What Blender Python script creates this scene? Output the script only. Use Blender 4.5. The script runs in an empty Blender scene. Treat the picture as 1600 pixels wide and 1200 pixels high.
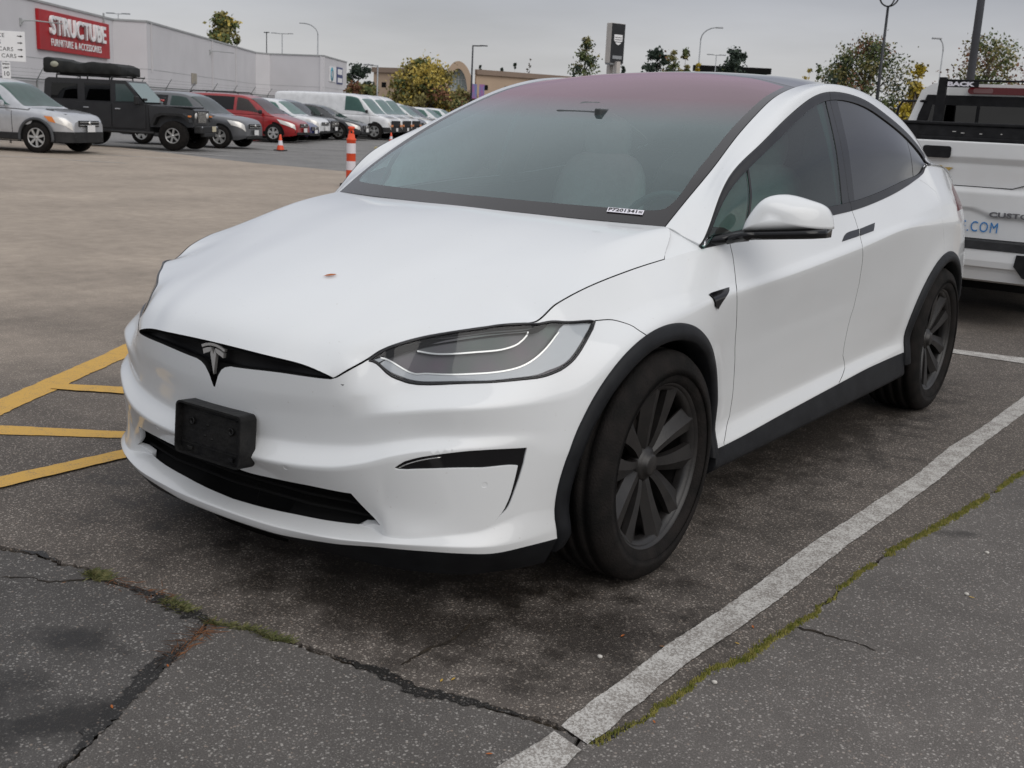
import bpy, bmesh, math, random
import numpy as np
from mathutils import Vector, Matrix
from mathutils.geometry import delaunay_2d_cdt
random.seed(7); rng = np.random.default_rng(7)
C = bpy.context.scene.collection
sc = bpy.context.scene
# ------------------------------------------------ camera
cam = bpy.data.objects.new('camera', bpy.data.cameras.new('camera')); C.objects.link(cam); sc.camera = cam
CAM = (2.511, -2.974, 1.406); YAW, PIT, ROL = math.radians(35.484), math.radians(13.519), math.radians(2.750)
def cam_matrix():
    cy, sy, cp, sp = math.cos(YAW), math.sin(YAW), math.cos(PIT), math.sin(PIT)
    f = Vector((-sy*cp, cy*cp, -sp)); r = Vector((cy, sy, 0)); u = r.cross(f)
    r2 = math.cos(ROL)*r+math.sin(ROL)*u; u2 = -math.sin(ROL)*r+math.cos(ROL)*u
    m = Matrix((r2, u2, -f)).transposed().to_4x4(); m.translation = CAM
    return m
cam.matrix_world = cam_matrix()
cam.data.sensor_width = 36; cam.data.lens = 36*1741.8/1600
cam.data.clip_start = .05; cam.data.clip_end = 3000
cam.data.dof.use_dof = True; cam.data.dof.focus_distance = 4.3; cam.data.dof.aperture_fstop = 9.0
# ------------------------------------------------ overcast sky + soft sun
SUN_EL, SUN_AZ = math.radians(35), math.radians(105)
w = bpy.data.worlds.new('World'); sc.world = w; w.use_nodes = True
nt = w.node_tree; nt.nodes.clear(); N = nt.nodes.new; L = nt.links.new
out = N('ShaderNodeOutputWorld'); bg1 = N('ShaderNodeBackground'); bg2 = N('ShaderNodeBackground'); add = N('ShaderNodeAddShader')
sky = N('ShaderNodeTexSky'); sky.sky_type = 'NISHITA'; sky.sun_disc = False; sky.sun_elevation = SUN_EL; sky.sun_rotation = SUN_AZ
sky.dust_density = 3; sky.air_density = 1
L(sky.outputs[0], bg1.inputs[0]); bg1.inputs[1].default_value = .012
tc = N('ShaderNodeTexCoord'); sep = N('ShaderNodeSeparateXYZ'); L(tc.outputs['Generated'], sep.inputs[0])
# cloud deck seen in perspective: direction / z
mz = N('ShaderNodeMath'); mz.operation = 'MAXIMUM'; L(sep.outputs[2], mz.inputs[0]); mz.inputs[1].default_value = .0
ad = N('ShaderNodeMath'); ad.operation = 'ADD'; L(mz.outputs[0], ad.inputs[0]); ad.inputs[1].default_value = .12
dx = N('ShaderNodeMath'); dx.operation = 'DIVIDE'; L(sep.outputs[0], dx.inputs[0]); L(ad.outputs[0], dx.inputs[1])
dy = N('ShaderNodeMath'); dy.operation = 'DIVIDE'; L(sep.outputs[1], dy.inputs[0]); L(ad.outputs[0], dy.inputs[1])
cmb = N('ShaderNodeCombineXYZ'); L(dx.outputs[0], cmb.inputs[0]); L(dy.outputs[0], cmb.inputs[1])
noi = N('ShaderNodeTexNoise'); noi.inputs['Scale'].default_value = .55; noi.inputs['Detail'].default_value = 5; noi.inputs['Roughness'].default_value = .5
L(cmb.outputs[0], noi.inputs['Vector'])
ramp = N('ShaderNodeValToRGB'); e = ramp.color_ramp.elements
e[0].position = 0; e[0].color = (.57, .57, .57, 1)
e[1].position = 1; e[1].color = (.86, .87, .90, 1)
for p, col in ((.05, (.50, .50, .51, 1)), (.12, (.37, .38, .42, 1)), (.20, (.325, .335, .39, 1)), (.42, (.52, .53, .57, 1)), (.65, (.74, .75, .78, 1))):
    q = e.new(p); q.color = col
L(mz.outputs[0], ramp.inputs[0])
cr = N('ShaderNodeMapRange'); L(noi.outputs[0], cr.inputs[0]); cr.inputs[1].default_value = .3; cr.inputs[2].default_value = .7; cr.inputs[3].default_value = .85; cr.inputs[4].default_value = 1.13
mul = N('ShaderNodeVectorMath'); mul.operation = 'SCALE'; L(ramp.outputs[0], mul.inputs[0]); L(cr.outputs[0], mul.inputs['Scale'])
L(mul.outputs[0], bg2.inputs[0]); bg2.inputs[1].default_value = 1.0
L(bg1.outputs[0], add.inputs[0]); L(bg2.outputs[0], add.inputs[1]); L(add.outputs[0], out.inputs[0])
sun = bpy.data.objects.new('sun', bpy.data.lights.new('sun', 'SUN')); C.objects.link(sun)
sun.data.energy = 1.2; sun.data.angle = math.radians(60); sun.data.color = (1, .97, .93)
_s = Vector((math.sin(SUN_AZ)*math.cos(SUN_EL), math.cos(SUN_AZ)*math.cos(SUN_EL), math.sin(SUN_EL)))
sun.rotation_euler = _s.to_track_quat('Z', 'Y').to_euler()
sc.view_settings.view_transform = 'Standard'; sc.view_settings.look = 'None'; sc.view_settings.exposure = 0; sc.view_settings.gamma = 1
try: sc.view_settings.use_curve_mapping = False
except Exception: pass
sc.render.engine = 'CYCLES'
sc.cycles.max_bounces = 8; sc.cycles.transparent_max_bounces = 12; sc.cycles.caustics_reflective = False; sc.cycles.caustics_refractive = False
# ------------------------------------------------ naming helpers
def tag(o, label, cat=None, group=None, kind=None):
    if label: o['label'] = label
    if cat: o['category'] = cat
    if group: o['group'] = group
    if kind: o['kind'] = kind
    return o
def thing(name, label, cat, loc=(0, 0, 0), rz=0, group=None, s=1):
    o = bpy.data.objects.new(name, None); C.objects.link(o); o.empty_display_size = .2
    o.location = loc; o.rotation_euler = (0, 0, rz); o.scale = (s, s, s)
    return tag(o, label, cat, group)
def link(name, me, mat=None, parent=None):
    o = bpy.data.objects.new(name, me); C.objects.link(o)
    if mat is not None:
        for m in (mat if isinstance(mat, (list, tuple)) else [mat]): me.materials.append(m)
    if parent: o.parent = parent
    return o
def copy_tree(o, parent=None):
    c = o.copy(); C.objects.link(c); c.parent = parent
    for ch in list(o.children): copy_tree(ch, c)
    return c
# ------------------------------------------------ mesh helpers
class MB:
    """collects simple shapes and links them as one mesh"""
    def __init__(s): s.v = []; s.f = []; s.sm = []; s.mi = []
    def add(s, v, f, smooth=False, mi=0):
        n = len(s.v); s.v += [tuple(p) for p in v]; s.f += [tuple(i+n for i in q) for q in f]; s.sm += [smooth]*len(f); s.mi += [mi]*len(f); return s
    def box(s, c, d, rot=None, mi=0, bev=0):
        x, y, z = [k/2 for k in d]; c = Vector(c)
        if bev and min(d) > bev*2.2:
            bm = bmesh.new(); bmesh.ops.create_cube(bm, size=1)
            for v in bm.verts: v.co = Vector((v.co.x*d[0], v.co.y*d[1], v.co.z*d[2]))
            bmesh.ops.bevel(bm, geom=bm.edges[:], offset=bev, segments=2, affect='EDGES', profile=.5)
            pv = [v.co.copy() for v in bm.verts]; idx = {v: i for i, v in enumerate(bm.verts)}; pf = [[idx[v] for v in f.verts] for f in bm.faces]; bm.free()
        else:
            pv = [Vector((i*x, j*y, k*z)) for i in (-1, 1) for j in (-1, 1) for k in (-1, 1)]
            pf = [(0, 1, 3, 2), (4, 6, 7, 5), (0, 4, 5, 1), (2, 3, 7, 6), (0, 2, 6, 4), (1, 5, 7, 3)]
        if rot is not None: pv = [rot @ p for p in pv]
        return s.add([c+p for p in pv], pf, False, mi)
    def tube(s, pts, r, n=8, cap=True, mi=0, smooth=True):
        pts = [Vector(p) for p in pts]; rs = r if isinstance(r, (list, tuple)) else [r]*len(pts); V = []; F = []
        up = None
        for i, p in enumerate(pts):
            t = (pts[min(i+1, len(pts)-1)]-pts[max(i-1, 0)]).normalized()
            if up is None: up = t.orthogonal().normalized()
            up = (up-t*up.dot(t)).normalized(); b = t.cross(up)
            for k in range(n):
                a = 2*math.pi*k/n; V.append(p+(up*math.cos(a)+b*math.sin(a))*rs[i])
        for i in range(len(pts)-1):
            for k in range(n): F.append((i*n+k, i*n+(k+1) % n, (i+1)*n+(k+1) % n, (i+1)*n+k))
        if cap: F.append(tuple(reversed(range(n)))); F.append(tuple(range((len(pts)-1)*n, len(pts)*n)))
        return s.add(V, F, smooth, mi)
    def lathe(s, prof, axis='z', c=(0, 0, 0), n=32, mi=0, smooth=True):
        """prof: (radius, height) pairs"""
        V = []; F = []; m = len(prof)
        for k in range(n):
            a = 2*math.pi*k/n; ca, sa = math.cos(a), math.sin(a)
            for r, h in prof:
                p = (r*ca, r*sa, h) if axis == 'z' else ((h, r*ca, r*sa) if axis == 'x' else (r*sa, h, r*ca))
                V.append(Vector(p)+Vector(c))
        for k in range(n):
            for j in range(m-1): F.append((k*m+j, ((k+1) % n)*m+j, ((k+1) % n)*m+j+1, k*m+j+1))
        return s.add(V, F, smooth, mi)
    def prism(s, poly, h0, h1, axis='z', mi=0):
        """poly in the plane across axis"""
        def P(a, b, h): return {'z': (a, b, h), 'y': (a, h, b), 'x': (h, a, b)}[axis]
        n = len(poly); V = [P(a, b, h0) for a, b in poly]+[P(a, b, h1) for a, b in poly]
        F = [tuple(range(n-1, -1, -1)), tuple(range(n, 2*n))]+[(i, (i+1) % n, n+(i+1) % n, n+i) for i in range(n)]
        return s.add(V, F, False, mi)
    def mesh(s, name):
        me = bpy.data.meshes.new(name); me.from_pydata(s.v, [], s.f); me.update()
        me.polygons.foreach_set('use_smooth', s.sm); me.polygons.foreach_set('material_index', s.mi)
        bm = bmesh.new(); bm.from_mesh(me); bmesh.ops.recalc_face_normals(bm, faces=bm.faces[:]); bm.to_mesh(me); bm.free()
        return me
    def build(s, name, mat, parent=None): return link(name, s.mesh(name), mat, parent)
def text_obj(txt, size, name, mat, parent, M4, extrude=.004, offset=0, spacing=1, align='CENTER', sx=1, shear=0):
    cu = bpy.data.curves.new(name, 'FONT'); cu.body = txt; cu.size = size; cu.extrude = extrude; cu.offset = offset
    cu.space_character = spacing; cu.align_x = align; cu.align_y = 'CENTER'; cu.shear = shear; cu.resolution_u = 3
    t = bpy.data.objects.new(name, cu); C.objects.link(t); dg = bpy.context.evaluated_depsgraph_get(); dg.update()
    me = bpy.data.meshes.new_from_object(t.evaluated_get(dg)); bpy.data.objects.remove(t); bpy.data.curves.remove(cu)
    me.name = name; me.transform(Matrix.Diagonal((sx, 1, 1, 1)))
    o = link(name, me, None, parent); me.materials.clear(); me.materials.append(mat); o.matrix_local = M4
    return o
# ------------------------------------------------ materials
def principled(name, col, rough=.5, metal=0, spec=.5, coat=0, coat_r=.05, emis=None, alpha=1):
    m = bpy.data.materials.new(name); m.use_nodes = True; b = m.node_tree.nodes['Principled BSDF']
    b.inputs['Base Color'].default_value = (*col, 1); b.inputs['Roughness'].default_value = rough; b.inputs['Metallic'].default_value = metal
    b.inputs['Specular IOR Level'].default_value = spec; b.inputs['Coat Weight'].default_value = coat; b.inputs['Coat Roughness'].default_value = coat_r
    return m
def nodes(m): return m.node_tree.nodes, m.node_tree.links, m.node_tree.nodes['Principled BSDF']
def mottled(name, col, col2, scale, rough=.6, spec=.4, bump=0, metal=0, coat=0, detail=4, lo=.35, hi=.65, bscale=None):
    """object-space noise between two colours, plus fine relief"""
    m = principled(name, col, rough, metal, spec, coat); n, l, b = nodes(m)
    tc = n.new('ShaderNodeTexCoord'); t = n.new('ShaderNodeTexNoise'); t.inputs['Scale'].default_value = scale; t.inputs['Detail'].default_value = detail
    l.new(tc.outputs['Object'], t.inputs['Vector'])
    r = n.new('ShaderNodeMapRange'); l.new(t.outputs[0], r.inputs[0]); r.inputs[1].default_value = lo; r.inputs[2].default_value = hi
    mx = n.new('ShaderNodeMix'); mx.data_type = 'RGBA'; l.new(r.outputs[0], mx.inputs[0]); mx.inputs[6].default_value = (*col, 1); mx.inputs[7].default_value = (*col2, 1)
    l.new(mx.outputs[2], b.inputs['Base Color'])
    if bump:
        t2 = n.new('ShaderNodeTexNoise'); t2.inputs['Scale'].default_value = bscale or scale*6; l.new(tc.outputs['Object'], t2.inputs['Vector'])
        bp = n.new('ShaderNodeBump'); bp.inputs['Strength'].default_value = bump; bp.inputs['Distance'].default_value = .01; l.new(t2.outputs[0], bp.inputs['Height']); l.new(bp.outputs[0], b.inputs['Normal'])
    return m
def glass_mat(name, tint, refl=(1, 1, 1), rough=0.0, body=0.0, bodycol=(.02, .02, .02), boost=1.0):
    """thin sheet of tinted glass: tinted pass-through, Fresnel mirror, optional diffuse haze"""
    m = bpy.data.materials.new(name); m.use_nodes = True; n, l = m.node_tree.nodes, m.node_tree.links; n.clear()
    o = n.new('ShaderNodeOutputMaterial'); tr = n.new('ShaderNodeBsdfTransparent'); tr.inputs[0].default_value = (*tint, 1)
    gl = n.new('ShaderNodeBsdfGlossy'); gl.inputs['Color'].default_value = (*refl, 1); gl.inputs['Roughness'].default_value = rough
    df = n.new('ShaderNodeBsdfDiffuse'); df.inputs[0].default_value = (*bodycol, 1)
    m1 = n.new('ShaderNodeMixShader'); m1.inputs[0].default_value = body; l.new(tr.outputs[0], m1.inputs[1]); l.new(df.outputs[0], m1.inputs[2])
    fr = n.new('ShaderNodeFresnel'); fr.inputs[0].default_value = 1.5
    mu = n.new('ShaderNodeMath'); mu.operation = 'MULTIPLY'; mu.use_clamp = True; l.new(fr.outputs[0], mu.inputs[0]); mu.inputs[1].default_value = boost
    m2 = n.new('ShaderNodeMixShader'); l.new(mu.outputs[0], m2.inputs[0]); l.new(m1.outputs[0], m2.inputs[1]); l.new(gl.outputs[0], m2.inputs[2]); l.new(m2.outputs[0], o.inputs[0])
    return m
# ---- smooth surface tools: rows of control points, splined along and across ----
def spl(xs, ys, flat0=False):
    xs = np.asarray(xs, float); ys = np.asarray(ys, float)
    n = len(xs); h = np.diff(xs); d = np.diff(ys)/h
    m = np.zeros(n)
    if n == 2:
        m[:] = d[0]
    else:
        w1 = 2*h[1:]+h[:-1]; w2 = h[1:]+2*h[:-1]
        ok = d[:-1]*d[1:] > 0
        with np.errstate(divide='ignore', invalid='ignore'):
            hm = (w1+w2)/(w1/d[:-1]+w2/d[1:])
        m[1:-1] = np.where(ok, hm, 0)
        m[0] = 0 if flat0 else d[0]; m[-1] = d[-1]
    def f(t):
        t = np.asarray(t, float)
        k = np.clip(np.searchsorted(xs, t)-1, 0, n-2)
        hh = h[k]; s = (t-xs[k])/hh
        s = np.clip(s, 0, 1)
        return ((2*s**3-3*s**2+1)*ys[k]+(s**3-2*s**2+s)*hh*m[k]+(-2*s**3+3*s**2)*ys[k+1]+(s**3-s**2)*hh*m[k+1])
    return f
def cspl(xs, ys):   # natural cubic spline (curvature continuous)
    xs = np.asarray(xs, float); ys = np.asarray(ys, float); n = len(xs)
    h = np.diff(xs); A = np.zeros((n, n)); b = np.zeros(n); A[0, 0] = A[-1, -1] = 1
    for i in range(1, n-1):
        A[i, i-1] = h[i-1]; A[i, i] = 2*(h[i-1]+h[i]); A[i, i+1] = h[i]
        b[i] = 6*((ys[i+1]-ys[i])/h[i]-(ys[i]-ys[i-1])/h[i-1])
    M = np.linalg.solve(A, b)
    def f(t):
        t = np.clip(np.asarray(t, float), xs[0], xs[-1])
        k = np.clip(np.searchsorted(xs, t)-1, 0, n-2)
        hh = h[k]; a = (xs[k+1]-t)/hh; c = (t-xs[k])/hh
        return a*ys[k]+c*ys[k+1]+((a**3-a)*M[k]+(c**3-c)*M[k+1])*hh**2/6
    return f
# ---- plan outline of the white car, front centre -> side -> rear centre ----
OUTL = [(0,-.935),(.21,-.923),(.42,-.884),(.58,-.825),(.70,-.745),(.80,-.635),(.87,-.50),(.92,-.33),(.95,-.12),(.965,.15),(.972,.6),(.975,1.2),(.977,1.9),(.978,2.6),(.975,3.0),(.955,3.35),(.895,3.66),(.79,3.88),(.62,4.01),(.38,4.08),(0,4.10)]
_o = np.array(OUTL); _L = np.concatenate([[0], np.cumsum(np.hypot(*np.diff(_o, axis=0).T))])
UMAX = float(_L[-1])
_ox = cspl(np.concatenate([-_L[3:0:-1], _L]), np.concatenate([-_o[3:0:-1, 0], _o[:, 0]]))
_oy = cspl(np.concatenate([-_L[3:0:-1], _L]), np.concatenate([_o[3:0:-1, 1], _o[:, 1]]))
def outline(u):
    e = 1e-3
    dx = (_ox(u+e)-_ox(u-e)); dy = (_oy(u+e)-_oy(u-e)); l = np.hypot(dx, dy)+1e-12
    return _ox(u), _oy(u), dy/l, -dx/l      # point and outward normal
_uu = np.linspace(0, UMAX, 2000); _ux, _uy = _ox(_uu), _oy(_uu)
def uof(y, side=True):                      # u of the side point at station y
    k = _uu > 1.2
    return float(np.interp(y, _uy[k], _uu[k]))
WHEELS = ((0.0, .365), (2.965, .37))
class BodySide:
    """A: fascia, fender, doors, quarter.  rows from the lip up to the belt."""
    def __init__(s, rows):
        s.n = len(rows)
        s.d = [spl(*np.array(r['d']).T, True) for r in rows]
        s.z = [spl(*np.array(r['z']).T, True) for r in rows]
    def __call__(s, u, v):
        u = np.asarray(u, float); v = np.asarray(v, float)
        sh = u.shape; u = u.ravel(); v = v.ravel()
        ox, oy, nx, ny = outline(u)
        D = np.array([f(u) for f in s.d]); Z = np.array([f(u) for f in s.z])
        sh_ = s.sharp(u); d = s._v(D, v, False, sh_); z = s._v(Z, v, False, sh_)
        x = ox-nx*d; y = oy-ny*d
        # flared arches
        for (wy, wz), a in zip(WHEELS, (.016, .012)):
            r = np.hypot(y-wy, z-wz)
            b = a*np.exp(-((r-.43)/.085)**2)*(ox > .6)*np.clip((z-.30)/.2, 0, 1)
            x = x+b*nx; y = y+b*ny
        return np.stack([x, y, z], -1).reshape(sh+(3,))
    def sharp(s, u):
        """how hard each row's crease is along the car"""
        K = np.zeros((s.n, len(u))); f = lambda a, b: np.clip((u-a)/(b-a), 0, 1)
        K[2] = .7*(1-f(1.0, 1.15)); K[3] = .9*(1-f(.70, .85)); K[5] = .9*(1-f(.85, 1.05)); K[6] = .35*(1-f(.5, .8)); K[7] = .75*f(.42, .55)*(1-f(1.0, 1.2))+.6*f(2.0, 2.4)*(1-f(3.9, 4.4)); K[8] = .45*f(2.0, 2.4)*(1-f(3.9, 4.4))
        return K
    def _v(s, V, v, flat0=False, K=None):    # monotone across rows, vectorised over points
        n = s.n; d = np.diff(V, axis=0)
        m = np.zeros_like(V)
        a, b = d[:-1], d[1:]
        with np.errstate(divide='ignore', invalid='ignore'):
            hm = np.where(a*b > 0, 2*a*b/(a+b), 0)
        m[1:-1] = np.nan_to_num(hm); m[0] = 0 if flat0 else d[0]; m[-1] = d[-1]
        k = np.clip(v.astype(int), 0, n-2); t = np.clip(v-k, 0, 1); i = np.arange(len(v))
        ma, mb_ = m[k, i], m[k+1, i]
        if K is not None: dk = d[k, i]; ma = ma+(dk-ma)*K[k, i]; mb_ = mb_+(dk-mb_)*K[k+1, i]
        return ((2*t**3-3*t**2+1)*V[k, i]+(t**3-2*t**2+t)*ma+(-2*t**3+3*t**2)*V[k+1, i]+(t**3-t**2)*mb_)
class Loft:
    """rows of 3D points given over a parameter; splined along, then across"""
    def __init__(s, rows, ts, cub=True):
        s.ts = ts; s.n = len(rows)
        s.f = [r if callable(r) else (lambda fs: (lambda t: np.array([f(t) for f in fs])))([cspl(ts, np.array(r)[:, k]) for k in range(3)]) for r in rows]
        s._v = BodySide._v.__get__(s)
    def __call__(s, u, v):
        u = np.asarray(u, float); v = np.asarray(v, float); sh = u.shape; u = u.ravel(); v = v.ravel()
        R = np.array([f(u) for f in s.f])          # rows x 3 x points
        out = [s._v(R[:, k], v, k > 0) for k in range(3)]
        return np.stack(out, -1).reshape(sh+(3,))
ROWS = [{"d":[[0.0,0.06],[0.85,0.06],[1.2,0.05],[1.549,0.08],[2.0492,0.1],[4.5143,0.1],[6.3039,0.08]],"z":[[0.0,0.185],[0.65,0.15],[0.85,0.14],[1.549,0.16],[2.0492,0.19],[4.5143,0.2],[4.9503,0.24],[6.3039,0.26]]},{"d":[[0.0,0.03],[0.25,0.026],[0.45,0.006],[0.65,-0.004],[0.85,-0.018],[1.05,-0.006],[1.2,0.0],[1.549,0.03],[2.0492,0.05],[4.5143,0.05],[6.3039,0.03]],"z":[[0.1936,0.2004],[0.4262,0.2208],[0.5897,0.2362],[0.7173,0.2376],[0.7991,0.235],[0.8865,0.2302],[0.9886,0.2354],[1.1181,0.2388],[1.549,0.25],[2.0492,0.225],[4.5143,0.235],[4.9503,0.28],[6.3039,0.3]]},{"d":[[0.0,0.022],[0.25,0.018],[0.45,-0.002],[0.65,-0.011],[0.85,-0.022],[1.05,-0.008],[1.2,0.0],[1.549,0.01],[2.0492,0.012],[4.5143,0.015],[6.3039,0.01]],"z":[[0.2011,0.2263],[0.4309,0.2399],[0.5915,0.2524],[0.7305,0.2557],[0.8843,0.2527],[0.9857,0.258],[1.1055,0.2671],[1.549,0.28],[2.0492,0.262],[3.5492,0.262],[4.5143,0.275],[4.9503,0.32],[6.3039,0.35]]},{"d":[[0.0,0.085],[0.45,0.065],[0.54,0.052],[0.6,0.01],[0.7,0.0],[0.85,0.0],[1.05,0.0],[1.2,0.005],[1.549,0.02],[2.0492,0.025],[4.5143,0.03],[6.3039,0.03]],"z":[[0.0875,0.2562],[0.2995,0.2636],[0.4854,0.2712],[0.5904,0.2644],[0.7644,0.2831],[0.8436,0.2942],[0.926,0.3195],[1.0051,0.336],[2.0522,0.3209],[2.5925,0.3392],[3.1452,0.3574],[3.6242,0.3706],[4.9503,0.37],[6.3039,0.4]]},{"d":[[0.0,0.038],[0.45,0.028],[0.65,0.012],[0.85,0.0],[1.05,0.0],[1.549,0.03],[2.0492,0.052],[2.7492,0.055],[3.5492,0.052],[4.5143,0.04],[6.3039,0.02]],"z":[[0.0,0.36],[0.45,0.345],[0.65,0.34],[0.85,0.34],[1.05,0.37],[1.549,0.44],[2.0492,0.41],[2.7492,0.42],[3.5492,0.44],[4.5143,0.48],[4.9503,0.5],[6.3039,0.5]]},{"d":[[0.0,-0.015],[0.45,-0.015],[0.65,-0.008],[0.85,-0.004],[1.05,-0.002],[1.549,0.02],[2.0492,0.048],[2.7492,0.05],[3.5492,0.045],[4.5143,0.02],[6.3039,0.0]],"z":[[0.0462,0.423],[0.1468,0.4306],[0.2906,0.4344],[0.4253,0.4469],[0.5279,0.4724],[0.6128,0.5022],[0.6888,0.5193],[0.8245,0.5312],[0.9762,0.5285],[1.05,0.5],[1.549,0.55],[2.0492,0.52],[2.7492,0.54],[3.5492,0.56],[4.5143,0.6],[4.9503,0.6],[6.3039,0.6]]},{"d":[[0.0,0.02],[0.45,0.025],[0.65,0.025],[0.85,0.008],[1.05,0.0],[1.549,0.01],[2.0492,0.035],[2.7492,0.038],[3.5492,0.032],[4.5143,0.01],[6.3039,0.0]],"z":[[0.0062,0.4809],[0.269,0.4917],[0.4993,0.5142],[0.6127,0.5389],[0.756,0.5625],[0.9721,0.5732],[1.05,0.57],[1.549,0.66],[2.0492,0.66],[2.7492,0.68],[3.5492,0.7],[4.5143,0.72],[4.9503,0.7],[6.3039,0.7]]},{"d":[[0.0,0.012],[0.45,0.018],[0.65,0.012],[0.85,0.0],[1.05,0.0],[1.549,0.005],[2.0492,0.004],[2.7492,0.0],[3.5492,0.0],[4.5143,0.005],[4.9503,0.02],[5.2569,0.04],[6.3039,0.0]],"z":[[0.0169,0.5387],[0.2748,0.565],[0.4228,0.5765],[0.5585,0.6082],[0.7529,0.6372],[0.9287,0.6473],[1.0925,0.6562],[1.449,0.8],[1.649,0.83],[2.0095,0.8625],[2.529,0.8928],[3.1331,0.9352],[3.8607,0.9898],[4.9503,0.93],[6.3039,0.92]]},{"d":[[0.0,0.002],[0.45,0.01],[0.65,0.05],[0.85,0.06],[1.05,0.06],[1.15,0.065],[1.449,0.06],[1.549,0.055],[2.0492,0.028],[2.7492,0.026],[3.5492,0.024],[4.5143,0.03],[4.9503,0.045],[5.2569,0.06],[6.3039,0.02]],"z":[[0.0,0.625],[0.45,0.645],[0.65,0.67],[0.85,0.715],[1.05,0.785],[1.15,0.825],[1.449,0.872],[1.549,0.89],[2.0492,0.9],[2.7492,0.946],[3.5492,1.008],[4.5143,1.06],[4.9503,1.03],[6.3039,1.0]]},{"d":[[0.0,0.0],[0.25,0.002],[0.4,0.005],[0.435,0.008],[0.478,0.024],[0.502,0.046],[0.568,0.086],[0.698,0.119],[0.848,0.115],[1.016,0.088],[1.15,0.105],[1.549,0.125],[2.0492,0.095],[2.7492,0.075],[3.5492,0.085],[4.0492,0.11],[4.3493,0.135],[4.5992,0.145],[4.9503,0.15],[5.2569,0.12],[6.3039,0.05]],"z":[[0.034,0.6766],[0.0762,0.678],[0.2641,0.6888],[0.4214,0.692],[0.4742,0.7218],[0.5133,0.747],[0.546,0.7706],[0.5944,0.7898],[0.6914,0.8126],[0.7727,0.8266],[0.8536,0.8375],[0.9649,0.849],[1.0433,0.8515],[1.1392,0.8952],[1.2884,0.9337],[1.494,0.9636],[1.7022,0.987],[1.912,1.0098],[2.1249,1.0213],[2.9881,1.0758],[3.2358,1.0864],[3.7389,1.1323],[4.1321,1.1835],[4.359,1.2219],[4.4272,1.2589],[4.7492,1.248],[4.9503,1.222],[5.2569,1.15],[6.3039,1.12]]}]
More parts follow.
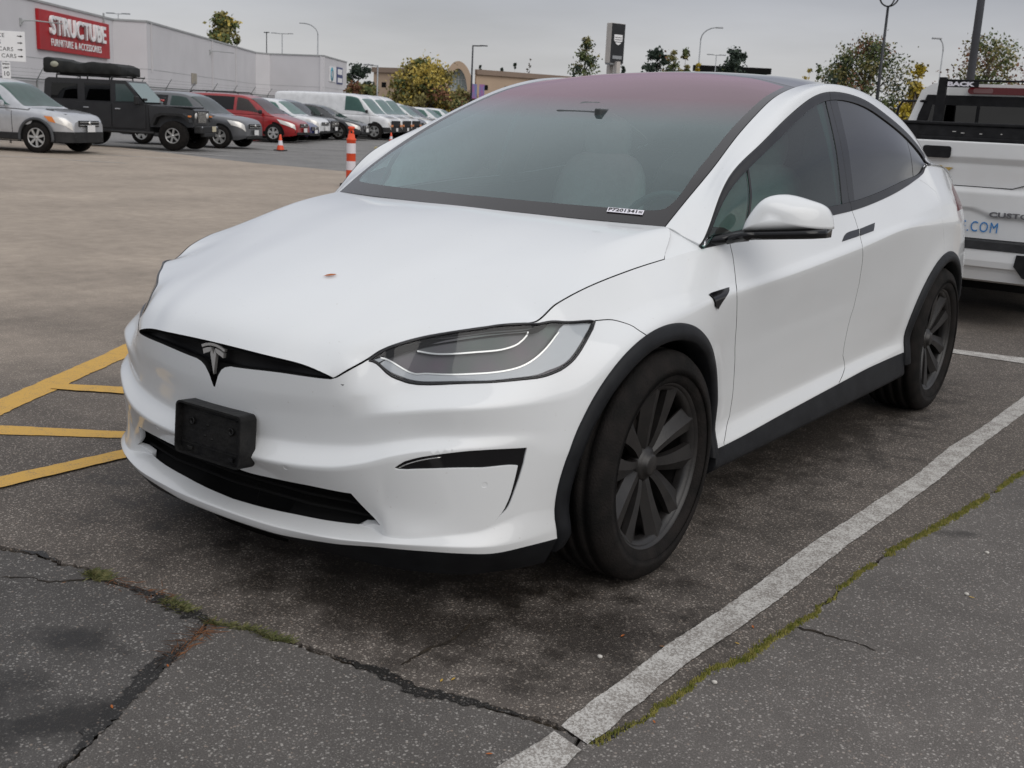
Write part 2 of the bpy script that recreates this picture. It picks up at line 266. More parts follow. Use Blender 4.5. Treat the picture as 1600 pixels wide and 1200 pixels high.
FEAT = {"duct":[[0.6112,4.789],[0.6243,4.8395],[0.6404,4.8854],[0.6974,4.9322],[0.7733,4.9559],[0.8711,4.9748],[0.9793,4.9607],[0.9725,4.696],[0.9619,4.5179],[0.9441,4.2698],[0.9156,3.7574],[0.8854,2.9368],[0.9139,3.9267],[0.9369,4.335],[0.9472,4.5327],[0.9538,4.6867],[0.908,4.7172],[0.7751,4.7295],[0.6468,4.7388]],"lamp":[[0.5142,8.9848],[0.547,8.9923],[0.5941,8.9911],[0.6925,8.9927],[0.8547,8.9974],[1.0393,8.9525],[1.1499,8.2652],[1.2614,7.993],[1.2427,7.86],[1.1948,7.6657],[1.15,7.5279],[1.1128,7.474],[1.0784,7.4543],[1.0161,7.4794],[0.9142,7.677],[0.7724,8.0172],[0.6577,8.2115],[0.6138,8.3316],[0.5698,8.5214]],"lampbar":[[0.5253,8.9258],[0.5432,8.8659],[0.6362,8.4599],[0.6991,8.3726],[0.8315,8.1415],[0.9498,7.8825],[1.0123,7.8374],[1.0735,7.9414],[1.1193,8.0704],[1.1497,8.2029],[1.2502,7.973],[1.2306,7.8683],[1.1824,7.6811],[1.1388,7.5551],[1.1024,7.5187],[1.0652,7.5272],[1.0108,7.5484],[0.9159,7.7542],[0.7725,8.1058],[0.6603,8.2823],[0.6162,8.3965],[0.5683,8.5894]],"lamplens":[[0.6486,8.8047],[0.7174,8.8737],[0.8533,8.8659],[1.0202,8.7474],[1.0074,8.5266],[0.9741,8.4296],[0.9277,8.4582],[0.8504,8.5599],[0.6956,8.7153]],"lampedge":[[0.5443,8.8713],[0.6363,8.4514],[0.6991,8.3639],[0.8314,8.1305],[0.9495,7.8714],[1.0121,7.8274],[1.0732,7.931],[1.1248,8.0918]],"lensedge":[[0.6526,8.7879],[0.7189,8.6726],[0.8502,8.5415],[0.935,8.4275],[0.9821,8.4327],[1.0124,8.5946],[1.0198,8.7216]],"ductline":[[0.6261,4.7822],[0.65,4.8269],[0.6977,4.8726],[0.7388,4.8882]],"intake":[[0.0,4.1959],[0.0941,4.022],[0.2344,4.1715],[0.3511,4.2883],[0.4839,4.2981],[0.5086,4.0211],[0.5679,3.3386],[0.466,2.9171],[0.2378,2.8205],[0.0,2.7448],[0.0,2.7996]],"slotnotch":[[0.0,7.8454],[0.0516,8.7573],[0.0779,9.0],[0.4214,8.9631]],"seam_bumper":[[1.2621,8.0043],[1.3306,7.8813],[1.3784,7.6004],[1.4001,7.2854],[1.4376,6.865]],"seam_door1":[[2.1024,9.0],[2.0896,8.6821],[2.0525,8.1904],[2.0225,7.6389],[2.0062,7.1777],[2.0104,6.9042],[2.0203,6.7769],[2.0329,6.6569],[2.0551,6.4744],[2.0855,6.1799],[2.126,5.5917],[2.1505,4.7279],[2.1469,3.9587],[2.0642,3.1176]],"seam_door2":[[3.2287,9.0],[3.2289,8.6964],[3.2141,8.1232],[3.1974,7.5816],[3.1841,7.0614],[3.1996,6.9082],[3.2153,6.8145],[3.2286,6.7207],[3.2405,6.6041],[3.2642,6.3493],[3.2702,5.9121],[3.2564,5.6523],[3.2495,5.121],[3.2467,4.6909],[3.2531,4.3198],[3.2804,4.0306],[3.2832,3.6627],[3.2408,3.3656],[3.1766,3.0431]],"seam_door3":[[4.2713,8.9354],[4.3415,8.7061],[4.3917,8.4542],[4.3811,8.2536],[4.3591,7.9461],[4.3422,7.491],[4.3611,7.0563],[4.4218,6.6157]],"archF":[[1.1294,2.6494],[1.1494,4.9858],[1.2173,6.1402],[1.3079,6.7891],[1.3886,6.8471],[1.5203,6.8777],[1.638,6.7947],[1.7748,6.5617],[1.9542,6.1697],[2.0786,5.396],[2.1242,4.2375],[2.0507,3.0067]],"archR":[[3.9996,2.9302],[4.0947,4.5827],[4.1436,5.9657],[4.2666,6.4318],[4.4615,6.5769]],"badge":[[1.8266,7.5795],[1.852,7.6296],[1.967,7.7015],[1.9462,7.3671],[1.9082,7.0544],[1.8691,6.8092],[1.8464,6.9107]],"handle1":[[3.0122,8.0976],[3.0809,8.3197],[3.2261,8.321],[3.1986,8.0648]],"handle2":[[3.2378,8.3071],[3.4204,8.3339],[3.3719,8.0487],[3.2131,8.0529]],"sensor1":[[0.2854,4.8542]],"sensor2":[[0.8594,4.5127]],"sillcrease":[[2.0701,2.4283],[3.5905,2.4391]],"scuff":[[0.8384,1.8253],[0.8845,1.8709],[0.9021,1.6683],[0.8852,1.5064],[0.8584,1.5332]],"bp_front":[[5.9244,4.6917],[5.926,5.4452],[5.8688,5.8179],[5.8077,6.2775],[5.7235,7.2588],[5.7095,8.0]],"bp_line":[[6.0659,4.0032],[6.0065,5.4352],[5.9835,6.1142],[6.0296,6.5993],[6.0223,8.0]],"bp_rear":[[6.2665,4.8918],[6.2832,5.3887],[6.2346,5.7773],[6.2344,6.3218],[6.2079,7.7157]],"cp_line":[[8.9213,3.7106],[9.0877,5.3458],[9.1572,6.0375],[9.4597,6.9277]],"cp_rear":[[9.4317,4.9877],[9.2587,5.8703],[9.4163,6.1893],[9.7377,6.6283]],"sash":[[2.7775,3.8876],[2.7592,5.2993],[2.7184,6.2459],[2.7967,6.8443]],"sash2":[[2.6627,4.0818],[2.6569,5.1934],[2.6445,6.5526]],"ws_black":[[0.2775,0.0],[0.2139,0.0],[0.2596,0.8731],[0.3408,1.6006],[0.4207,1.7416],[0.6204,1.8058],[0.9848,1.8142],[1.7762,1.7514],[2.4994,1.7643]],"sticker":[[0.1918,1.3061],[0.3019,1.2793],[0.3243,1.5954],[0.2161,1.6151]],"hoodleaf":[[0.3379,0.4858]],"trimcut":[[9.4228,6.7219],[10.0285,8.0]],"aframe":[[1.5979,6.9595],[2.1918,5.1367],[2.6729,4.7705]]}
GR = {"main":[[-0.698,-1.219],[-0.57,-1.166],[-0.478,-1.158],[-0.339,-1.139],[-0.201,-1.135],[-0.038,-1.109],[0.072,-1.116],[0.203,-1.12],[0.339,-1.078],[0.427,-1.066],[0.502,-1.055],[0.66,-1.035],[0.759,-1.021],[0.873,-1.027],[1.007,-0.989],[1.121,-0.959],[1.247,-0.95]],"branch":[[0.203,-1.12],[0.239,-1.193],[0.283,-1.3],[0.348,-1.436],[0.443,-1.611],[0.504,-1.733],[0.543,-1.811]],"left":[[-0.488,-1.339],[-0.419,-1.289],[-0.342,-1.244],[-0.286,-1.174],[-0.201,-1.135]],"moss":[[1.247,-0.95],[1.344,-0.948],[1.367,-0.885],[1.384,-0.795],[1.397,-0.622],[1.397,-0.478],[1.442,-0.297],[1.46,-0.073],[1.48,0.177],[1.47,0.428],[1.495,0.807],[1.547,1.172],[1.591,1.552],[1.629,2.158]],"crack3":[[1.473,-0.034],[1.546,-0.023],[1.594,-0.024],[1.646,-0.015],[1.706,-0.029]],"crack4":[[0.763,-0.963],[0.76,-0.871],[0.775,-0.809],[0.771,-0.721],[0.749,-0.65]],"wl":[[1.239,-1.25],[1.24,-1.169],[1.254,-0.948],[1.246,-0.882],[1.247,-0.723],[1.247,-0.565],[1.241,-0.409],[1.254,-0.109],[1.257,0.241],[1.253,0.468],[1.254,0.665],[1.268,1.011],[1.29,1.742],[1.276,2.294],[1.299,2.746],[1.304,3.698]],"wr":[[1.362,-1.146],[1.353,-1.077],[1.342,-0.953],[1.349,-0.888],[1.342,-0.789],[1.342,-0.649],[1.333,-0.501],[1.342,-0.289],[1.351,-0.125],[1.356,0.096],[1.356,0.401],[1.357,0.72],[1.37,1.097],[1.384,1.738],[1.38,2.383],[1.396,3.262]],"yA":[[-2.361,-0.262],[-3.047,0.921],[-2.747,0.708],[-2.109,-0.408]],"yB":[[-2.419,0.098],[-2.143,0.297],[-2.027,0.214],[-2.381,0.005]],"yC":[[-1.96,-0.493],[-1.529,-0.183],[-1.441,-0.246],[-1.837,-0.564]],"yD":[[-1.321,-0.861],[-1.297,-0.323],[-1.196,-0.394],[-1.209,-0.925]],"far":[[-30.467,14.704],[-29.493,15.334],[-27.264,17.034],[-23.896,16.557],[-20.697,15.924],[-18.649,15.605],[-16.972,15.687],[-15.645,15.603],[-14.671,16.247],[-13.132,17.577]],"bay":[[0.572,4.836],[1.047,4.914],[1.091,4.705],[0.611,4.693]],"stain":[[-0.039,-1.527],[-0.117,-1.367],[-0.031,-1.264],[0.065,-1.311],[0.119,-1.482],[0.078,-1.563]],"faint":[[-20.208,9.997],[-19.515,10.59],[-18.909,10.215],[-19.686,9.697]],"leaves":[[-4.272,3.803],[1.413,-0.777],[0.916,-0.933],[1.376,-0.125],[1.387,-0.254],[1.137,-0.579],[1.438,-0.501],[0.898,-0.957],[0.269,-1.206],[0.324,-1.357],[0.39,-1.566],[-0.316,-1.239],[-0.052,-1.11],[1.816,0.542],[1.756,0.984],[1.119,-0.428],[1.605,1.747],[1.194,-1.145],[1.237,-0.412],[1.797,0.557]]}
# ================================================ GROUND
def asphalt(name, base, stone, stone_amt, warm=(1, 1, 1), rough=.85, bigcol=None, wet_shade=None, damp=None):
    m = principled(name, base, rough, 0, .35); n, l, b = nodes(m)
    geo = n.new('ShaderNodeNewGeometry')
    def tex(kind, sc_, **kw):
        t = n.new(kind); t.inputs['Scale'].default_value = sc_
        for k, v in kw.items(): t.inputs[k].default_value = v
        l.new(geo.outputs['Position'], t.inputs['Vector']); return t
    def rng_(src, a, b_, c_=0., d=1.):
        r = n.new('ShaderNodeMapRange'); l.new(src, r.inputs[0]); r.inputs[1].default_value = a; r.inputs[2].default_value = b_; r.inputs[3].default_value = c_; r.inputs[4].default_value = d; return r.outputs[0]
    def mixc(f, a, b_):
        x = n.new('ShaderNodeMix'); x.data_type = 'RGBA'
        l.new(f, x.inputs[0]) if not isinstance(f, float) else setattr(x.inputs[0], 'default_value', f)
        for i, q in ((6, a), (7, b_)):
            if isinstance(q, tuple): x.inputs[i].default_value = (*q, 1)
            else: l.new(q, x.inputs[i])
        return x.outputs[2]
    def math_(op, a, b_=None):
        x = n.new('ShaderNodeMath'); x.operation = op
        for i, q in enumerate((a, b_)):
            if q is None: continue
            if isinstance(q, (int, float)): x.inputs[i].default_value = q
            else: l.new(q, x.inputs[i])
        return x.outputs[0]
    big = tex('ShaderNodeTexNoise', .7, Detail=5, Roughness=.6); med = tex('ShaderNodeTexNoise', 6, Detail=5, Roughness=.65)
    fine = tex('ShaderNodeTexNoise', 260, Detail=3, Roughness=.6)
    v1 = tex('ShaderNodeTexVoronoi', 115, Randomness=1); v2 = tex('ShaderNodeTexVoronoi', 210, Randomness=1)
    # stones: random brightness per cell, only some cells show
    def stones(v, lo, r0, r1):
        wn = n.new('ShaderNodeTexWhiteNoise'); l.new(v.outputs['Color'], wn.inputs['Vector'])
        pick = rng_(wn.outputs['Value'], lo, lo+.12); body = rng_(v.outputs['Distance'], r0, r1, 1., 0.)
        return math_('MULTIPLY', pick, body), wn.outputs['Color']
    s1, c1 = stones(v1, 1-stone_amt, .34, .44); s2, c2 = stones(v2, 1-stone_amt*.9, .34, .48)
    dk = tuple(k*.45 for k in base)
    col = mixc(rng_(fine.outputs[0], .35, .7), dk, base)
    sep = n.new('ShaderNodeSeparateColor'); l.new(c1, sep.inputs[0])
    st = mixc(sep.outputs[0], tuple(k*.5 for k in stone), stone)
    st = mixc(math_('MULTIPLY', rng_(sep.outputs[1], .7, .9), .5), st, (.20, .13, .085))
    col = mixc(math_('MULTIPLY', s2, .75), col, tuple(k*.75 for k in stone))
    col = mixc(math_('MULTIPLY', s1, .9), col, st)
    if bigcol:   # worn pale surface taking over where traffic runs, in patches
        sx = n.new('ShaderNodeSeparateXYZ'); l.new(geo.outputs['Position'], sx.inputs[0])
        g = math_('ADD', math_('MULTIPLY', sx.outputs[0], -.30), math_('MULTIPLY', sx.outputs[1], .10))
        g = math_('ADD', g, math_('MULTIPLY', big.outputs[0], 1.4)); f = rng_(g, 1.0, 2.6)
        soft = mixc(rng_(fine.outputs[0], .35, .65), tuple(k*.55 for k in bigcol), tuple(k*1.12 for k in bigcol))
        soft = mixc(math_('MULTIPLY', s1, .5), soft, tuple(min(1, k*1.45) for k in bigcol))
        mpp = n.new('ShaderNodeMapping'); mpp.inputs['Rotation'].default_value = (0, 0, .5); mpp.inputs['Scale'].default_value = (.22, 1.9, 1); l.new(geo.outputs['Position'], mpp.inputs[0])
        tr_ = n.new('ShaderNodeTexNoise'); tr_.inputs['Scale'].default_value = 1.0; tr_.inputs['Detail'].default_value = 6; tr_.inputs['Roughness'].default_value = .62; l.new(mpp.outputs[0], tr_.inputs['Vector'])
        soft = mixc(rng_(tr_.outputs[0], .52, .80), soft, tuple(k*.87 for k in bigcol))
        col = mixc(f, col, soft)
    # uneven wear + tyre marks
    hsv = n.new('ShaderNodeMix'); hsv.data_type = 'RGBA'; hsv.blend_type = 'MULTIPLY'; hsv.inputs[0].default_value = 1
    l.new(col, hsv.inputs[6]); vv = math_('MULTIPLY', rng_(big.outputs[0], .3, .7, .82, 1.14), rng_(med.outputs[0], .3, .7, .86, 1.12))
    cv = n.new('ShaderNodeCombineColor'); [l.new(vv, cv.inputs[i]) for i in range(3)]; l.new(cv.outputs[0], hsv.inputs[7]); col = hsv.outputs[2]
    if wet_shade:      # damp, oily patches, plus painted shade under the car: dark and a little glossy, soft ragged outline
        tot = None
        for (cx, cy, rx, ry, ang, amt) in wet_shade:
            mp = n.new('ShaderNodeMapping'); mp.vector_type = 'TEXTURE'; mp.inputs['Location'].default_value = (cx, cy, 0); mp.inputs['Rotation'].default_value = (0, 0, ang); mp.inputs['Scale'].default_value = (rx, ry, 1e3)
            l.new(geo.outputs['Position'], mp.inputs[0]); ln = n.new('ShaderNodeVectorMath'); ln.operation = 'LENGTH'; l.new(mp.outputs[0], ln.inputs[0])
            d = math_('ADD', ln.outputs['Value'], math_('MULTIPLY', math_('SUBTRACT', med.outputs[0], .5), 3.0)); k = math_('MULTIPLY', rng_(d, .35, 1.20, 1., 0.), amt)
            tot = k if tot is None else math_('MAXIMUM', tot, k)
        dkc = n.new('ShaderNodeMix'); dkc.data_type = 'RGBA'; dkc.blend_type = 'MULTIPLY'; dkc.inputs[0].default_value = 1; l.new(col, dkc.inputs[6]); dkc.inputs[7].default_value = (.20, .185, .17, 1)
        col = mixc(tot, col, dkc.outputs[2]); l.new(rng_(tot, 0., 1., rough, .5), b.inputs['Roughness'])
    l.new(col, b.inputs['Base Color'])
    h = math_('ADD', math_('MULTIPLY', s1, .5), math_('ADD', math_('MULTIPLY', s2, .3), math_('MULTIPLY', fine.outputs[0], .8)))
    bp = n.new('ShaderNodeBump'); bp.inputs['Strength'].default_value = .55; bp.inputs['Distance'].default_value = .004; l.new(h, bp.inputs['Height']); l.new(bp.outputs[0], b.inputs['Normal'])
    return m
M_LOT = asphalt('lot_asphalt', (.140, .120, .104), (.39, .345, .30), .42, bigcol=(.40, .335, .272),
    wet_shade=[(.55, -.74, .75, .24, .10, .8), (1.0, -.48, .38, .30, .5, .8), (1.16, .85, .30, .10, 1.3, .35), (.15, -.25, 1.15, .60, 0, .97), (.75, 2.1, .36, 1.5, 0, .7)])  # patches beneath the car deepen its contact shade in the colour, over stained asphalt
M_SLAB = asphalt('slab_asphalt', (.140, .128, .118), (.345, .325, .30), .32)
M_SLAB2 = asphalt('patch_asphalt', (.112, .104, .098), (.30, .285, .265), .32, wet_shade=[(.02, -1.42, .13, .085, .3, .95), (.38, -1.66, .11, .28, -.5, 1.0), (.06, -1.74, .18, .13, .3, .9)])
M_SLAB3 = asphalt('side_asphalt', (.165, .150, .138), (.36, .335, .31), .32, wet_shade=[(1.62, 1.12, .10, .05, .5, .7), (1.45, -.1, .05, .04, .5, .5)])
M_FAR = asphalt('far_asphalt', (.25, .243, .235), (.42, .41, .39), .40)
M_DIRT = mottled('crack_dirt', (.018, .015, .012), (.045, .035, .024), 30, .95, .2, .6)
def jag(pts, step=.02, amp=.006, seed=0, lo=0):
    """resample a polyline and make its edge ragged"""
    r = np.random.default_rng(seed); P = np.array(pts, float); d = np.concatenate([[0], np.cumsum(np.hypot(*np.diff(P, axis=0).T))])
    n = max(2, int(d[-1]/step)); t = np.linspace(0, d[-1], n); x = np.interp(t, d, P[:, 0]); y = np.interp(t, d, P[:, 1])
    tx = np.gradient(x); ty = np.gradient(y); l_ = np.hypot(tx, ty)+1e-9; nx, ny = -ty/l_, tx/l_
    k = np.convolve(r.normal(size=n+8), np.ones(5)/5, 'same')[4:-4]*amp*1.6+r.normal(size=n)*amp*.4
    k[0] = k[-1] = 0
    return np.stack([x+nx*k, y+ny*k], 1), np.stack([nx, ny], 1)
def sheet(name, poly, mat, z, kind='structure', parent=None, thick=0):
    mb = MB(); n = len(poly)
    from mathutils.geometry import tessellate_polygon
    tris = tessellate_polygon([[Vector((p[0], p[1], 0)) for p in poly]])
    V = [(p[0], p[1], z) for p in poly]; F = [tuple(t) for t in tris]
    if thick:
        V += [(p[0], p[1], z-thick) for p in poly]; F += [(i, (i+1) % n, n+(i+1) % n, n+i) for i in range(n)]
    mb.add(V, F); me = bpy.data.meshes.new(name); me.from_pydata(mb.v, [], mb.f); me.update()
    bm = bmesh.new(); bm.from_mesh(me)
    for f in bm.faces:
        if abs(f.normal.z) > .5 and f.normal.z < 0: f.normal_flip()
    bm.to_mesh(me); bm.free()
    o = link(name, me, mat, parent)
    if kind: o['kind'] = kind
    return o
# far asphalt carries on to the horizon; the crack beds are its dark dirt-filled strips
sheet('ground', [(-1500, -1500), (1500, -1500), (1500, 1500), (-1500, 1500)], M_FAR, -.020)
def off(P, nrm, w): return P+nrm*np.asarray(w)[:, None]
def wv(n, a, b, seed):   # wavering width
    r = np.random.default_rng(seed); k = np.convolve(r.random(n+30), np.ones(15)/15, 'same')[15:-15]
    k = (k-k.min())/(np.ptp(k)+1e-9); return a+(b-a)*k
main, mn = jag(GR['main'], .012, .007, 1); moss, on = jag(GR['moss'], .012, .006, 2); br, bn = jag(GR['branch'], .012, .006, 3)
W1 = wv(len(main), .004, .034, 4); W2 = wv(len(moss), .006, .020, 5); W3 = wv(len(br), .004, .020, 6)
fm = [tuple(p) for p in GR['far']]
# normals point left of travel: main runs left->right, its left is the car side
lot_edge = list(map(tuple, off(main, mn, W1*.5)))+list(map(tuple, off(moss, on, W2*.5)))
mend = moss[-1]; mdir = (moss[-1]-moss[-40]); mdir /= np.hypot(*mdir)
far_r = tuple(mend+mdir*34); bl = main[0]; bdir = main[0]-main[30]; bdir /= np.hypot(*bdir); left_far = tuple(bl+bdir*40)
dirt = list(map(tuple, off(main, -mn, W1*0+.12)))+list(map(tuple, off(moss, -on, W2*0+.10)))+list(map(tuple, off(moss, on, W2*0+.10)[::-1]))+list(map(tuple, off(main, mn, W1*0+.10)[::-1]))
sheet('crack_bed', dirt, M_DIRT, -.012)
sheet('crack_bed', list(map(tuple, off(br, bn, W3*0+.08)))+list(map(tuple, off(br, -bn, W3*0+.08)[::-1])), M_DIRT, -.013)
d0 = fm[0]; far_l = (fm[0][0]-60, fm[0][1]-20); far_e = (fm[-1][0]+60, fm[-1][1]+46)
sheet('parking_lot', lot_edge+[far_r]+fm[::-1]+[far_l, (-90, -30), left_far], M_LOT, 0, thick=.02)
sheet('parking_slab', list(map(tuple, off(main, -mn, W1*.5)[int(len(main)*.36):]))+list(map(tuple, off(moss, -on, W2*.5)[:6]))+[(1.45, -1.6), (1.9, -3.5), (.3, -3.5)]+list(map(tuple, off(br, bn, W3*.5)[::-1])), M_SLAB, 0, thick=.02)
sheet('parking_patch', list(map(tuple, off(main, -mn, W1*.5)[:int(len(main)*.35)]))+list(map(tuple, off(br, -bn, W3*.5)))+[(.2, -3.5), (-12, -3.5), tuple(bl+bdir*40+np.array([0, -.02]))], M_SLAB2, 0, thick=.02)
sheet('side_slab', list(map(tuple, off(moss, -on, W2*.5)[6:]))+[(far_r[0]+.02, far_r[1]), (80, far_r[1]), (80, -3.5), (1.92, -3.5), (1.46, -1.6)], M_SLAB3, 0, thick=.02)
def stain_band(P, nn, lo, hi, wa, wb, seed, name='damp_stain'):
    a = P[lo:hi]; n_ = nn[lo:hi]; Wa = wv(len(a), *wa, seed); Wb = wv(len(a), *wb, seed+1); e_ = np.minimum(1, np.minimum(np.arange(len(a)), np.arange(len(a))[::-1])/12); r = np.random.default_rng(seed); j = r.normal(size=(2, len(a)))*.004
    o = sheet(name, list(map(tuple, off(a, n_, (Wa+j[0])*e_)))+list(map(tuple, off(a, -n_, (Wb+j[1])*e_)[::-1])), M_DAMP, .0025); return o
M_DAMP = asphalt('damp_asphalt', (.020, .018, .016), (.15, .14, .13), .30, rough=.55)
nM = len(main)
stain_band(main, mn, int(nM*.66), nM-4, (.006, .022), (.004, .030), 90); stain_band(main, mn, 2, int(nM*.14), (.004, .03), (.002, .008), 92)
stain_band(main, mn, int(nM*.26), int(nM*.50), (.004, .022), (.004, .05), 94); stain_band(br, bn, 3, len(br)-3, (.004, .014), (.004, .05), 96)
stain_band(moss, on, int(len(moss)*.02), int(len(moss)*.10), (.002, .01), (.002, .02), 98)
# small surface cracks: open dark grooves with ragged lips
for i, k in enumerate(('crack3', 'crack4', 'left')):
    P, nn = jag(GR[k], .010, .005, 20+i); W = wv(len(P), .0015, .006, 30+i); W[0] = W[-1] = .0004
    sheet('crack', list(map(tuple, off(P, nn, W)))+list(map(tuple, off(P, -nn, W)[::-1])), M_DIRT, .002)
# ---- painted lines
def paint(name, col, col2, worn, sc_=14):
    m = principled(name, col, .75, 0, .3); n, l, b = nodes(m); geo = n.new('ShaderNodeNewGeometry')
    t = n.new('ShaderNodeTexNoise'); t.inputs['Scale'].default_value = 150; t.inputs['Detail'].default_value = 6; t.inputs['Roughness'].default_value = .75; l.new(geo.outputs['Position'], t.inputs['Vector'])
    t2 = n.new('ShaderNodeTexNoise'); t2.inputs['Scale'].default_value = sc_; t2.inputs['Detail'].default_value = 4; l.new(geo.outputs['Position'], t2.inputs['Vector'])
    a = n.new('ShaderNodeMath'); a.operation = 'ADD'; l.new(t.outputs[0], a.inputs[0]); 
    a2 = n.new('ShaderNodeMath'); a2.operation = 'MULTIPLY'; l.new(t2.outputs[0], a2.inputs[0]); a2.inputs[1].default_value = .3; l.new(a2.outputs[0], a.inputs[1])
    r = n.new('ShaderNodeMapRange'); l.new(a.outputs[0], r.inputs[0]); r.inputs[1].default_value = worn; r.inputs[2].default_value = worn+.09
    mx = n.new('ShaderNodeMix'); mx.data_type = 'RGBA'; l.new(r.outputs[0], mx.inputs[0]); mx.inputs[6].default_value = (*col2, 1); mx.inputs[7].default_value = (*col, 1)
    mz_ = n.new('ShaderNodeMix'); mz_.data_type = 'RGBA'; mz_.blend_type = 'MULTIPLY'; mz_.inputs[0].default_value = .5; l.new(mx.outputs[2], mz_.inputs[6]); l.new(t2.outputs[0], mz_.inputs[7])
    l.new(mx.outputs[2], b.inputs['Base Color'])
    bp = n.new('ShaderNodeBump'); bp.inputs['Strength'].default_value = .4; bp.inputs['Distance'].default_value = .003; l.new(t.outputs[0], bp.inputs['Height']); l.new(bp.outputs[0], b.inputs['Normal'])
    return m
M_WPAINT = paint('worn_white_paint', (.52, .505, .475), (.24, .22, .20), .605); M_YPAINT = paint('worn_yellow_paint', (.60, .36, .085), (.32, .22, .11), .52)
wl, wln = jag(GR['wl'], .010, .0016, 11); wr, wrn = jag(GR['wr'], .010, .0016, 12)
def ext(P): d = P[-1]-P[-30]; d /= np.hypot(*d); return P[-1]+d*3.0
# the line breaks where the crack crosses it
cut = np.array(GR['main'][-1])
def split_line(Lp, Rp):
    dl = np.hypot(*(Lp-np.array([1.235, -.925])).T) if False else None
yl = GR['main'][-1][1]
def seg(P, lo, hi): return [tuple(p) for p in P if lo <= p[1] <= hi]
wl0, wr0 = (wl[0]-(wl[12]-wl[0])*14), (wr[0]-(wr[12]-wr[0])*14)
lineA = [tuple(wl0)]+seg(wl, -9, yl-.012)+seg(wr, -9, yl-.045)[::-1]+[tuple(wr0)]; lineB = seg(wl, yl+.008, 99)+[tuple(ext(wl)), tuple(ext(wr))]+seg(wr, yl-.022, 99)[::-1]
sheet('bay_line', lineA, M_WPAINT, .004); sheet('bay_line', lineB, M_WPAINT, .004)
for zk, k in enumerate(('yA', 'yB', 'yC', 'yD')):
    P = [np.array(p) for p in GR[k]]; a, b_, c_, d_ = P
    e1 = a+(a-b_)*.8 if k != 'yB' else a; e2 = d_+(d_-c_)*.8 if k != 'yB' else d_; f1 = b_+(b_-a)*.5; f2 = c_+(c_-d_)*.5
    t1, _ = jag([e1, f1], .03, .004, 40); t2, _ = jag([e2, f2], .03, .004, 41)
    sheet('hatch_line', [tuple(p) for p in t1]+[tuple(p) for p in t2[::-1]], M_YPAINT, .004+.004*(zk % 2))
sheet('far_bay_line', GR['bay'], M_WPAINT, .004)
P = GR['far']
for k in range(6):   # faint bay marks in front of the parked row
    a = np.array([-21.2-.55*k*2.2, 11.0+k*2.6]); d = np.array([math.cos(math.radians(25)), math.sin(math.radians(25))]); nn = np.array([-d[1], d[0]])
    sheet('far_bay_line', [tuple(a-d*2), tuple(a+d*2.6), tuple(a+d*2.6+nn*.1), tuple(a-d*2+nn*.1)], M_WPAINT, .004)
# ---- moss, grass tufts and needles in the cracks
M_MOSS = mottled('moss', (.12, .135, .025), (.27, .24, .07), 40, .95, .2, .5); M_GRASS = mottled('grass', (.07, .085, .025), (.17, .16, .07), 60, .8, .3)
M_NEEDLE = mottled('dead_needles', (.10, .045, .022), (.20, .09, .04), 60, .8, .3)
def moss_strip(P, lo, hi, seed, w=.0085, dens=2300):
    r = np.random.default_rng(seed); mb = MB(); n = len(P); tot = np.hypot(*np.diff(P[lo:hi], axis=0).T).sum(); clump = wv(hi-lo, 0, 1, seed+1)
    for k in range(int(tot*dens)):
        t = r.random()*(hi-lo-1); i = int(t); 
        if r.random() > -.10+1.5*clump[i]: continue
        p = P[lo+i]+(P[lo+i+1]-P[lo+i])*(t-i)+r.normal(size=2)*w*(.35+.55*clump[i]); s = r.uniform(.0015, .0042); h = r.uniform(.002, .012); a = r.random()*6.28
        c_, s_ = math.cos(a)*s, math.sin(a)*s
        mb.add([(p[0]+c_, p[1]+s_, -.003), (p[0]-s_, p[1]+c_, -.002), (p[0]-c_, p[1]-s_, -.003), (p[0]+s_, p[1]-c_, -.002), (p[0]+r.normal()*s*.6, p[1]+r.normal()*s*.6, h)], [(0, 1, 4), (1, 2, 4), (2, 3, 4), (3, 0, 4)])
    return mb
nm = len(moss)
mb = moss_strip(moss, int(nm*.03), int(nm*.52), 50); mb2 = moss_strip(moss, int(nm*.55), nm-2, 51, .010); mb.add(mb2.v, mb2.f)
tag(mb.build('moss', M_MOSS), 'yellow green moss filling the long crack beside the white bay line', 'moss', kind='stuff')
def blades(P, lo, hi, n, w, seed, mat, name, label, hmax=.022, flat=.4):
    r = np.random.default_rng(seed); mb = MB()
    for k in range(n):
        t = lo+r.random()*(hi-lo); i = int(t); p = P[i]+r.normal(size=2)*w; h = r.uniform(.4, 1)*hmax; a = r.random()*6.28; l_ = r.uniform(.5, 1.3)*hmax*(1.2 if flat > .3 else 2)
        d = np.array([math.cos(a), math.sin(a)]); q = np.array([-d[1], d[0]])*.0012
        mb.add([(*(p-q), 0), (*(p+q), 0), (*(p+d*l_*.6+q*.6), h*flat+.002), (*(p+d*l_), h*flat*1.3+.001)], [(0, 1, 2), (0, 2, 3)])
    return tag(mb.build(name, mat), label, 'grass', kind='stuff')
n1 = len(main)
blades(main, int(n1*.20), int(n1*.235), 260, .014, 60, M_GRASS, 'grass_tuft', 'small flat tuft of green grass in the crack at the left edge')
blades(main, int(n1*.36), int(n1*.42), 200, .010, 61, M_GRASS, 'grass_tuft', 'small grass tuft where two pavement cracks meet')
blades(main, int(n1*.46), int(n1*.60), 300, .006, 62, M_GRASS, 'grass_tuft', 'thin line of grass in the crack right of the junction')
blades(br, 2, int(len(br)*.30), 80, .008, 63, M_NEEDLE, 'dead_needles', 'rust brown dead needles lying in the front pavement crack', .03, .15)
blades(main, int(n1*.24), int(n1*.37), 70, .018, 64, M_NEEDLE, 'dead_needles', 'scattered brown needles along the dark crack left of the junction', .02, .12)
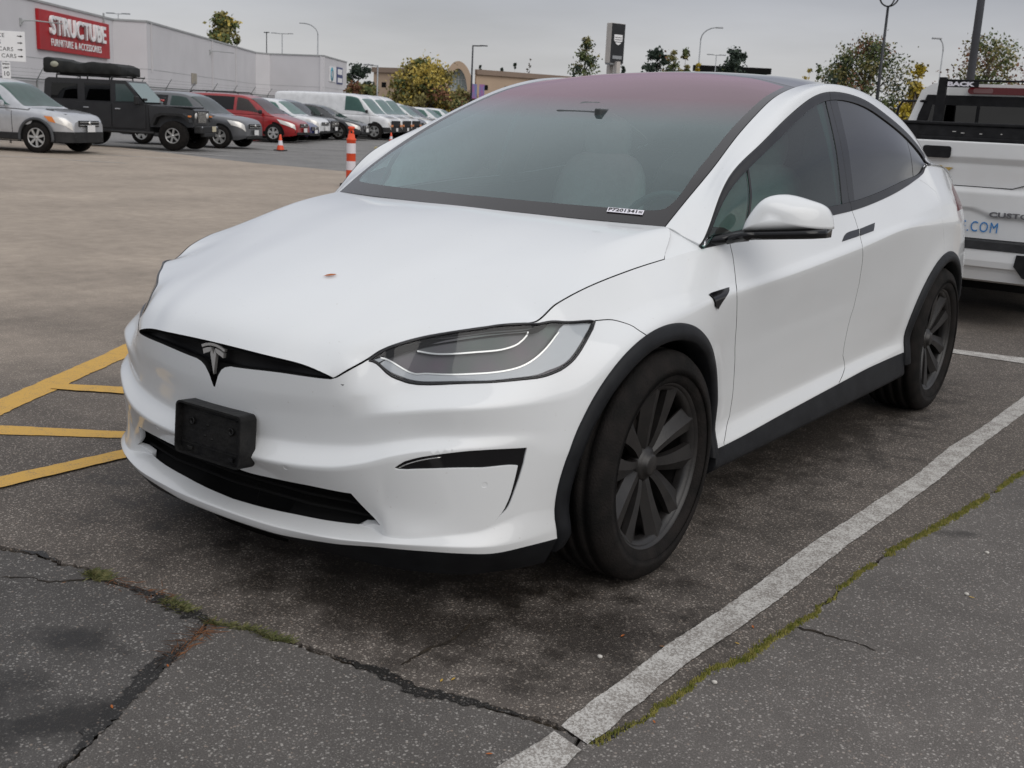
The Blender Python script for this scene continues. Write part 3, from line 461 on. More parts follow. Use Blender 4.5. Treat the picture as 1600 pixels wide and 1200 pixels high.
# ================================================ WHITE CAR
PEARL = principled('pearl_white_paint', (.72, .73, .73), .38, 0, .4, 1.0, .03)
n, l, b = nodes(PEARL)
tcx = n.new('ShaderNodeTexCoord'); t = n.new('ShaderNodeTexNoise'); t.inputs['Scale'].default_value = 3; t.inputs['Detail'].default_value = 6; l.new(tcx.outputs['Object'], t.inputs[0])
t3 = n.new('ShaderNodeTexNoise'); t3.inputs['Scale'].default_value = 90; t3.inputs['Detail'].default_value = 3; l.new(tcx.outputs['Object'], t3.inputs[0])
r = n.new('ShaderNodeMapRange'); l.new(t3.outputs[0], r.inputs[0]); r.inputs[1].default_value = .70; r.inputs[2].default_value = .78; r.inputs[3].default_value = 0; r.inputs[4].default_value = .35
r2 = n.new('ShaderNodeMapRange'); l.new(t.outputs[0], r2.inputs[0]); r2.inputs[1].default_value = .3; r2.inputs[2].default_value = .7; r2.inputs[3].default_value = .0; r2.inputs[4].default_value = .06
ad_ = n.new('ShaderNodeMath'); ad_.operation = 'ADD'; l.new(r.outputs[0], ad_.inputs[0]); l.new(r2.outputs[0], ad_.inputs[1])
# road film low on the body (splash dirt)
sx = n.new('ShaderNodeSeparateXYZ'); l.new(tcx.outputs['Object'], sx.inputs[0]); r4 = n.new('ShaderNodeMapRange'); l.new(sx.outputs[2], r4.inputs[0]); r4.inputs[1].default_value = .75; r4.inputs[2].default_value = .25; r4.inputs[3].default_value = 0; r4.inputs[4].default_value = .14
ad2 = n.new('ShaderNodeMath'); ad2.operation = 'ADD'; l.new(ad_.outputs[0], ad2.inputs[0]); l.new(r4.outputs[0], ad2.inputs[1])
mx = n.new('ShaderNodeMix'); mx.data_type = 'RGBA'; l.new(ad2.outputs[0], mx.inputs[0]); mx.inputs[6].default_value = (.715, .735, .745, 1); mx.inputs[7].default_value = (.42, .39, .35, 1); l.new(mx.outputs[2], b.inputs['Base Color'])
rr = n.new('ShaderNodeMapRange'); l.new(t.outputs[0], rr.inputs[0]); rr.inputs[3].default_value = .02; rr.inputs[4].default_value = .10; l.new(rr.outputs[0], b.inputs['Coat Roughness'])
b.inputs['Coat Weight'].default_value = .9
PLAST = mottled('black_plastic_trim', (.0085, .009, .0105), (.014, .015, .017), 12, .5, .2, .15, bscale=900)
GLOSSB = principled('gloss_black', (.006, .006, .007), .09, 0, .45, 0, .02)
SATB = mottled('satin_black_trim', (.010, .010, .011), (.017, .017, .018), 9, .30, .34)
DARK = principled('dark_inner', (.008, .008, .008), .9, 0, .1)
RUBBER = mottled('tyre_rubber', (.009, .0085, .008), (.017, .0145, .0135), 14, .85, .14, .35, bscale=160)
RIMM = mottled('dark_wheel_paint', (.013, .0122, .012), (.021, .019, .018), 18, .40, .45, .05)
CHROME = principled('chrome', (.62, .61, .59), .18, 1)
WGLASS = glass_mat('windshield_glass', (.62, .92, .92), boost=1.6, body=.10, bodycol=(.33, .47, .49), refl=(.93, 1, 1))  # teal body colour is painted haze, brightening the pane like a dash reflection
n, l = WGLASS.node_tree.nodes, WGLASS.node_tree.links      # factory sun tint towards the roof: darker, with a rosy coating
tcw = n.new('ShaderNodeTexCoord'); sw = n.new('ShaderNodeSeparateXYZ'); l.new(tcw.outputs['Object'], sw.inputs[0]); rw = n.new('ShaderNodeMapRange'); l.new(sw.outputs[2], rw.inputs[0]); rw.inputs[1].default_value = 1.40; rw.inputs[2].default_value = 1.50
def mixin(sock, a, b_):
    x = n.new('ShaderNodeMix'); x.data_type = 'RGBA'; l.new(rw.outputs[0], x.inputs[0]); x.inputs[6].default_value = (*a, 1); x.inputs[7].default_value = (*b_, 1); l.new(x.outputs[2], sock)
for q_ in list(n):
    if q_.type == 'BSDF_TRANSPARENT': mixin(q_.inputs[0], (.62, .92, .92), (.34, .17, .19))
    if q_.type == 'BSDF_GLOSSY': mixin(q_.inputs[0], (.90, 1, 1), (.92, .66, .71))
SGLASS = glass_mat('side_glass', (.42, .74, .68), boost=1.0, body=.03, bodycol=(.30, .45, .42))
RGLASS = glass_mat('privacy_glass', (.05, .045, .045), boost=1.35)
FRIT = principled('black_glass_border', (.022, .020, .021), .10, 0, .6, 0, .05)
ROOFG = principled('dark_roof_glass', (.020, .012, .014), .06, 0, .75, .4, .02)
CREAM = mottled('cream_seat', (.66, .68, .66), (.58, .60, .58), 20, .6, .3, .2)
DASH = mottled('dashboard_dark', (.045, .05, .05), (.06, .065, .065), 20, .6, .3, .1)
LENS = glass_mat('lamp_lens', (.86, .88, .89), boost=.8)
LAMPIN = principled('lamp_inner_chrome', (.30, .29, .30), .35, .15)
n, l, b = nodes(LAMPIN)
tt = n.new('ShaderNodeTexNoise'); tt.inputs['Scale'].default_value = 6; tq = n.new('ShaderNodeTexCoord'); l.new(tq.outputs['Object'], tt.inputs[0])
rp = n.new('ShaderNodeValToRGB'); rp.color_ramp.elements[0].position = .35; rp.color_ramp.elements[0].color = (.095, .125, .11, 1); rp.color_ramp.elements[1].position = .65; rp.color_ramp.elements[1].color = (.155, .12, .145, 1); l.new(tt.outputs[0], rp.inputs[0]); l.new(rp.outputs[0], b.inputs['Base Color'])
DRLM = principled('daylight_bar', (.66, .68, .71), .30, 0, .5, .5)
SENSM = principled('sensor_ring', (.35, .36, .36), .4)
TAILR = principled('tail_lamp_red', (.11, .006, .010), .14, 0, .4, .2)
STICK = principled('sticker_white', (.78, .76, .82), .6)
INK = principled('ink_black', (.02, .02, .02), .6)
A = BodySide(ROWS)
# ---- bonnet and greenhouse lofts (half car, x>0) ----
def T(u): return A(np.array([u]), np.array([9.0]))[0]
HT = [0, .07, .16, .30, .45, .62, .80, 1.0]
def _edge(us): return [tuple(T(u)) for u in us]
H4 = _edge([.455, .56, .68, .86, 1.06, 1.25, 1.49, 1.70])
H0 = [(0,-.938,.740),(0,-.900,.788),(0,-.81,.840),(0,-.64,.900),(0,-.46,.953),(0,-.24,1.008),(0,-.03,1.052),(0,.18,1.0835)]
H1 = [(.20,-.930,.735),(.215,-.888,.782),(.23,-.80,.832),(.245,-.63,.893),(.25,-.45,.948),(.25,-.23,1.004),(.25,-.02,1.049),(.25,.205,1.081)]
H2 = [(.325,-.903,.7245),(.345,-.855,.774),(.365,-.775,.822),(.40,-.615,.879),(.435,-.43,.935),(.48,-.20,.995),(.49,.03,1.045),(.50,.253,1.077)]
H3 = [(.400,-.887,.708),(.425,-.842,.762),(.455,-.765,.810),(.52,-.62,.857),(.60,-.44,.908),(.67,-.19,.980),(.712,.065,1.041),(.748,.326,1.073)]
_hu = spl(HT, [.435, .495, .59, .78, 1.03, 1.25, 1.49, 1.70])
def rowT(fu):
    return lambda t: A(fu(t), np.full(np.shape(t), 9.0)).T
HOOD = Loft([H0, H1, H2, H3, rowT(_hu)], HT)
# greenhouse rows: stations 0..11
GT = list(range(14)); NG = 14
G0 = [(0,.18,1.0835),(0,.45,1.225),(0,.72,1.352),(0,1.0,1.462),(0,1.3,1.550),(0,1.62,1.619),(0,1.95,1.649),(0,2.3,1.660),(0,2.65,1.648),(0,3.0,1.605),(0,3.35,1.52),(0,3.72,1.37),(0,3.92,1.24),(0,4.03,1.14)]
E1 = [(.748,.326,1.073),(.747,.49,1.17),(.738,.68,1.27),(.712,.89,1.37),(.680,1.15,1.472),(.652,1.40,1.545),(.628,1.78,1.600),(.612,2.2,1.603),(.610,2.55,1.573),(.615,2.85,1.515),(.628,3.1,1.425),(.645,3.42,1.275),(.63,3.72,1.165),(.60,3.92,1.10)]
E2 = [(.861,.363,1.010),(.853,.45,1.096),(.828,.605,1.232),(.800,.867,1.330),(.775,1.107,1.4125),(.750,1.365,1.4955),(.730,1.69,1.563),(.735,2.06,1.5575),(.750,2.335,1.5085),(.770,2.68,1.420),(.79,2.945,1.3165),None,None,None]
E5 = [None]*14
_bu = [1.915, 1.98, 2.08, 2.30, 2.62, 2.90, 3.22, 3.52, 3.80, 4.05, 4.30, 4.47, 4.90, 5.40]
for i, u in enumerate(_bu): E5[i] = tuple(T(u))
for _i, _u in ((11, 4.49), (12, 4.90), (13, 5.40)): E2[_i] = tuple(np.array(T(_u))+[-.010, 0, .014])
E5[0] = tuple(np.array(E5[0])); E2[0] = tuple(np.array(E5[0])+[-.002,0,.012])
def mix(a, b, w, up=0, out=0):
    r = []
    for i in range(14):
        p = np.array(a[i])*(1-w)+np.array(b[i])*w; r.append((p[0]+out, p[1], p[2]+up))
    return r
G1 = [(.36+ .0*i, 0, 0) for i in range(14)]
G1 = []
for i in range(14):
    a, b = np.array(G0[i]), np.array(E1[i]); w = .56; p = a*(1-w)+b*w
    # flat middle, faster fall to the edge
    p[2] = a[2]+(b[2]-a[2])*.30; p[1] = a[1]+(b[1]-a[1])*.33; G1.append(tuple(p))
G3 = mix(E1, E2, .55, .016, .016)
for i, k in ((0, 0), (1, .35), (2, .0), (3, .3), (4, .6)):
    q = np.array(mix(E1, E2, .55)[i]); G3[i] = tuple(q+(np.array(G3[i])-q)*k)
def toward(a, b, dist, mx):
    r = []
    for i in range(14):
        p, q = np.array(a[i]), np.array(b[i]); L = np.linalg.norm(q-p); w = min(mx, dist[i]/max(L, 1e-6)); r.append(tuple(p+(q-p)*w))
    return r
E3 = toward(E2, E5, [.05,.05,.055,.05,.045,.04,.036,.036,.036,.036,.036,.03,.03,.03], .35)
E4 = toward(E5, E2, [.045,.04,.036,.036,.036,.036,.036,.036,.036,.036,.036,.03,.03,.03], .35)
EM = mix(E3, E4, .5, 0, .012)
GREEN = Loft([G0, G1, E1, G3, E2, E3, EM, E4, rowT(spl(GT, _bu))], GT)

car = thing('parked_car', 'white electric SUV in the foreground with dark wheels and black front licence plate holder', 'car')

def smooth_poly(P, closed=True, step=.02, corner=38, sc=(1, 1)):
    """Catmull-Rom through traced points, keeping real corners sharp"""
    P = np.array(P, float)*sc; n = len(P); out = []
    def ang(i):
        if not closed and (i == 0 or i == n-1): return 999
        a = P[i]-P[(i-1) % n]; b_ = P[(i+1) % n]-P[i]; c_ = np.dot(a, b_)/(np.linalg.norm(a)*np.linalg.norm(b_)+1e-12)
        return math.degrees(math.acos(max(-1, min(1, c_))))
    cor = [ang(i) > corner for i in range(n)]
    for i in range(n if closed else n-1):
        p1, p2 = P[i], P[(i+1) % n]
        p0 = p1-(p2-p1) if cor[i] else P[(i-1) % n]; p3 = p2+(p2-p1) if cor[(i+1) % n] else P[(i+2) % n]
        k = max(1, int(np.linalg.norm(p2-p1)/step))
        for j in range(k):
            t_ = j/k; out.append(.5*((2*p1)+(-p0+p2)*t_+(2*p0-5*p1+4*p2-p3)*t_**2+(-p0+3*p1-3*p2+p3)*t_**3))
    if not closed: out.append(P[-1])
    return np.array(out)/sc
def inside(pts, poly):
    x, y = pts[:, 0], pts[:, 1]; r_ = np.zeros(len(pts), bool); n = len(poly); px, py = poly[:, 0], poly[:, 1]; j = n-1
    for i in range(n):
        if py[i] != py[j]:
            k = ((py[i] > y) != (py[j] > y)) & (x < (px[j]-px[i])*(y-py[i])/(py[j]-py[i])+px[i]); r_ ^= k
        j = i
    return r_
class Skin:
    """a smooth surface cut along curves drawn on it: exact edges, exact normals"""
    def __init__(s, S, u0, u1, v0, v1, nu, nv, su, sv, polys={}, lines=[], gap=.0035, inward=1):
        s.S, s.lim = S, (u0, u1, v0, v1); eps = 1e-3; s.eps = (eps*(u1-u0), eps*(v1-v0)); s.sgn = inward; s.sc = (su, sv)
        s.polys = {k: np.array(p, float) for k, p in polys.items()}
        for i, (pts, w_) in enumerate(lines): s.polys['~%d' % i] = s.strip(np.array(pts, float), w_)
        V = []; E = []
        for p in s.polys.values():
            n0 = len(V); q = np.clip(p, (u0, v0), (u1, v1)); V += [tuple(a) for a in q]; E += [(n0+i, n0+(i+1) % len(p)) for i in range(len(p))]
        fe = np.array(V) if V else np.zeros((0, 2))
        uu = np.linspace(u0, u1, nu); vv = np.linspace(v0, v1, nv); G_ = np.stack(np.meshgrid(uu, vv), -1).reshape(-1, 2)
        if len(fe):
            keep = np.ones(len(G_), bool); bd = (G_[:, 0] <= u0+1e-9) | (G_[:, 0] >= u1-1e-9) | (G_[:, 1] <= v0+1e-9) | (G_[:, 1] >= v1-1e-9)
            th = min((u1-u0)/(nu-1)*su, (v1-v0)/(nv-1)*sv)*.4
            F2 = fe*(su, sv); G2 = G_*(su, sv)
            for k in range(0, len(G2), 4000):
                dd = ((G2[k:k+4000, None, :]-F2[None])**2).sum(-1).min(1); keep[k:k+4000] = dd > th*th
            G_ = G_[keep | bd]
        n0 = len(V); V += [tuple(a) for a in G_]
        r_ = delaunay_2d_cdt([Vector((a*su, b_*sv)) for a, b_ in V], E, [], 0, 1e-6, False)
        s.uv = np.array([(v.x/su, v.y/sv) for v in r_[0]]); s.tri = np.array([f for f in r_[2] if len(f) == 3])
        a, b_, c_ = (s.uv[s.tri[:, k]]*(su, sv) for k in range(3)); ar = np.abs((b_[:, 0]-a[:, 0])*(c_[:, 1]-a[:, 1])-(b_[:, 1]-a[:, 1])*(c_[:, 0]-a[:, 0]))
        s.tri = s.tri[ar > 1e-10]
        s.uv = np.clip(s.uv, (u0, v0), (u1, v1)); s.P = S(s.uv[:, 0], s.uv[:, 1]); s.Nn = s.normal(s.uv); s.cen = s.uv[s.tri].mean(1)
        s.free = np.ones(len(s.tri), bool)
        for k, p in s.polys.items():
            if k[0] == '~': s.free &= ~inside(s.cen, p)
    def normal(s, uv):
        u0, u1, v0, v1 = s.lim; eu, ev = s.eps; u, v = uv[:, 0], uv[:, 1]
        ua, ub = np.clip(u-eu, u0, u1), np.clip(u+eu, u0, u1); va, vb = np.clip(v-ev, v0, v1), np.clip(v+ev, v0, v1)
        Pu = (s.S(ub, v)-s.S(ua, v)); Pv = (s.S(u, vb)-s.S(u, va)); n = np.cross(Pu, Pv)*s.sgn; L_ = np.linalg.norm(n, axis=1, keepdims=True)
        return n/np.maximum(L_, 1e-12)
    def strip(s, pts, w_):
        """closed polygon of real width w_ along a curve on the surface"""
        u0, u1, v0, v1 = s.lim; h = 1e-3; L_, R_ = [], []
        for i in range(len(pts)):
            u, v = pts[i]; du = h if u+h < u1 else -h; dv = h if v+h < v1 else -h
            p = s.S(np.array([u, u+du, u]), np.array([v, v, v+dv])); Ju = (p[1]-p[0])/du; Jv = (p[2]-p[0])/dv
            t_ = pts[min(i+1, len(pts)-1)]-pts[max(i-1, 0)]; T3 = Ju*t_[0]+Jv*t_[1]; nn = np.cross(Ju, Jv); D = np.cross(nn, T3); D /= np.linalg.norm(D)+1e-12
            J = np.array([Ju, Jv]).T; q, *_ = np.linalg.lstsq(J, D*w_/2, rcond=None); L_.append(pts[i]+q); R_.append(pts[i]-q)
        return np.array(L_+R_[::-1])
    def sel(s, *names, exclude=()):
        k = np.zeros(len(s.tri), bool)
        for nme in names: k |= inside(s.cen, s.polys[nme])
        for nme in exclude: k &= ~inside(s.cen, s.polys[nme])
        return k
    def build(s, name, mask, mat, parent, depth=.012, push=0.0, mirror=False, both=False, flange=True, bothname=None, flmat=None, push_fn=None, dark=False):
        T_ = s.tri[mask & s.free] if mask.dtype == bool else mask
        if len(T_) == 0: print('EMPTY', name); return None
        used, inv_ = np.unique(T_, return_inverse=True); T2 = inv_.reshape(T_.shape); P = s.P[used].copy(); Nm = s.Nn[used]
        pf = push if push_fn is None else push_fn(s.uv[used])[:, None]
        P = P-Nm*pf
        # orientation
        a, b_, c_ = P[T2[:, 0]], P[T2[:, 1]], P[T2[:, 2]]; fn = np.cross(b_-a, c_-a); flip = (fn*Nm[T2[:, 0]]).sum(1) < 0; T2[flip] = T2[flip][:, ::-1]
        V, F, Nv = P, [tuple(t_) for t_ in T2], Nm
        if flange and depth:
            ed = {}
            for t_ in T2:
                for i in range(3):
                    e_ = (t_[i], t_[(i+1) % 3]); k = (min(e_), max(e_)); ed[k] = None if k in ed else e_
            be = [e_ for e_ in ed.values() if e_ is not None]
            if both: be = [e_ for e_ in be if not (P[e_[0], 0] < 1e-4 and P[e_[1], 0] < 1e-4)]
            if be:
                bv = sorted({i for e_ in be for i in e_}); m_ = {k: i for i, k in enumerate(bv)}; n0 = len(P); nb = len(bv)
                tn = np.zeros((nb, 3))
                for e_ in be:
                    d = P[e_[1]]-P[e_[0]]; d /= np.linalg.norm(d)+1e-12
                    for k in e_: tn[m_[k]] += np.cross(d, Nm[k])
                tn /= np.linalg.norm(tn, axis=1, keepdims=True)+1e-12
                B = P[bv]; Bi = B-Nm[bv]*depth
                V = np.concatenate([P, B-Nm[bv]*.0008+tn*.0008, Bi]); Nv = np.concatenate([Nm, (tn+Nm[bv]*.3), tn]); Nv /= np.linalg.norm(Nv, axis=1, keepdims=True)
                for e_ in be:
                    i, j = m_[e_[0]], m_[e_[1]]
                    F.append((e_[1], e_[0], n0+i, n0+j)); F.append((n0+j, n0+i, n0+nb+i, n0+nb+j))
        res = []
        nface = len(T2)
        def make(V, F, Nv, nm):
            me = bpy.data.meshes.new(nm); me.from_pydata(V.tolist(), [], F); me.update(); me.polygons.foreach_set('use_smooth', [True]*len(me.polygons))
            me.normals_split_custom_set_from_vertices([tuple(x) for x in Nv.tolist()]); o_ = link(nm, me, mat, parent)
            if dark:
                me.materials.append(DARK)
                mi = np.zeros(len(F), int); per = len(F)//(2 if both else 1)
                for h_ in range(2 if both else 1): mi[h_*per+nface:(h_+1)*per] = 1
                if dark == 'slot':
                    for k_ in np.nonzero(mi)[0]:
                        c_z = max(V[i][2] for i in F[k_]); mi[k_] = 1 if c_z > .60 else 0
                me.polygons.foreach_set('material_index', mi)
            return o_
        M_ = np.array([-1, 1, 1.])
        Vm, Fm, Nmr = V*M_, [tuple(reversed(f)) for f in F], Nv*M_
        if both:
            n0 = len(V); return make(np.concatenate([V, Vm]), F+[tuple(i+n0 for i in f) for f in Fm], np.concatenate([Nv, Nmr]), name)
        o = make(V, F, Nv, name); res.append(o)
        if mirror: res.append(make(Vm, Fm, Nmr, name))
        return res
# ---------------------------------------------------------------- lower body
def inv_yz(y, z, x=None):
    """(u,v) on the side surface at given y, z"""
    u = uof(min(max(y, -.55), 3.7)); v = 5.0
    for it in range(25):
        h = 1e-3; p = A(np.array([u, u+h, u]), np.array([v, v, min(v+h, 9)])); dv = (min(v+h, 9)-v) or 1e-6
        J = np.array([[p[1, 1]-p[0, 1], 0], [p[1, 2]-p[0, 2], 0]])/h; J[:, 1] = (p[2, 1:]-p[0, 1:])/dv
        st = np.linalg.lstsq(J, np.array([y, z])-p[0, 1:], rcond=None)[0]; st = np.clip(st, -.3, .3); u = float(np.clip(u+st[0], .9, 4.9)); v = float(np.clip(v+st[1], 0, 8.99))
    return u, v
ARC = {0: (.0, .368, .448), 1: (2.965, .372, .462)}
def arch_uv(k):
    y0, z0, R_ = ARC[k]; pts = []
    a0, a1 = (-16, 196)
    for a in np.linspace(a0, a1, 60):
        ca, sa = math.cos(math.radians(a)), math.sin(math.radians(a)); r_ = R_
        if k == 0 and a > 150: r_ = R_+.012*(a-150)/46
        pts.append(inv_yz(y0+r_*ca, z0+r_*sa))
    pts = np.array(pts); b0 = pts[0].copy(); b1 = pts[-1].copy()
    return np.array(list(map(tuple, pts))+[(b1[0], -.5), (b0[0], -.5)])
lampP = smooth_poly([(u, min(v, 8.985)) for u, v in FEAT['lamp']], sc=(1, .09), step=.012)
polys = {'arch0': arch_uv(0), 'arch1': arch_uv(1), 'lamp': lampP,
 'duct': smooth_poly(FEAT['duct'], sc=(1, .09), step=.01, corner=30), 'intake': smooth_poly([(u if u > .02 else -.02, v) for u, v in [(-.02, 4.18)]+FEAT['intake'][1:-2]+[(-.02, 2.70)]], sc=(1, .09), step=.015, corner=30),
 'notch': np.array([(-.01, 7.70), (.003, 7.74), (.022, 8.34), (.036, 8.70), (.052, 8.90), (.075, 9.0), (-.01, 9.05)]),
 'badge': smooth_poly(FEAT['badge'], sc=(1, .09), step=.01, corner=30), 'handle1': smooth_poly(FEAT['handle1'], sc=(1, .09), step=.02, corner=20), 'handle2': smooth_poly(FEAT['handle2'], sc=(1, .09), step=.02, corner=20)}
def circ_uv(u, v, r_): 
    p = A(np.array([u, u+1e-3, u]), np.array([v, v, v+1e-3])); a = np.linalg.norm(p[1]-p[0])/1e-3; b_ = np.linalg.norm(p[2]-p[0])/1e-3
    return [(u+r_/a*math.cos(t_), v+r_/b_*math.sin(t_)) for t_ in np.linspace(0, 2*math.pi, 20, endpoint=False)]
for i, k in enumerate(('sensor1', 'sensor2')): polys['sens%d' % i] = np.array(circ_uv(*FEAT[k][0], .0085))
sb = smooth_poly(FEAT['seam_bumper'], False, .01, sc=(1, .09)); d1 = smooth_poly(FEAT['seam_door1'], False, .02, sc=(1, .09)); d2 = smooth_poly(FEAT['seam_door2'], False, .02, sc=(1, .09)); d3 = smooth_poly(FEAT['seam_door3'], False, .02, sc=(1, .09))
ext_ = lambda P, v: np.concatenate([P, [[P[-1, 0], v]]])
UA = uof(.40); tail = np.array([(4.72, 7.85), (5.0, 8.0), (6.3, 8.3), (6.3, 8.95), (5.0, 8.75), (4.78, 8.5)])
polys['tail'] = tail
polys['sill_front'] = np.array([(uof(.35), 3.0), (uof(2.75), 3.0), (uof(2.75), -.1), (uof(.35), -.1)])
polys['rearlow'] = np.array([(uof(3.2), 3.9), (UMAX+.1, 3.9), (UMAX+.1, -.1), (uof(3.2), -.1)])
polys['under'] = np.array([(-.1, 1.0), (uof(.34), 1.0), (uof(.34), -.1), (-.1, -.1)])
lines = [(sb, .0035), (ext_(d1, 3.02), .0035), (ext_(d2, 3.02), .0035), (ext_(d3, 6.2), .003)]
SA = Skin(A, 0, UMAX, 0, 9, 330, 73, 1, .09, polys, lines)
cu, cv = SA.cen[:, 0], SA.cen[:, 1]
holes = SA.sel('arch0', 'arch1', 'intake', 'notch', 'duct', 'badge', 'handle1', 'handle2', 'lamp', 'tail')
black = SA.sel('under', 'sill_front', 'rearlow')
body = ~holes & ~black
def ucurve(P): o_ = np.argsort(P[:, 1]); return np.interp(cv, P[o_, 1], P[o_, 0])
seamv = np.interp(cu, sb[:, 0], sb[:, 1]); is_f = (cu > 1.262) & (cv > seamv)
is_f |= (cv > np.interp(cu, [1.06, 1.15, 1.262], [8.97, 8.3, 8.0])) & (cu > 1.058) & (cu <= 1.262)
wheel_u = uof(0)
is_f |= (cu > wheel_u)
q1, q2, q3 = ucurve(ext_(d1, 3.0)), ucurve(ext_(d2, 3.0)), ucurve(ext_(d3, 6.0))
sens = SA.sel('sens0', 'sens1')
bumper = body & ~is_f & (cu < wheel_u); fender = body & is_f & (cu < q1)
fdoor = body & (cu >= q1) & (cu < q2); rdoor = body & (cu >= q2) & (cu < q3); quarter = body & (cu >= q3)
rarch = uof(2.965); rdoor_low = rdoor & (cu > rarch) & (cv < 6); quarter |= rdoor_low; rdoor &= ~rdoor_low
bump = SA.build('front_bumper', bumper & ~sens, PEARL, car, .02, both=True, dark='slot')
# the two parking sensors in the fascia
SA.build('parking_sensor', SA.sel('sens0'), PEARL, bump, .004, push=.0012, mirror=True); SA.build('parking_sensor', SA.sel('sens1'), PEARL, bump, .004, push=.0012, mirror=True)
fen = SA.build('fender', fender, PEARL, car, .02, mirror=True, dark=True)
fd = SA.build('front_door', fdoor, PEARL, car, .02, mirror=True, dark=True); rd = SA.build('rear_door', rdoor, PEARL, car, .02, mirror=True, dark=True)
SA.build('rear_quarter_panel', quarter, PEARL, car, .02, both=True)
SA.build('lower_valance', SA.sel('under') & ~holes, PLAST, car, .03, both=True)
SA.build('side_sill', SA.sel('sill_front') & ~holes, PLAST, car, .03, mirror=True)
SA.build('rear_valance', SA.sel('rearlow') & ~holes, PLAST, car, .02, both=True)
for o_, k in ((fd, 'handle1'), (rd, 'handle2')):
    hm = SA.sel(k)
    for i in (0, 1):
        r_ = SA.build('door_handle', hm, GLOSSB, o_[i], .01, push=-.003, mirror=(i == 1))
        if i == 1: bpy.data.objects.remove(r_[0])
r_ = SA.build('side_camera', SA.sel('badge'), GLOSSB, None, .02, push=-.006, mirror=True)
for i in (0, 1): r_[i].parent = fen[i]
SA.build('air_duct', SA.sel('duct'), GLOSSB, bump, .012, push=.006, mirror=True)
_dl = smooth_poly(FEAT['ductline'], False, .01, sc=(1, .09)); P = A(_dl[:, 0], _dl[:, 1]); nn = SA.normal(_dl)
for sgn in (1, -1): mb = MB(); mb.tube([tuple((p_-n_*.005)*[sgn, 1, 1]) for p_, n_ in zip(P, nn)], .0022, 5); mb.build('duct_trim', CHROME, bump)
SA.build('tail_lamp', SA.sel('tail'), TAILR, car, .01, mirror=True)
# ---- black backing shells behind all gaps and openings
def shell(S, ulim, vlim, nu, nv, push, name, sgn=1):
    k = Skin(S, *ulim, *vlim, nu, nv, 1, 1, inward=sgn)
    return k
def arch_free(P, Nn): return P
uu = np.linspace(0, UMAX, 150); vv = np.linspace(.6, 9, 24); U2, V2 = np.meshgrid(uu, vv); PB = A(U2, V2)
nb = SA.normal(np.stack([U2.ravel(), V2.ravel()], 1)).reshape(PB.shape); PB = PB-nb*np.where(np.abs(U2-.26) < .34, .022, .022)[..., None]
inA = np.zeros(U2.shape, bool)
for k in (0, 1):
    y0, z0, R_ = ARC[k]; inA |= (np.hypot(PB[..., 1]-y0, PB[..., 2]-z0) < R_+.03)
mb = MB(); nv_, nu_ = U2.shape; idx = lambda i, j: i*nu_+j
intk = inside(np.stack([U2.ravel(), V2.ravel()], 1), polys['intake']*np.array([1.04, 1])).reshape(U2.shape)
lmpk = inside(np.stack([U2.ravel(), V2.ravel()], 1), (lampP-[.85, 8.2])*1.12+[.85, 8.2]).reshape(U2.shape)
PB2 = PB-nb*(np.where(intk, .11, 0)+np.where(lmpk, .07, 0))[..., None]
F = [(idx(i, j), idx(i, j+1), idx(i+1, j+1), idx(i+1, j)) for i in range(nv_-1) for j in range(nu_-1) if not inA[i:i+2, j:j+2].any()]
for sgn in (1, -1): mb.add((PB2.reshape(-1, 3)*[sgn, 1, 1]).tolist(), F, True)
mb.build('inner_body', DARK, car)
# underbody tray
mb = MB(); uo = np.linspace(0, UMAX, 90); bp_ = A(uo, uo*0+.2); top = [(x*.86, y, z+.03) for x, y, z in bp_]+[(-x*.86, y, z+.03) for x, y, z in bp_[::-1]]
top = [(x, max(y, -.70), z) for x, y, z in top]
keep = [(min(abs(x), .60) * (1 if x > 0 else -1) if (abs(y) < .52 or abs(y-2.965) < .52) else x, y, z) for x, y, z in top]
mb.add([(x, y, .215) for x, y, z in keep], [tuple(range(len(keep)))]); mb.build('underbody', DARK, car)
# ---- headlamps: lens, inner reflector, light bar
lm = SA.sel('lamp')
lamps = SA.build('headlight', lm, LENS, car, .015, push=.001, mirror=True)
LP = {'lamp': lampP, 'bar': smooth_poly(FEAT['lampbar'], sc=(1, .09), step=.012), 'edge': smooth_poly(FEAT['lamplens'], sc=(1, .09), step=.012)}
SL = Skin(A, .50, 1.30, 7.2, 9, 60, 20, 1, .09, LP, [(smooth_poly(FEAT['lampedge'], False, .012, sc=(1, .09)), .004), (smooth_poly(FEAT['lensedge'], False, .012, sc=(1, .09)), .004)])
inl = SL.sel('lamp'); bar = SL.sel('bar'); ed = SL.sel('edge'); cr_ = SL.sel('~0', '~1'); SLfree = SL.free.copy(); SL.free[:] = True
a_ = SL.build('reflector', inl & ~bar & ~ed & ~cr_, LAMPIN, None, .03, push=.022, mirror=True)
b2 = SL.build('light_bar', inl & bar & ~cr_, DRLM, None, .018, push=.008, mirror=True)
c2 = SL.build('lamp_lens', inl & ed & ~bar & ~cr_, LAMPIN, None, .02, push=.012, mirror=True)
d2_ = SL.build('lamp_edge', inl & cr_, CHROME, None, .012, push=.006, mirror=True)
rimm = SA.build('lamp_seal', SA.sel('~4'), GLOSSB, None, .0, push=.001, mirror=True) if False else None
for i in (0, 1):
    for q_ in (a_, b2, c2, d2_): q_[i].parent = lamps[i]
# black rubber seal round each lamp
for sgn, lo in ((1, lamps[0]), (-1, lamps[1])):
    mb = MB(); P = A(lampP[:, 0], lampP[:, 1]); nn = SA.normal(lampP); P = P-nn*.002
    st = [tuple(p*[sgn, 1, 1]) for p in P]; st.append(st[0]); mb.tube(st, .0048, 6, False); mb.build('lamp_seal', GLOSSB, lo)
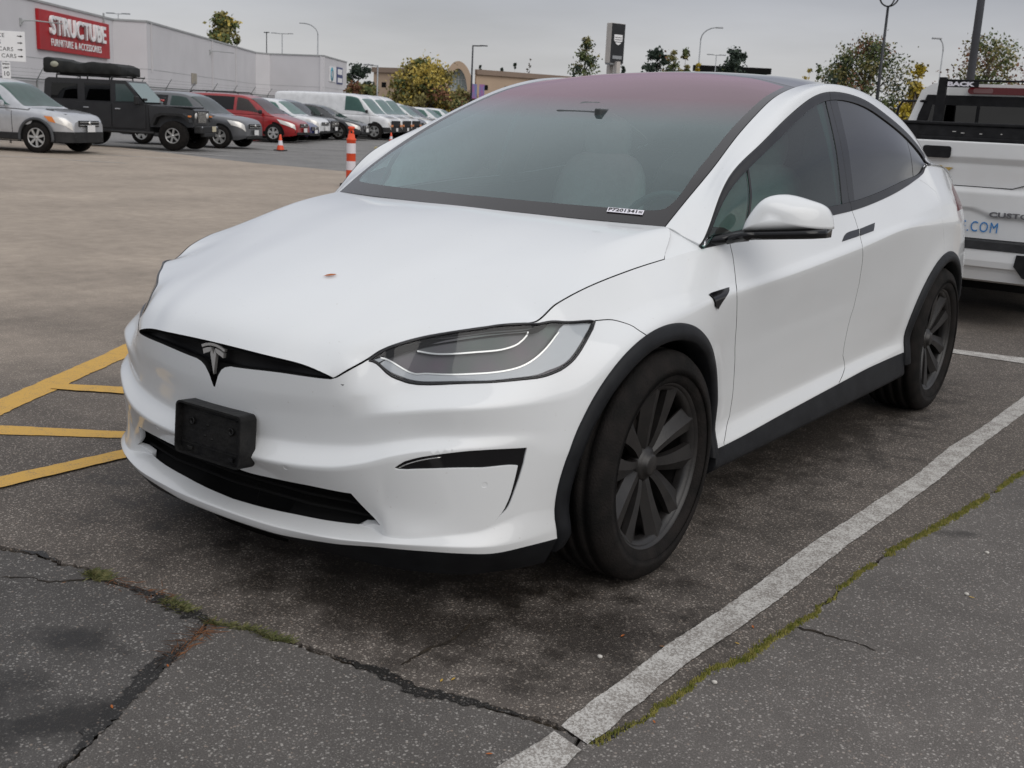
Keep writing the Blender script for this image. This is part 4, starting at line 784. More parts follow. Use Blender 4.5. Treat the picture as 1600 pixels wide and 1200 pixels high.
# ---- wheel arch trims and liners
def arch_trim(k):
    y0, z0, R_ = ARC[k]; rows_ = []
    a0, a1 = (-9, 203) if k == 0 else (-14, 189)
    if k == 1: a0, a1 = -20, 188
    for a in np.linspace(a0, a1, 72):
        ca, sa = math.cos(math.radians(a)), math.sin(math.radians(a)); ex = 0
        if k == 0 and a > 150: ex = .014*(a-150)/46
        Ro = R_+ex+.003; u, v = inv_yz(y0+Ro*ca, z0+Ro*sa); P = A(np.array([u]), np.array([max(v, .3)]))[0]; xs = P[0]
        # body side x at this spot; flare stands proud of it
        pr = [(Ro, xs-.012), (Ro, xs+.004), (Ro-.006, xs+.012), (Ro-.03, xs+.020), (Ro-.047, xs+.019), (Ro-.053, xs+.010), (Ro-.053, xs-.05), (Ro-.035, xs-.20), (Ro-.035, .62)]
        rows_.append([(x, y0+r_*ca, z0+r_*sa) for r_, x in pr])
    V = [p for r_ in rows_ for p in r_]; m_ = len(rows_[0]); nvis = 6
    F1 = [(i*m_+j, (i+1)*m_+j, (i+1)*m_+j+1, i*m_+j+1) for i in range(len(rows_)-1) for j in range(nvis)]
    F2 = [(i*m_+j, (i+1)*m_+j, (i+1)*m_+j+1, i*m_+j+1) for i in range(len(rows_)-1) for j in range(nvis, m_-1)]
    for sgn in (1, -1):
        VV = [(x*sgn, y, z) for x, y, z in V]; mb = MB(); mb.add(VV, F1, True)
        for e_ in (0, len(rows_)-1): mb.add([VV[e_*m_+j] for j in range(7)], [tuple(range(7))])
        o_ = mb.build('wheel_arch_trim', PLAST, car)
        mb = MB(); mb.add(VV, F2, True); 
        cap = [(.62*sgn, y0+(R_-.035)*math.cos(t_), z0+(R_-.035)*math.sin(t_)) for t_ in np.linspace(-.3, math.pi+.3, 30)]; mb.add(cap, [tuple(range(30))])
        mb.build('wheel_arch_liner', DARK, o_)
arch_trim(0); arch_trim(1)
# ---- wheels
def make_wheel(R_, Wd, rr, parent, loc, side, z0):
    t_ = bpy.data.objects.new('wheel', None); C.objects.link(t_); t_.parent = parent; t_.location = loc; t_.rotation_euler = (0, 0, 0 if side > 0 else math.pi)
    t_.empty_display_size = .1
    return t_
def tyre_mesh(R_, Wd, rr):
    mb = MB(); h = Wd/2
    pr = [(rr-.012, -h*.80), (rr+.004, -h*.95), (rr+.03, -h*1.02), (R_-.05, -h*1.03), (R_-.018, -h*.93), (R_-.004, -h*.78)]
    gro = []
    for x in (-.55, -.18, .18, .55): gro += [(R_, h*(x-.06)), (R_-.008, h*(x-.05)), (R_-.008, h*(x+.05)), (R_, h*(x+.06))]
    pr += gro+[(R_-.004, h*.78), (R_-.018, h*.93), (R_-.05, h*1.03), (R_-.075, h*1.035), (rr+.045, h*1.03), (rr+.03, h*1.02), (rr+.018, h*1.005), (rr+.004, h*.97), (rr-.006, h*.90), (rr-.012, h*.80)]
    mb.lathe(pr, 'x', n=96)
    return mb.mesh('tyre')
def rim_mesh(rr, h):
    """ring with ten swept blades set in pairs; outer face towards +x"""
    mb = MB(); f = h*.86
    mb.lathe([(rr-.010, -h*.7), (rr-.02, -h*.2), (rr-.022, f-.05), (rr-.020, f-.012), (rr-.010, f+.001), (rr-.002, f+.003), (rr, f-.004), (rr-.002, f-.03)], 'x', n=96)
    mb.lathe([(rr-.018, f-.008), (rr-.030, f-.014), (rr-.034, f-.030), (rr-.033, f-.05)], 'x', n=96)
    for p in range(5):
        for q in (0, 1):
            a0 = math.radians(72*p+(-15 if q == 0 else 17)+90); sw = math.radians(-10 if q == 0 else 10); V = []; F = []
            ns = 12
            for i in range(ns+1):
                t_ = i/ns; r_ = .050+(rr-.014-.050)*t_; a = a0+sw*(1-t_)**1.4*1.0
                wd = .022+.026*t_**1.4; thick = .030*(1-.3*t_); xf = f-.046+.036*t_**.8
                tw = .012*(1-t_*.5)*(1 if q == 0 else -1)
                cr, sr = math.cos(a), math.sin(a); er = Vector((0, cr, sr)); et = Vector((0, -sr, cr)); ex = Vector((1, 0, 0))
                c_ = er*r_
                V += [c_+et*(-wd)+ex*(xf-thick), c_+et*(-wd)+ex*(xf-.010-tw), c_+et*(-wd*.15)+ex*(xf+.003), c_+et*wd+ex*(xf-.010+tw), c_+et*wd+ex*(xf-thick)]
            for k in range(4):      # each facet runs smooth along the blade, edges between facets stay crisp
                mb.add([V[i*5+k+j] for i in range(ns+1) for j in (0, 1)], [(i*2, i*2+1, i*2+3, i*2+2) for i in range(ns)], True)
    return mb.mesh('rim')
def hub_mesh(h):
    mb = MB(); f = h*.86; mb.lathe([(.0, f-.018), (.028, f-.019), (.034, f-.022), (.036, f-.03), (.046, f-.036), (.058, f-.046), (.060, f-.09), (.0, f-.09)], 'x', n=40); return mb.mesh('hub_cap')
def disc_mesh(h):
    mb = MB(); mb.lathe([(.07, -.03), (.185, -.03), (.19, -.026), (.19, -.012), (.185, -.008), (.07, -.008)], 'x', n=48); mb.box((-.02, .15*.7, .15*.75), (.07, .07, .16), Matrix.Rotation(.8, 3, 'X'), bev=.01); return mb.mesh('brake_disc')
def wheelbits(Rt, Wd, rr):
    h = Wd/2; return [('tyre', tyre_mesh(Rt, Wd, rr), RUBBER), ('rim', rim_mesh(rr, h), RIMM), ('hub_cap', hub_mesh(h), RIMM), ('brake_disc', disc_mesh(h), principled('disc_metal', (.10, .09, .085), .5, .6))]
def place_wheel(bits, loc, side, spin):
    t_ = make_wheel(0, 0, 0, car, loc, side, 0)
    if side > 0: t_.rotation_euler = (math.radians(spin), 0, 0)
    else: t_.rotation_euler = (math.radians(spin), 0, math.pi)
    hold = None
    for nm, me, mt in bits:
        me2 = me; 
        if not me2.materials: me2.materials.append(mt)
        o_ = bpy.data.objects.new(nm, me2); C.objects.link(o_); o_.parent = t_
        
    return t_
wf = wheelbits(.368, .262, .272); wr_ = wheelbits(.376, .275, .272)
for side in (1, -1):
    place_wheel(wf, (side*(.969-.118), 0, .366), side, -8); place_wheel(wr_, (side*(.972-.122), 2.965, .374), side, 20)
# ---------------------------------------------------------------- bonnet
tt_ = np.linspace(0, 1, 160); jv = np.linalg.norm(HOOD(tt_, tt_*0+4)-HOOD(tt_, tt_*0+3.98), axis=1)/.02
hedge = np.array([(t_, 4-min(.6, w_)) for t_, w_ in zip(tt_, .0065/jv)]+[(1.01, 4.1), (-.01, 4.1)])
SH = Skin(HOOD, 0, 1, 0, 4, 90, 52, 1.3, .2, {'~edge': hedge}, [], inward=-1)
hood = SH.build('hood', SH.free, PEARL, car, .02, both=True, dark=True)
mb = MB(); uu = np.linspace(0.02, 1, 50); vv = np.linspace(0, 4, 22); U2, V2 = np.meshgrid(uu, vv); PH = HOOD(U2, V2); PH[..., 2] -= .028; PH[..., 0] *= 1.01
F = [(i*50+j, i*50+j+1, (i+1)*50+j+1, (i+1)*50+j) for i in range(21) for j in range(49)]
for sgn in (1, -1): mb.add((PH.reshape(-1, 3)*[sgn, 1, 1]).tolist(), F, True)
mb.build('bonnet_underside', DARK, car)
# dark slot between bonnet edge and fascia, with its V and the emblem
mb = MB(); nS = 93; xs_ = np.linspace(0, .425, nS)
vs = np.linspace(0, 4, 80); te = HOOD(np.zeros(80), vs); us = np.linspace(0, .50, 80); be = A(us, np.full(80, 9.0))
te = np.array([[np.interp(x, te[:, 0], te[:, k]) for k in range(3)] for x in xs_]); be = np.array([[np.interp(x, be[:, 0], be[:, k]) for k in range(3)] for x in xs_])
vee = np.interp(xs_, [0, .02, .035, .05, .075, .10], [.066, .044, .026, .012, .002, 0])
mid_ = (te+be)/2; back = .020+.018*np.clip((te[:, 2]-be[:, 2])/.05, 0, 1)
rows_ = [te+np.stack([0*xs_, xs_*0+.006, xs_*0+.004], 1), te+np.stack([0*xs_, back, xs_*0-.004], 1), mid_+np.stack([0*xs_, back+.004, 0*xs_], 1), be+np.stack([0*xs_, back, -vee], 1), be+np.stack([0*xs_, back*.9, -vee-.02], 1)]
Vv = np.array(rows_); F = [(i*nS+j, i*nS+j+1, (i+1)*nS+j+1, (i+1)*nS+j) for i in range(4) for j in range(nS-1)]
for sgn in (1, -1): mb.add((Vv.reshape(-1, 3)*[sgn, 1, 1]).tolist(), F, True)
SLOTM = principled('slot_black', (.006, .006, .007), .35, 0, .35)
grille = mb.build('grille_slot', SLOTM, car)
def prismxz(polys_, y0, y1, name, mat, parent, dx=0):
    mb = MB()
    for p in polys_: mb.prism([(a+dx, c_) for a, c_ in p], y0, y1, 'y')
    return mb.build(name, mat, parent)
def arcband(r0, r1, a0, a1, cz, n=14, cx=0): 
    P = [(cx+r1*math.sin(t_), cz+r1*math.cos(t_)) for t_ in np.linspace(a0, a1, n)]; Q = [(cx+r0*math.sin(t_), cz+r0*math.cos(t_)) for t_ in np.linspace(a1, a0, n)]
    return P+Q
def quads(P, Q):  # strip into small convex prisms
    return [[P[i], P[i+1], Q[i+1], Q[i]] for i in range(len(P)-1)]
EMB = principled('brushed_chrome', (.80, .79, .77), .38, .85)
zc = .7305-.105; an = .45
up_o = [(.118*math.sin(t_), zc-.010+.118*math.cos(t_)) for t_ in np.linspace(-an, an, 16)]; up_i = [(.110*math.sin(t_), zc-.010+.110*math.cos(t_)) for t_ in np.linspace(-an, an, 16)]
lw_o = [(.105*math.sin(t_), zc-.010+.105*math.cos(t_)) for t_ in np.linspace(-an, an, 16)]
def stem():
    P = []
    L_ = quads(lw_o[:7], [(a*.93, b_-(.014 if i < 5 else .012)) for i, (a, b_) in enumerate(lw_o[:7])]); R_ = quads(lw_o[9:], [(a*.93, b_-(.014 if i > 1 else .012)) for i, (a, b_) in enumerate(lw_o[9:])])
    cen = [[(lw_o[6][0], lw_o[6][1]), (0, lw_o[6][1]-.020), (.0, .642), (-.012, .700)], [(0, lw_o[6][1]-.020), (lw_o[9][0], lw_o[9][1]), (.012, .700), (.0, .642)]]
    return L_+R_+cen
prismxz(quads(up_o, up_i)+stem(), -.932, -.922, 'emblem', EMB, grille, -.002)
# ---- licence plate bracket
br_ = thing('licence_plate_holder', None, None); br_.parent = car; br_.location = (.026, -.955, .476); br_.rotation_euler = (math.radians(-4), 0, math.radians(0))
del_keys = [k for k in br_.keys()]
PB_ = mottled('bracket_plastic', (.007, .007, .0075), (.014, .0135, .013), 22, .45, .2, .25, bscale=60)
def rrect(w_, h_, r_, n=5): return [(sx*(w_/2-r_)+r_*math.cos(a), sz*(h_/2-r_)+r_*math.sin(a)) for sx, sz, a0 in ((1, 1, 0), (-1, 1, 90), (-1, -1, 180), (1, -1, 270)) for a in [math.radians(a0+90*i/n) for i in range(n+1)]]
def ring(o1, i1, y0, y1, y2=None):
    mb = MB(); n = len(o1); V = [(a, y0, b_) for a, b_ in o1]+[(a, y0, b_) for a, b_ in i1]+[(a, y1, b_) for a, b_ in o1]+[(a*.985, y1, b_*.985) for a, b_ in i1]; F = []
    for i in range(n):
        j = (i+1) % n; F += [(i, j, n+j, n+i), (i, 2*n+i, 2*n+j, j), (n+i, n+j, 3*n+j, 3*n+i)]
    mb.add(V, F, False); return mb
mb = ring(rrect(.285, .155, .018), rrect(.273, .143, .014), -.028, .03); frm = mb.build('plate_frame', PB_, br_)
mb = MB(); mb.prism(rrect(.272, .142, .014), -.008, .012, 'y'); mb.box((0, -.011, -.045), (.25, .006, .003)); mb.box((0, -.0095, .055), (.21, .004, .003))
for x in (-.085, .085): mb.lathe([(.010, -.010), (.012, -.014), (.008, -.015), (.006, -.010)], 'y', (x, .0, .022), 14)
for x, z in ((-.02, .02), (.0, -.018), (-.03, -.012)): mb.lathe([(.0, -.012), (.003, -.0115), (.004, -.008)], 'y', (x, 0, z), 8)
for x in (-.09, .09): mb.box((x, -.012, -.060), (.02, .008, .012), bev=.002)
mb.build('plate_backing', PB_, br_)
# lower intake mesh: horizontal louvres
mb = MB()
for k in range(5):
    z = .30+.03*k; pts = [(x, float(np.interp(abs(x), [0, .3, .5], [-.86, -.84, -.79])), z) for x in np.linspace(-.50, .50, 21)]
    mb.tube(pts, .005, 5, True)
mb.build('intake_louvres', DARK, car)
# ---------------------------------------------------------------- greenhouse
wsb = [(u, v) for u, v in FEAT['ws_black'][3:]]
wsin = smooth_poly([(.245, -.05), (.262, .55), (.30, 1.15), (.345, 1.5), (.42, 1.72), (.60, 1.80), (.98, 1.82), (1.78, 1.76), (2.6, 1.76), (4.2, 1.78), (5.2, 1.78), (5.35, 1.6), (5.38, -.05)], sc=(.3, .35), step=.02, corner=60)
def tv(nm, vmin=4.9, vmax=7.1): return smooth_poly(FEAT[nm], False, .03, sc=(.3, .12))
vl = lambda u, v0, v1, n=14: np.stack([np.full(n, u) if not callable(u) else u(np.linspace(v0, v1, n)), np.linspace(v0, v1, n)], 1)
bpf = lambda v: np.interp(v, [4.7, 5.4, 6.3, 7.2, 8], [5.93, 5.90, 5.81, 5.73, 5.71]); bpl = lambda v: np.interp(v, [4, 5.4, 6.6, 8], [6.06, 6.04, 6.01, 6.0]); bpr = lambda v: np.interp(v, [4.9, 5.4, 6.3, 7.7], [6.28, 6.27, 6.23, 6.19])
cpl = lambda v: np.interp(v, [4, 5.35, 6.04, 6.94, 8], [8.92, 9.09, 9.16, 9.44, 9.6]); sas = lambda v: np.interp(v, [4, 7], [2.76, 2.76])
ss = np.linspace(0, 11.0, 260)
gl_lines = [(np.stack([ss, np.full(260, 2.0)], 1), .005), (np.stack([ss, np.full(260, 4.0)], 1), .003),
 (np.stack([ss[6:], np.full(254, 5.0)], 1), .002), (np.stack([ss[6:], np.full(254, 7.0)], 1), .002),
 (vl(bpl, 4, 8), .004), (vl(bpf, 5, 7), .002), (vl(bpr, 5, 7), .003), (vl(cpl, 5, 7), .010), (vl(lambda v: sas(v)-.03, 5, 7), .002), (vl(lambda v: sas(v)+.03, 5, 7), .002), (vl(11.0, 4, 8), .0006), (vl(5.46, 0, 2), .006)]
SG = Skin(GREEN, 0, 13, 0, 8, 200, 74, .3, .14, {'wsin': wsin}, gl_lines, inward=-1)
gu, gv = SG.cen[:, 0], SG.cen[:, 1]
win = SG.sel('wsin')
SG.build('windshield', win & (gv < 2), WGLASS, car, .004, both=True)
SG.build('windshield_border', ~win & (gv < 2) & (gu < 5.46), FRIT, car, .008, both=True)
SG.build('roof_glass', (gv < 2) & (gu > 5.46) & (gu < 9.6), ROOFG, car, .01, both=True)
SG.build('tailgate', (gv < 2) & (gu >= 9.6) | ((gu >= 11.0) & (gv >= 2)), PEARL, car, .0, both=True)
SG.build('roof_rail', (gv > 2) & (gv < 4) & (gu < 11.0), PEARL, car, .015, mirror=True)
trim = ((gv > 4) & (gv < 5) | (gv > 7)) & (gu < 11.0)
SG.build('window_trim', trim & (gu < bpl(gv)), SATB, car, .01, push=-.003, mirror=True); SG.build('window_trim', trim & (gu >= bpl(gv)), SATB, car, .01, push=-.003, mirror=True)
mid = (gv > 5) & (gv < 7) & (gu < 11.0)
SG.build('quarter_window', mid & (gu < sas(gv)-.03), SGLASS, car, .004, push=.004, mirror=True)
SG.build('window_divider', mid & (abs(gu-sas(gv)) < .03), SATB, car, .01, push=.001, mirror=True)
SG.build('side_window', mid & (gu > sas(gv)+.03) & (gu < bpf(gv)), SGLASS, car, .004, push=.004, mirror=True)
SG.build('door_pillar', mid & (gu > bpf(gv)) & (gu < bpl(gv)), GLOSSB, car, .01, push=.001, mirror=True)
SG.build('door_pillar', mid & (gu > bpl(gv)) & (gu < bpr(gv)), GLOSSB, car, .01, push=.001, mirror=True)
SG.build('rear_window', mid & (gu > bpr(gv)) & (gu < cpl(gv)), RGLASS, car, .004, push=.003, mirror=True)
SG.build('rear_corner_window', mid & (gu > cpl(gv)), RGLASS, car, .004, push=.003, mirror=True)
# inner pillars / headliner
mb = MB()
for sgn in (1, -1):
    for (vr, ur, push) in (((1.95, 4.9), (0, 10.6), .02), ((7.0, 8.0), (0, 10.6), .02)):
        uu = np.linspace(*ur, 60); vv = np.linspace(*vr, 8); U2, V2 = np.meshgrid(uu, vv); P = GREEN(U2, V2); nn = SG.normal(np.stack([U2.ravel(), V2.ravel()], 1)).reshape(P.shape); P = P-nn*push
        mb.add((P.reshape(-1, 3)*[sgn, 1, 1]).tolist(), [(i*60+j, i*60+j+1, (i+1)*60+j+1, (i+1)*60+j) for i in range(7) for j in range(59)], True)
    uu = np.linspace(5.5, 13, 40); vv = np.linspace(0, 2.2, 10); U2, V2 = np.meshgrid(uu, vv); P = GREEN(U2, V2)-[0, 0, .03]
    mb.add((P.reshape(-1, 3)*[sgn, 1, 1]).tolist(), [(i*40+j, i*40+j+1, (i+1)*40+j+1, (i+1)*40+j) for i in range(9) for j in range(39)], True)
    uu = np.array([5.72, 6.3]); vv = np.linspace(5, 7, 6); U2, V2 = np.meshgrid(uu, vv); P = GREEN(U2, V2)-[.02, 0, 0]
    mb.add((P.reshape(-1, 3)*[sgn, 1, 1]).tolist(), [(i*2, i*2+1, i*2+3, i*2+2) for i in range(5)], True)
mb.build('inner_pillars', DASH, car)
# window sticker with its stock number
st = np.array(FEAT['sticker']); mb = MB(); cor = GREEN(st[:, 0], st[:, 1]); nn = SG.normal(st)
cx_ = cor.mean(0); ex = (cor[2]-cor[1]+cor[3]-cor[0]); exl = np.linalg.norm(ex)/2; ex = Vector(ex).normalized(); nz = Vector(nn.mean(0)).normalized(); ey = nz.cross(ex).normalized()
eyl = abs(np.dot((cor[1]-cor[0]+cor[2]-cor[3])/2, np.array(ey)))
M4 = Matrix((ex, ey, nz)).transposed().to_4x4(); M4.translation = Vector(cx_)+nz*.004
mb.box((0, 0, 0), (exl, eyl, .0012)); stk = mb.build('window_sticker', STICK, car); stk.matrix_local = M4
text_obj('P7201341', eyl*.92, 'sticker_text', INK, stk, Matrix.Translation((-exl*.06, .0, .0012)), .0004, .0006, sx=1.12)
mb = MB(); [mb.box((exl*.42+dx*.0045, dy*.0045, .001), (.003, .003, .0006)) for dx in (-1, 0, 1) for dy in (-1, 0, 1)]; mb.build('sticker_print', INK, stk)
# ---- door mirrors
def mirror_shell(sgn):
    O = [(1173,363)]; out_ = [(.950,.557,1.062),(.960,.562,1.101),(.982,.574,1.148),(1.006,.586,1.181),(1.030,.599,1.193),(1.064,.617,1.191),(1.109,.640,1.179),(1.144,.658,1.167),(1.164,.669,1.151),(1.177,.676,1.124),(1.184,.680,1.088)]
    bot = [(1.184-.0234*i, .680-.0123*i, 1.088-.0026*i) for i in range(1, 10)]
    P = np.array(out_+bot); P2 = smooth_poly(np.stack([P[:, 0], P[:, 2]], 1), step=.008, corner=50); yy = .557+(P2[:, 0]-.95)*.525
    ring_ = np.stack([P2[:, 0], yy, P2[:, 1]], 1); c_ = np.array([1.068, .620, 1.115]); rows_ = []
    for k in range(15):
        s_ = math.cos(k/14*math.pi/2); d_ = math.sin(k/14*math.pi/2)
        q = c_+(ring_-c_)*(s_**.55); low = np.clip((q[:, 2]-1.06)/.06, 0, 1)
        q = q+np.array([-.035, -.10, .0])*(d_**1.0); rows_.append(q)
    back = [c_+(ring_-c_)*k+np.array([.0, .05*j, 0]) for j, k in ((.3, 1.0), (.7, .97), (1.0, .88))]
    R_ = np.array(back[::-1]+rows_); n = len(ring_); V = R_.reshape(-1, 3)*[sgn, 1, 1]; m_ = len(R_)
    F = [(i*n+j, i*n+(j+1) % n, (i+1)*n+(j+1) % n, (i+1)*n+j) for i in range(m_-1) for j in range(n)]+[tuple((m_-1)*n+j for j in range(n)), tuple(j for j in range(n))]
    mt = bpy.data.objects.new('wing_mirror', None); C.objects.link(mt); mt.parent = fd[0 if sgn > 0 else 1]
    mb = MB(); mb.add(V.tolist(), F, True); mb.build('mirror_shell', PEARL, mt)
    # black underside and arm
    prof = []; mb = MB()
    for i, t_ in enumerate(np.linspace(0, 1, 22)):
        x = .905+.272*t_; y = .47+(x-.86)*.65 if t_ < .25 else .557+(x-.95)*.525; z = 1.052+.024*t_ if t_ > .2 else 1.036+.02*t_/.2
        w_ = (.030+.05*min(1, t_*3))*(1 if t_ < .9 else max(.2, (1-t_)/.1)**.5); h_ = .017 if t_ > .2 else .015
        prof.append([(x, y-w_*.95-.01, z+h_*.4), (x, y-w_*.75, z-h_), (x, y+w_*.7, z-h_), (x, y+w_*.8, z+h_*.6), (x, y-w_*.6, z+h_*.8)])
    V = [(a*sgn, b_, c2_) for r_ in prof for a, b_, c2_ in r_]; F = [(i*5+j, i*5+(j+1) % 5, (i+1)*5+(j+1) % 5, (i+1)*5+j) for i in range(21) for j in range(5)]+[(0, 1, 2, 3, 4), tuple(105+j for j in range(5))]
    mb.add(V, F, True); mb.tube([(.86*sgn, .43, 1.030), (.90*sgn, .50, 1.040), (.95*sgn, .54, 1.050)], [.016, .017, .018], 10)
    mb.build('mirror_arm', GLOSSB, mt)
    mb = MB(); g = [(c_+(r2-c_)*.86+np.array([0, .052, 0]))*[sgn, 1, 1] for r2 in ring_]; mb.add([tuple(p) for p in g], [tuple(range(len(g)))]); mb.build('mirror_glass', principled('mirror_glass', (.8, .8, .8), .02, 1), mt)
mirror_shell(1)     # the far mirror does not show in the photograph (folded away)
# pillar foot: fills between the bonnet corner, the wing and the windscreen
ap = np.array(E1[0]); FT = lambda u, v: np.stack([ap[k]+(rowT(lambda q: q)(u)[k]-ap[k])*v for k in range(3)], -1)
SF = Skin(FT, 1.705, 1.93, .02, 1, 12, 14, 1, .2, {}, [], inward=-1)
SF.build('pillar_foot', SF.free, PEARL, car, 0, mirror=True)
# ---- cabin
mb = MB(); mb.box((0, 1.9, .42), (1.6, 3.0, .04)); mb.build('cabin_floor', DASH, car)
# dashboard: curved shelf
rows_ = []
for t_ in np.linspace(0, 1, 9):
    pr = [(.30, 1.045), (.50, 1.055), (.72, 1.045), (.80, 1.01), (.82, .93), (.78, .80)]; i = t_*5; k = min(4, int(i)); f_ = i-k
    yz = np.array(pr[k])*(1-f_)+np.array(pr[k+1])*f_; rows_.append([(x, yz[0]+.10*(x/.75)**2, yz[1]) for x in np.linspace(-.74, .74, 17)])
V = [p for r_ in rows_ for p in r_]; F = [(i*17+j, i*17+j+1, (i+1)*17+j+1, (i+1)*17+j) for i in range(8) for j in range(16)]
mb = MB(); mb.add(V, F, True); dash = mb.build('dashboard', DASH, car)
mb = MB(); mb.box((0, .80, .90), (.40, .02, .24), Matrix.Rotation(.2, 3, 'X'), bev=.008); mb.build('touch_screen', GLOSSB, dash)
def blob(mb, c_, d_, e_=3.0, nu=20, nv=12):
    V = []; F = []
    sg = lambda v, p: math.copysign(abs(v)**p, v)
    for i in range(nv+1):
        ph = -math.pi/2+math.pi*i/nv
        for j in range(nu):
            th = 2*math.pi*j/nu; V.append((c_[0]+d_[0]/2*sg(math.cos(ph), 2/e_)*sg(math.cos(th), 2/e_), c_[1]+d_[1]/2*sg(math.cos(ph), 2/e_)*sg(math.sin(th), 2/e_), c_[2]+d_[2]/2*sg(math.sin(ph), 2/e_)))
    for i in range(nv):
        for j in range(nu): F.append((i*nu+j, i*nu+(j+1) % nu, (i+1)*nu+(j+1) % nu, (i+1)*nu+j))
    return mb.add(V, F, True)
def seat(x, y, s_=1):
    e_ = bpy.data.objects.new('seat', None); C.objects.link(e_); e_.parent = car
    mb = MB(); blob(mb, (x, y, .62), (.50, .52, .18)); mb.build('seat_cushion', CREAM, e_)
    mb = MB(); n0 = len(mb.v); blob(mb, (x, y+.27, .95), (.50, .15, .62), 3.2)
    mb.v = [(a, b_+(c_-.7)*.22, c_) for a, b_, c_ in mb.v]; mb.build('seat_back', CREAM, e_)
    mb = MB(); blob(mb, (x, y+.40, 1.32), (.25, .11, .22), 2.8); mb.build('head_rest', CREAM, e_)
for x, y in ((.40, 1.42), (-.40, 1.42), (.36, 2.35), (-.36, 2.35)): seat(x, y)
mb = MB(); ring_ = [(.40+.185*math.cos(a), .94+.06*math.sin(a), .97+.165*math.sin(a)) for a in np.linspace(0, 2*math.pi, 33)]
mb.tube(ring_, .015, 8, False); mb.box((.40, .93, .96), (.30, .03, .05), bev=.01); mb.tube([(.40, .93, .96), (.40, .75, .88)], .03, 8); mb.build('steering_wheel', DASH, car)
mb = MB(); mb.box((0, .93, 1.415), (.23, .02, .05), Matrix.Rotation(-.2, 3, 'X'), bev=.008); mb.box((-.02, 1.0, 1.445), (.10, .12, .03), Matrix.Rotation(.35, 3, 'X'), bev=.008); mb.box((.10, .95, 1.425), (.03, .10, .05), bev=.006); mb.build('rear_view_mirror', principled('mirror_back', (.04, .045, .045), .3), car)
# bonnet leaf (its own thing)
# ================================================ PARKED VEHICLES (local frame: +x forward, +z up)
def carpaint(name, col, rough=.35, metal=0, coat=.8):
    m = mottled(name, col, tuple(k*.85 for k in col), 5, rough, .4, 0, metal, coat); return m
VG = glass_mat('vehicle_glass', (.42, .62, .56), boost=1.0); VGD = glass_mat('vehicle_privacy_glass', (.05, .05, .055), boost=.9)
VBLK = mottled('vehicle_black_plastic', (.014, .014, .015), (.022, .022, .022), 10, .6, .3); VIN = mottled('vehicle_interior', (.10, .105, .10), (.06, .06, .06), 6, .8, .2)
ALLOY = principled('alloy_rim', (.50, .50, .49), .32, .7); LAMPC = principled('clear_lamp', (.72, .70, .66), .2, .3, .5, .8); LAMPO = principled('amber_lamp', (.65, .20, .03), .25, 0, .5, .6)
PLATE = principled('licence_plate', (.72, .72, .72), .5); VRED = principled('red_lamp', (.35, .02, .02), .25, 0, .5, .6)
def vskin(prof, L_, us, vs, push=0, cut=None):
    pass
class VBody:
    """simple car body: lower body loft + cabin loft, from side profiles"""
    def __init__(s, k):
        s.k = k; s.zd = spl(*np.array(k['deck']).T); s.w = spl(*np.array(k['plan']).T); s.zb = spl(*np.array(k['bot']).T); s.zr = spl(*np.array(k['roof']).T); s.wr = k['wr']
    def low(s, u, v):
        u = np.asarray(u, float); v = np.asarray(v, float); zd, w_, zb = s.zd(u), s.w(u), s.zb(u); sh = s.k.get('sh', .16)
        ys = np.array([0*w_, w_*.55, w_*.86, w_*.975, w_*1.0, w_*.985, w_*.90]); zs = np.array([zd+.012, zd+.006, zd-.02, zd-.09, zd-sh-.08, .42+0*w_, zb])
        zs[5] = np.minimum(zs[5], zs[4]-.1); zs[5] = np.maximum(zs[5], zb+.05)
        k = np.clip(v.astype(int), 0, 5); t = v-k
        f = lambda V: s._c(V, v)
        return np.stack([u, -f(ys), f(zs)], -1)
    def _c(s, V, v): return BodySide._v(s, V, v, False)
    n = 7
    def cab(s, u, v):
        u = np.asarray(u, float); v = np.asarray(v, float); s2 = np.clip((s.zr(u)-s.zd(u))/max(1e-6, s.k['h']), 0, 1); zr = s.zr(u); w_ = s.w(u); wr = s.wr*(.86+.14*s2); wb = w_*.955
        zd = s.zd(u)-.04; hz = np.maximum(zr-zd, .001); top = wr*s2+wb*(1-s2)*.97
        ys = np.array([0*u, top*.62, top*.93, top+.0*u, (top*.30+wb*.70), wb]); zs = np.array([zr, zr-.012, zr-.045*s2-.004, zr-.10*s2-.008, zd+hz*.30, zd])
        zs[3] = np.maximum(zs[3], zs[4]+.002)
        o = s.n; s.n = 6; r_ = np.stack([u, -s._c(ys, v), s._c(zs, v)], -1); s.n = o; return r_
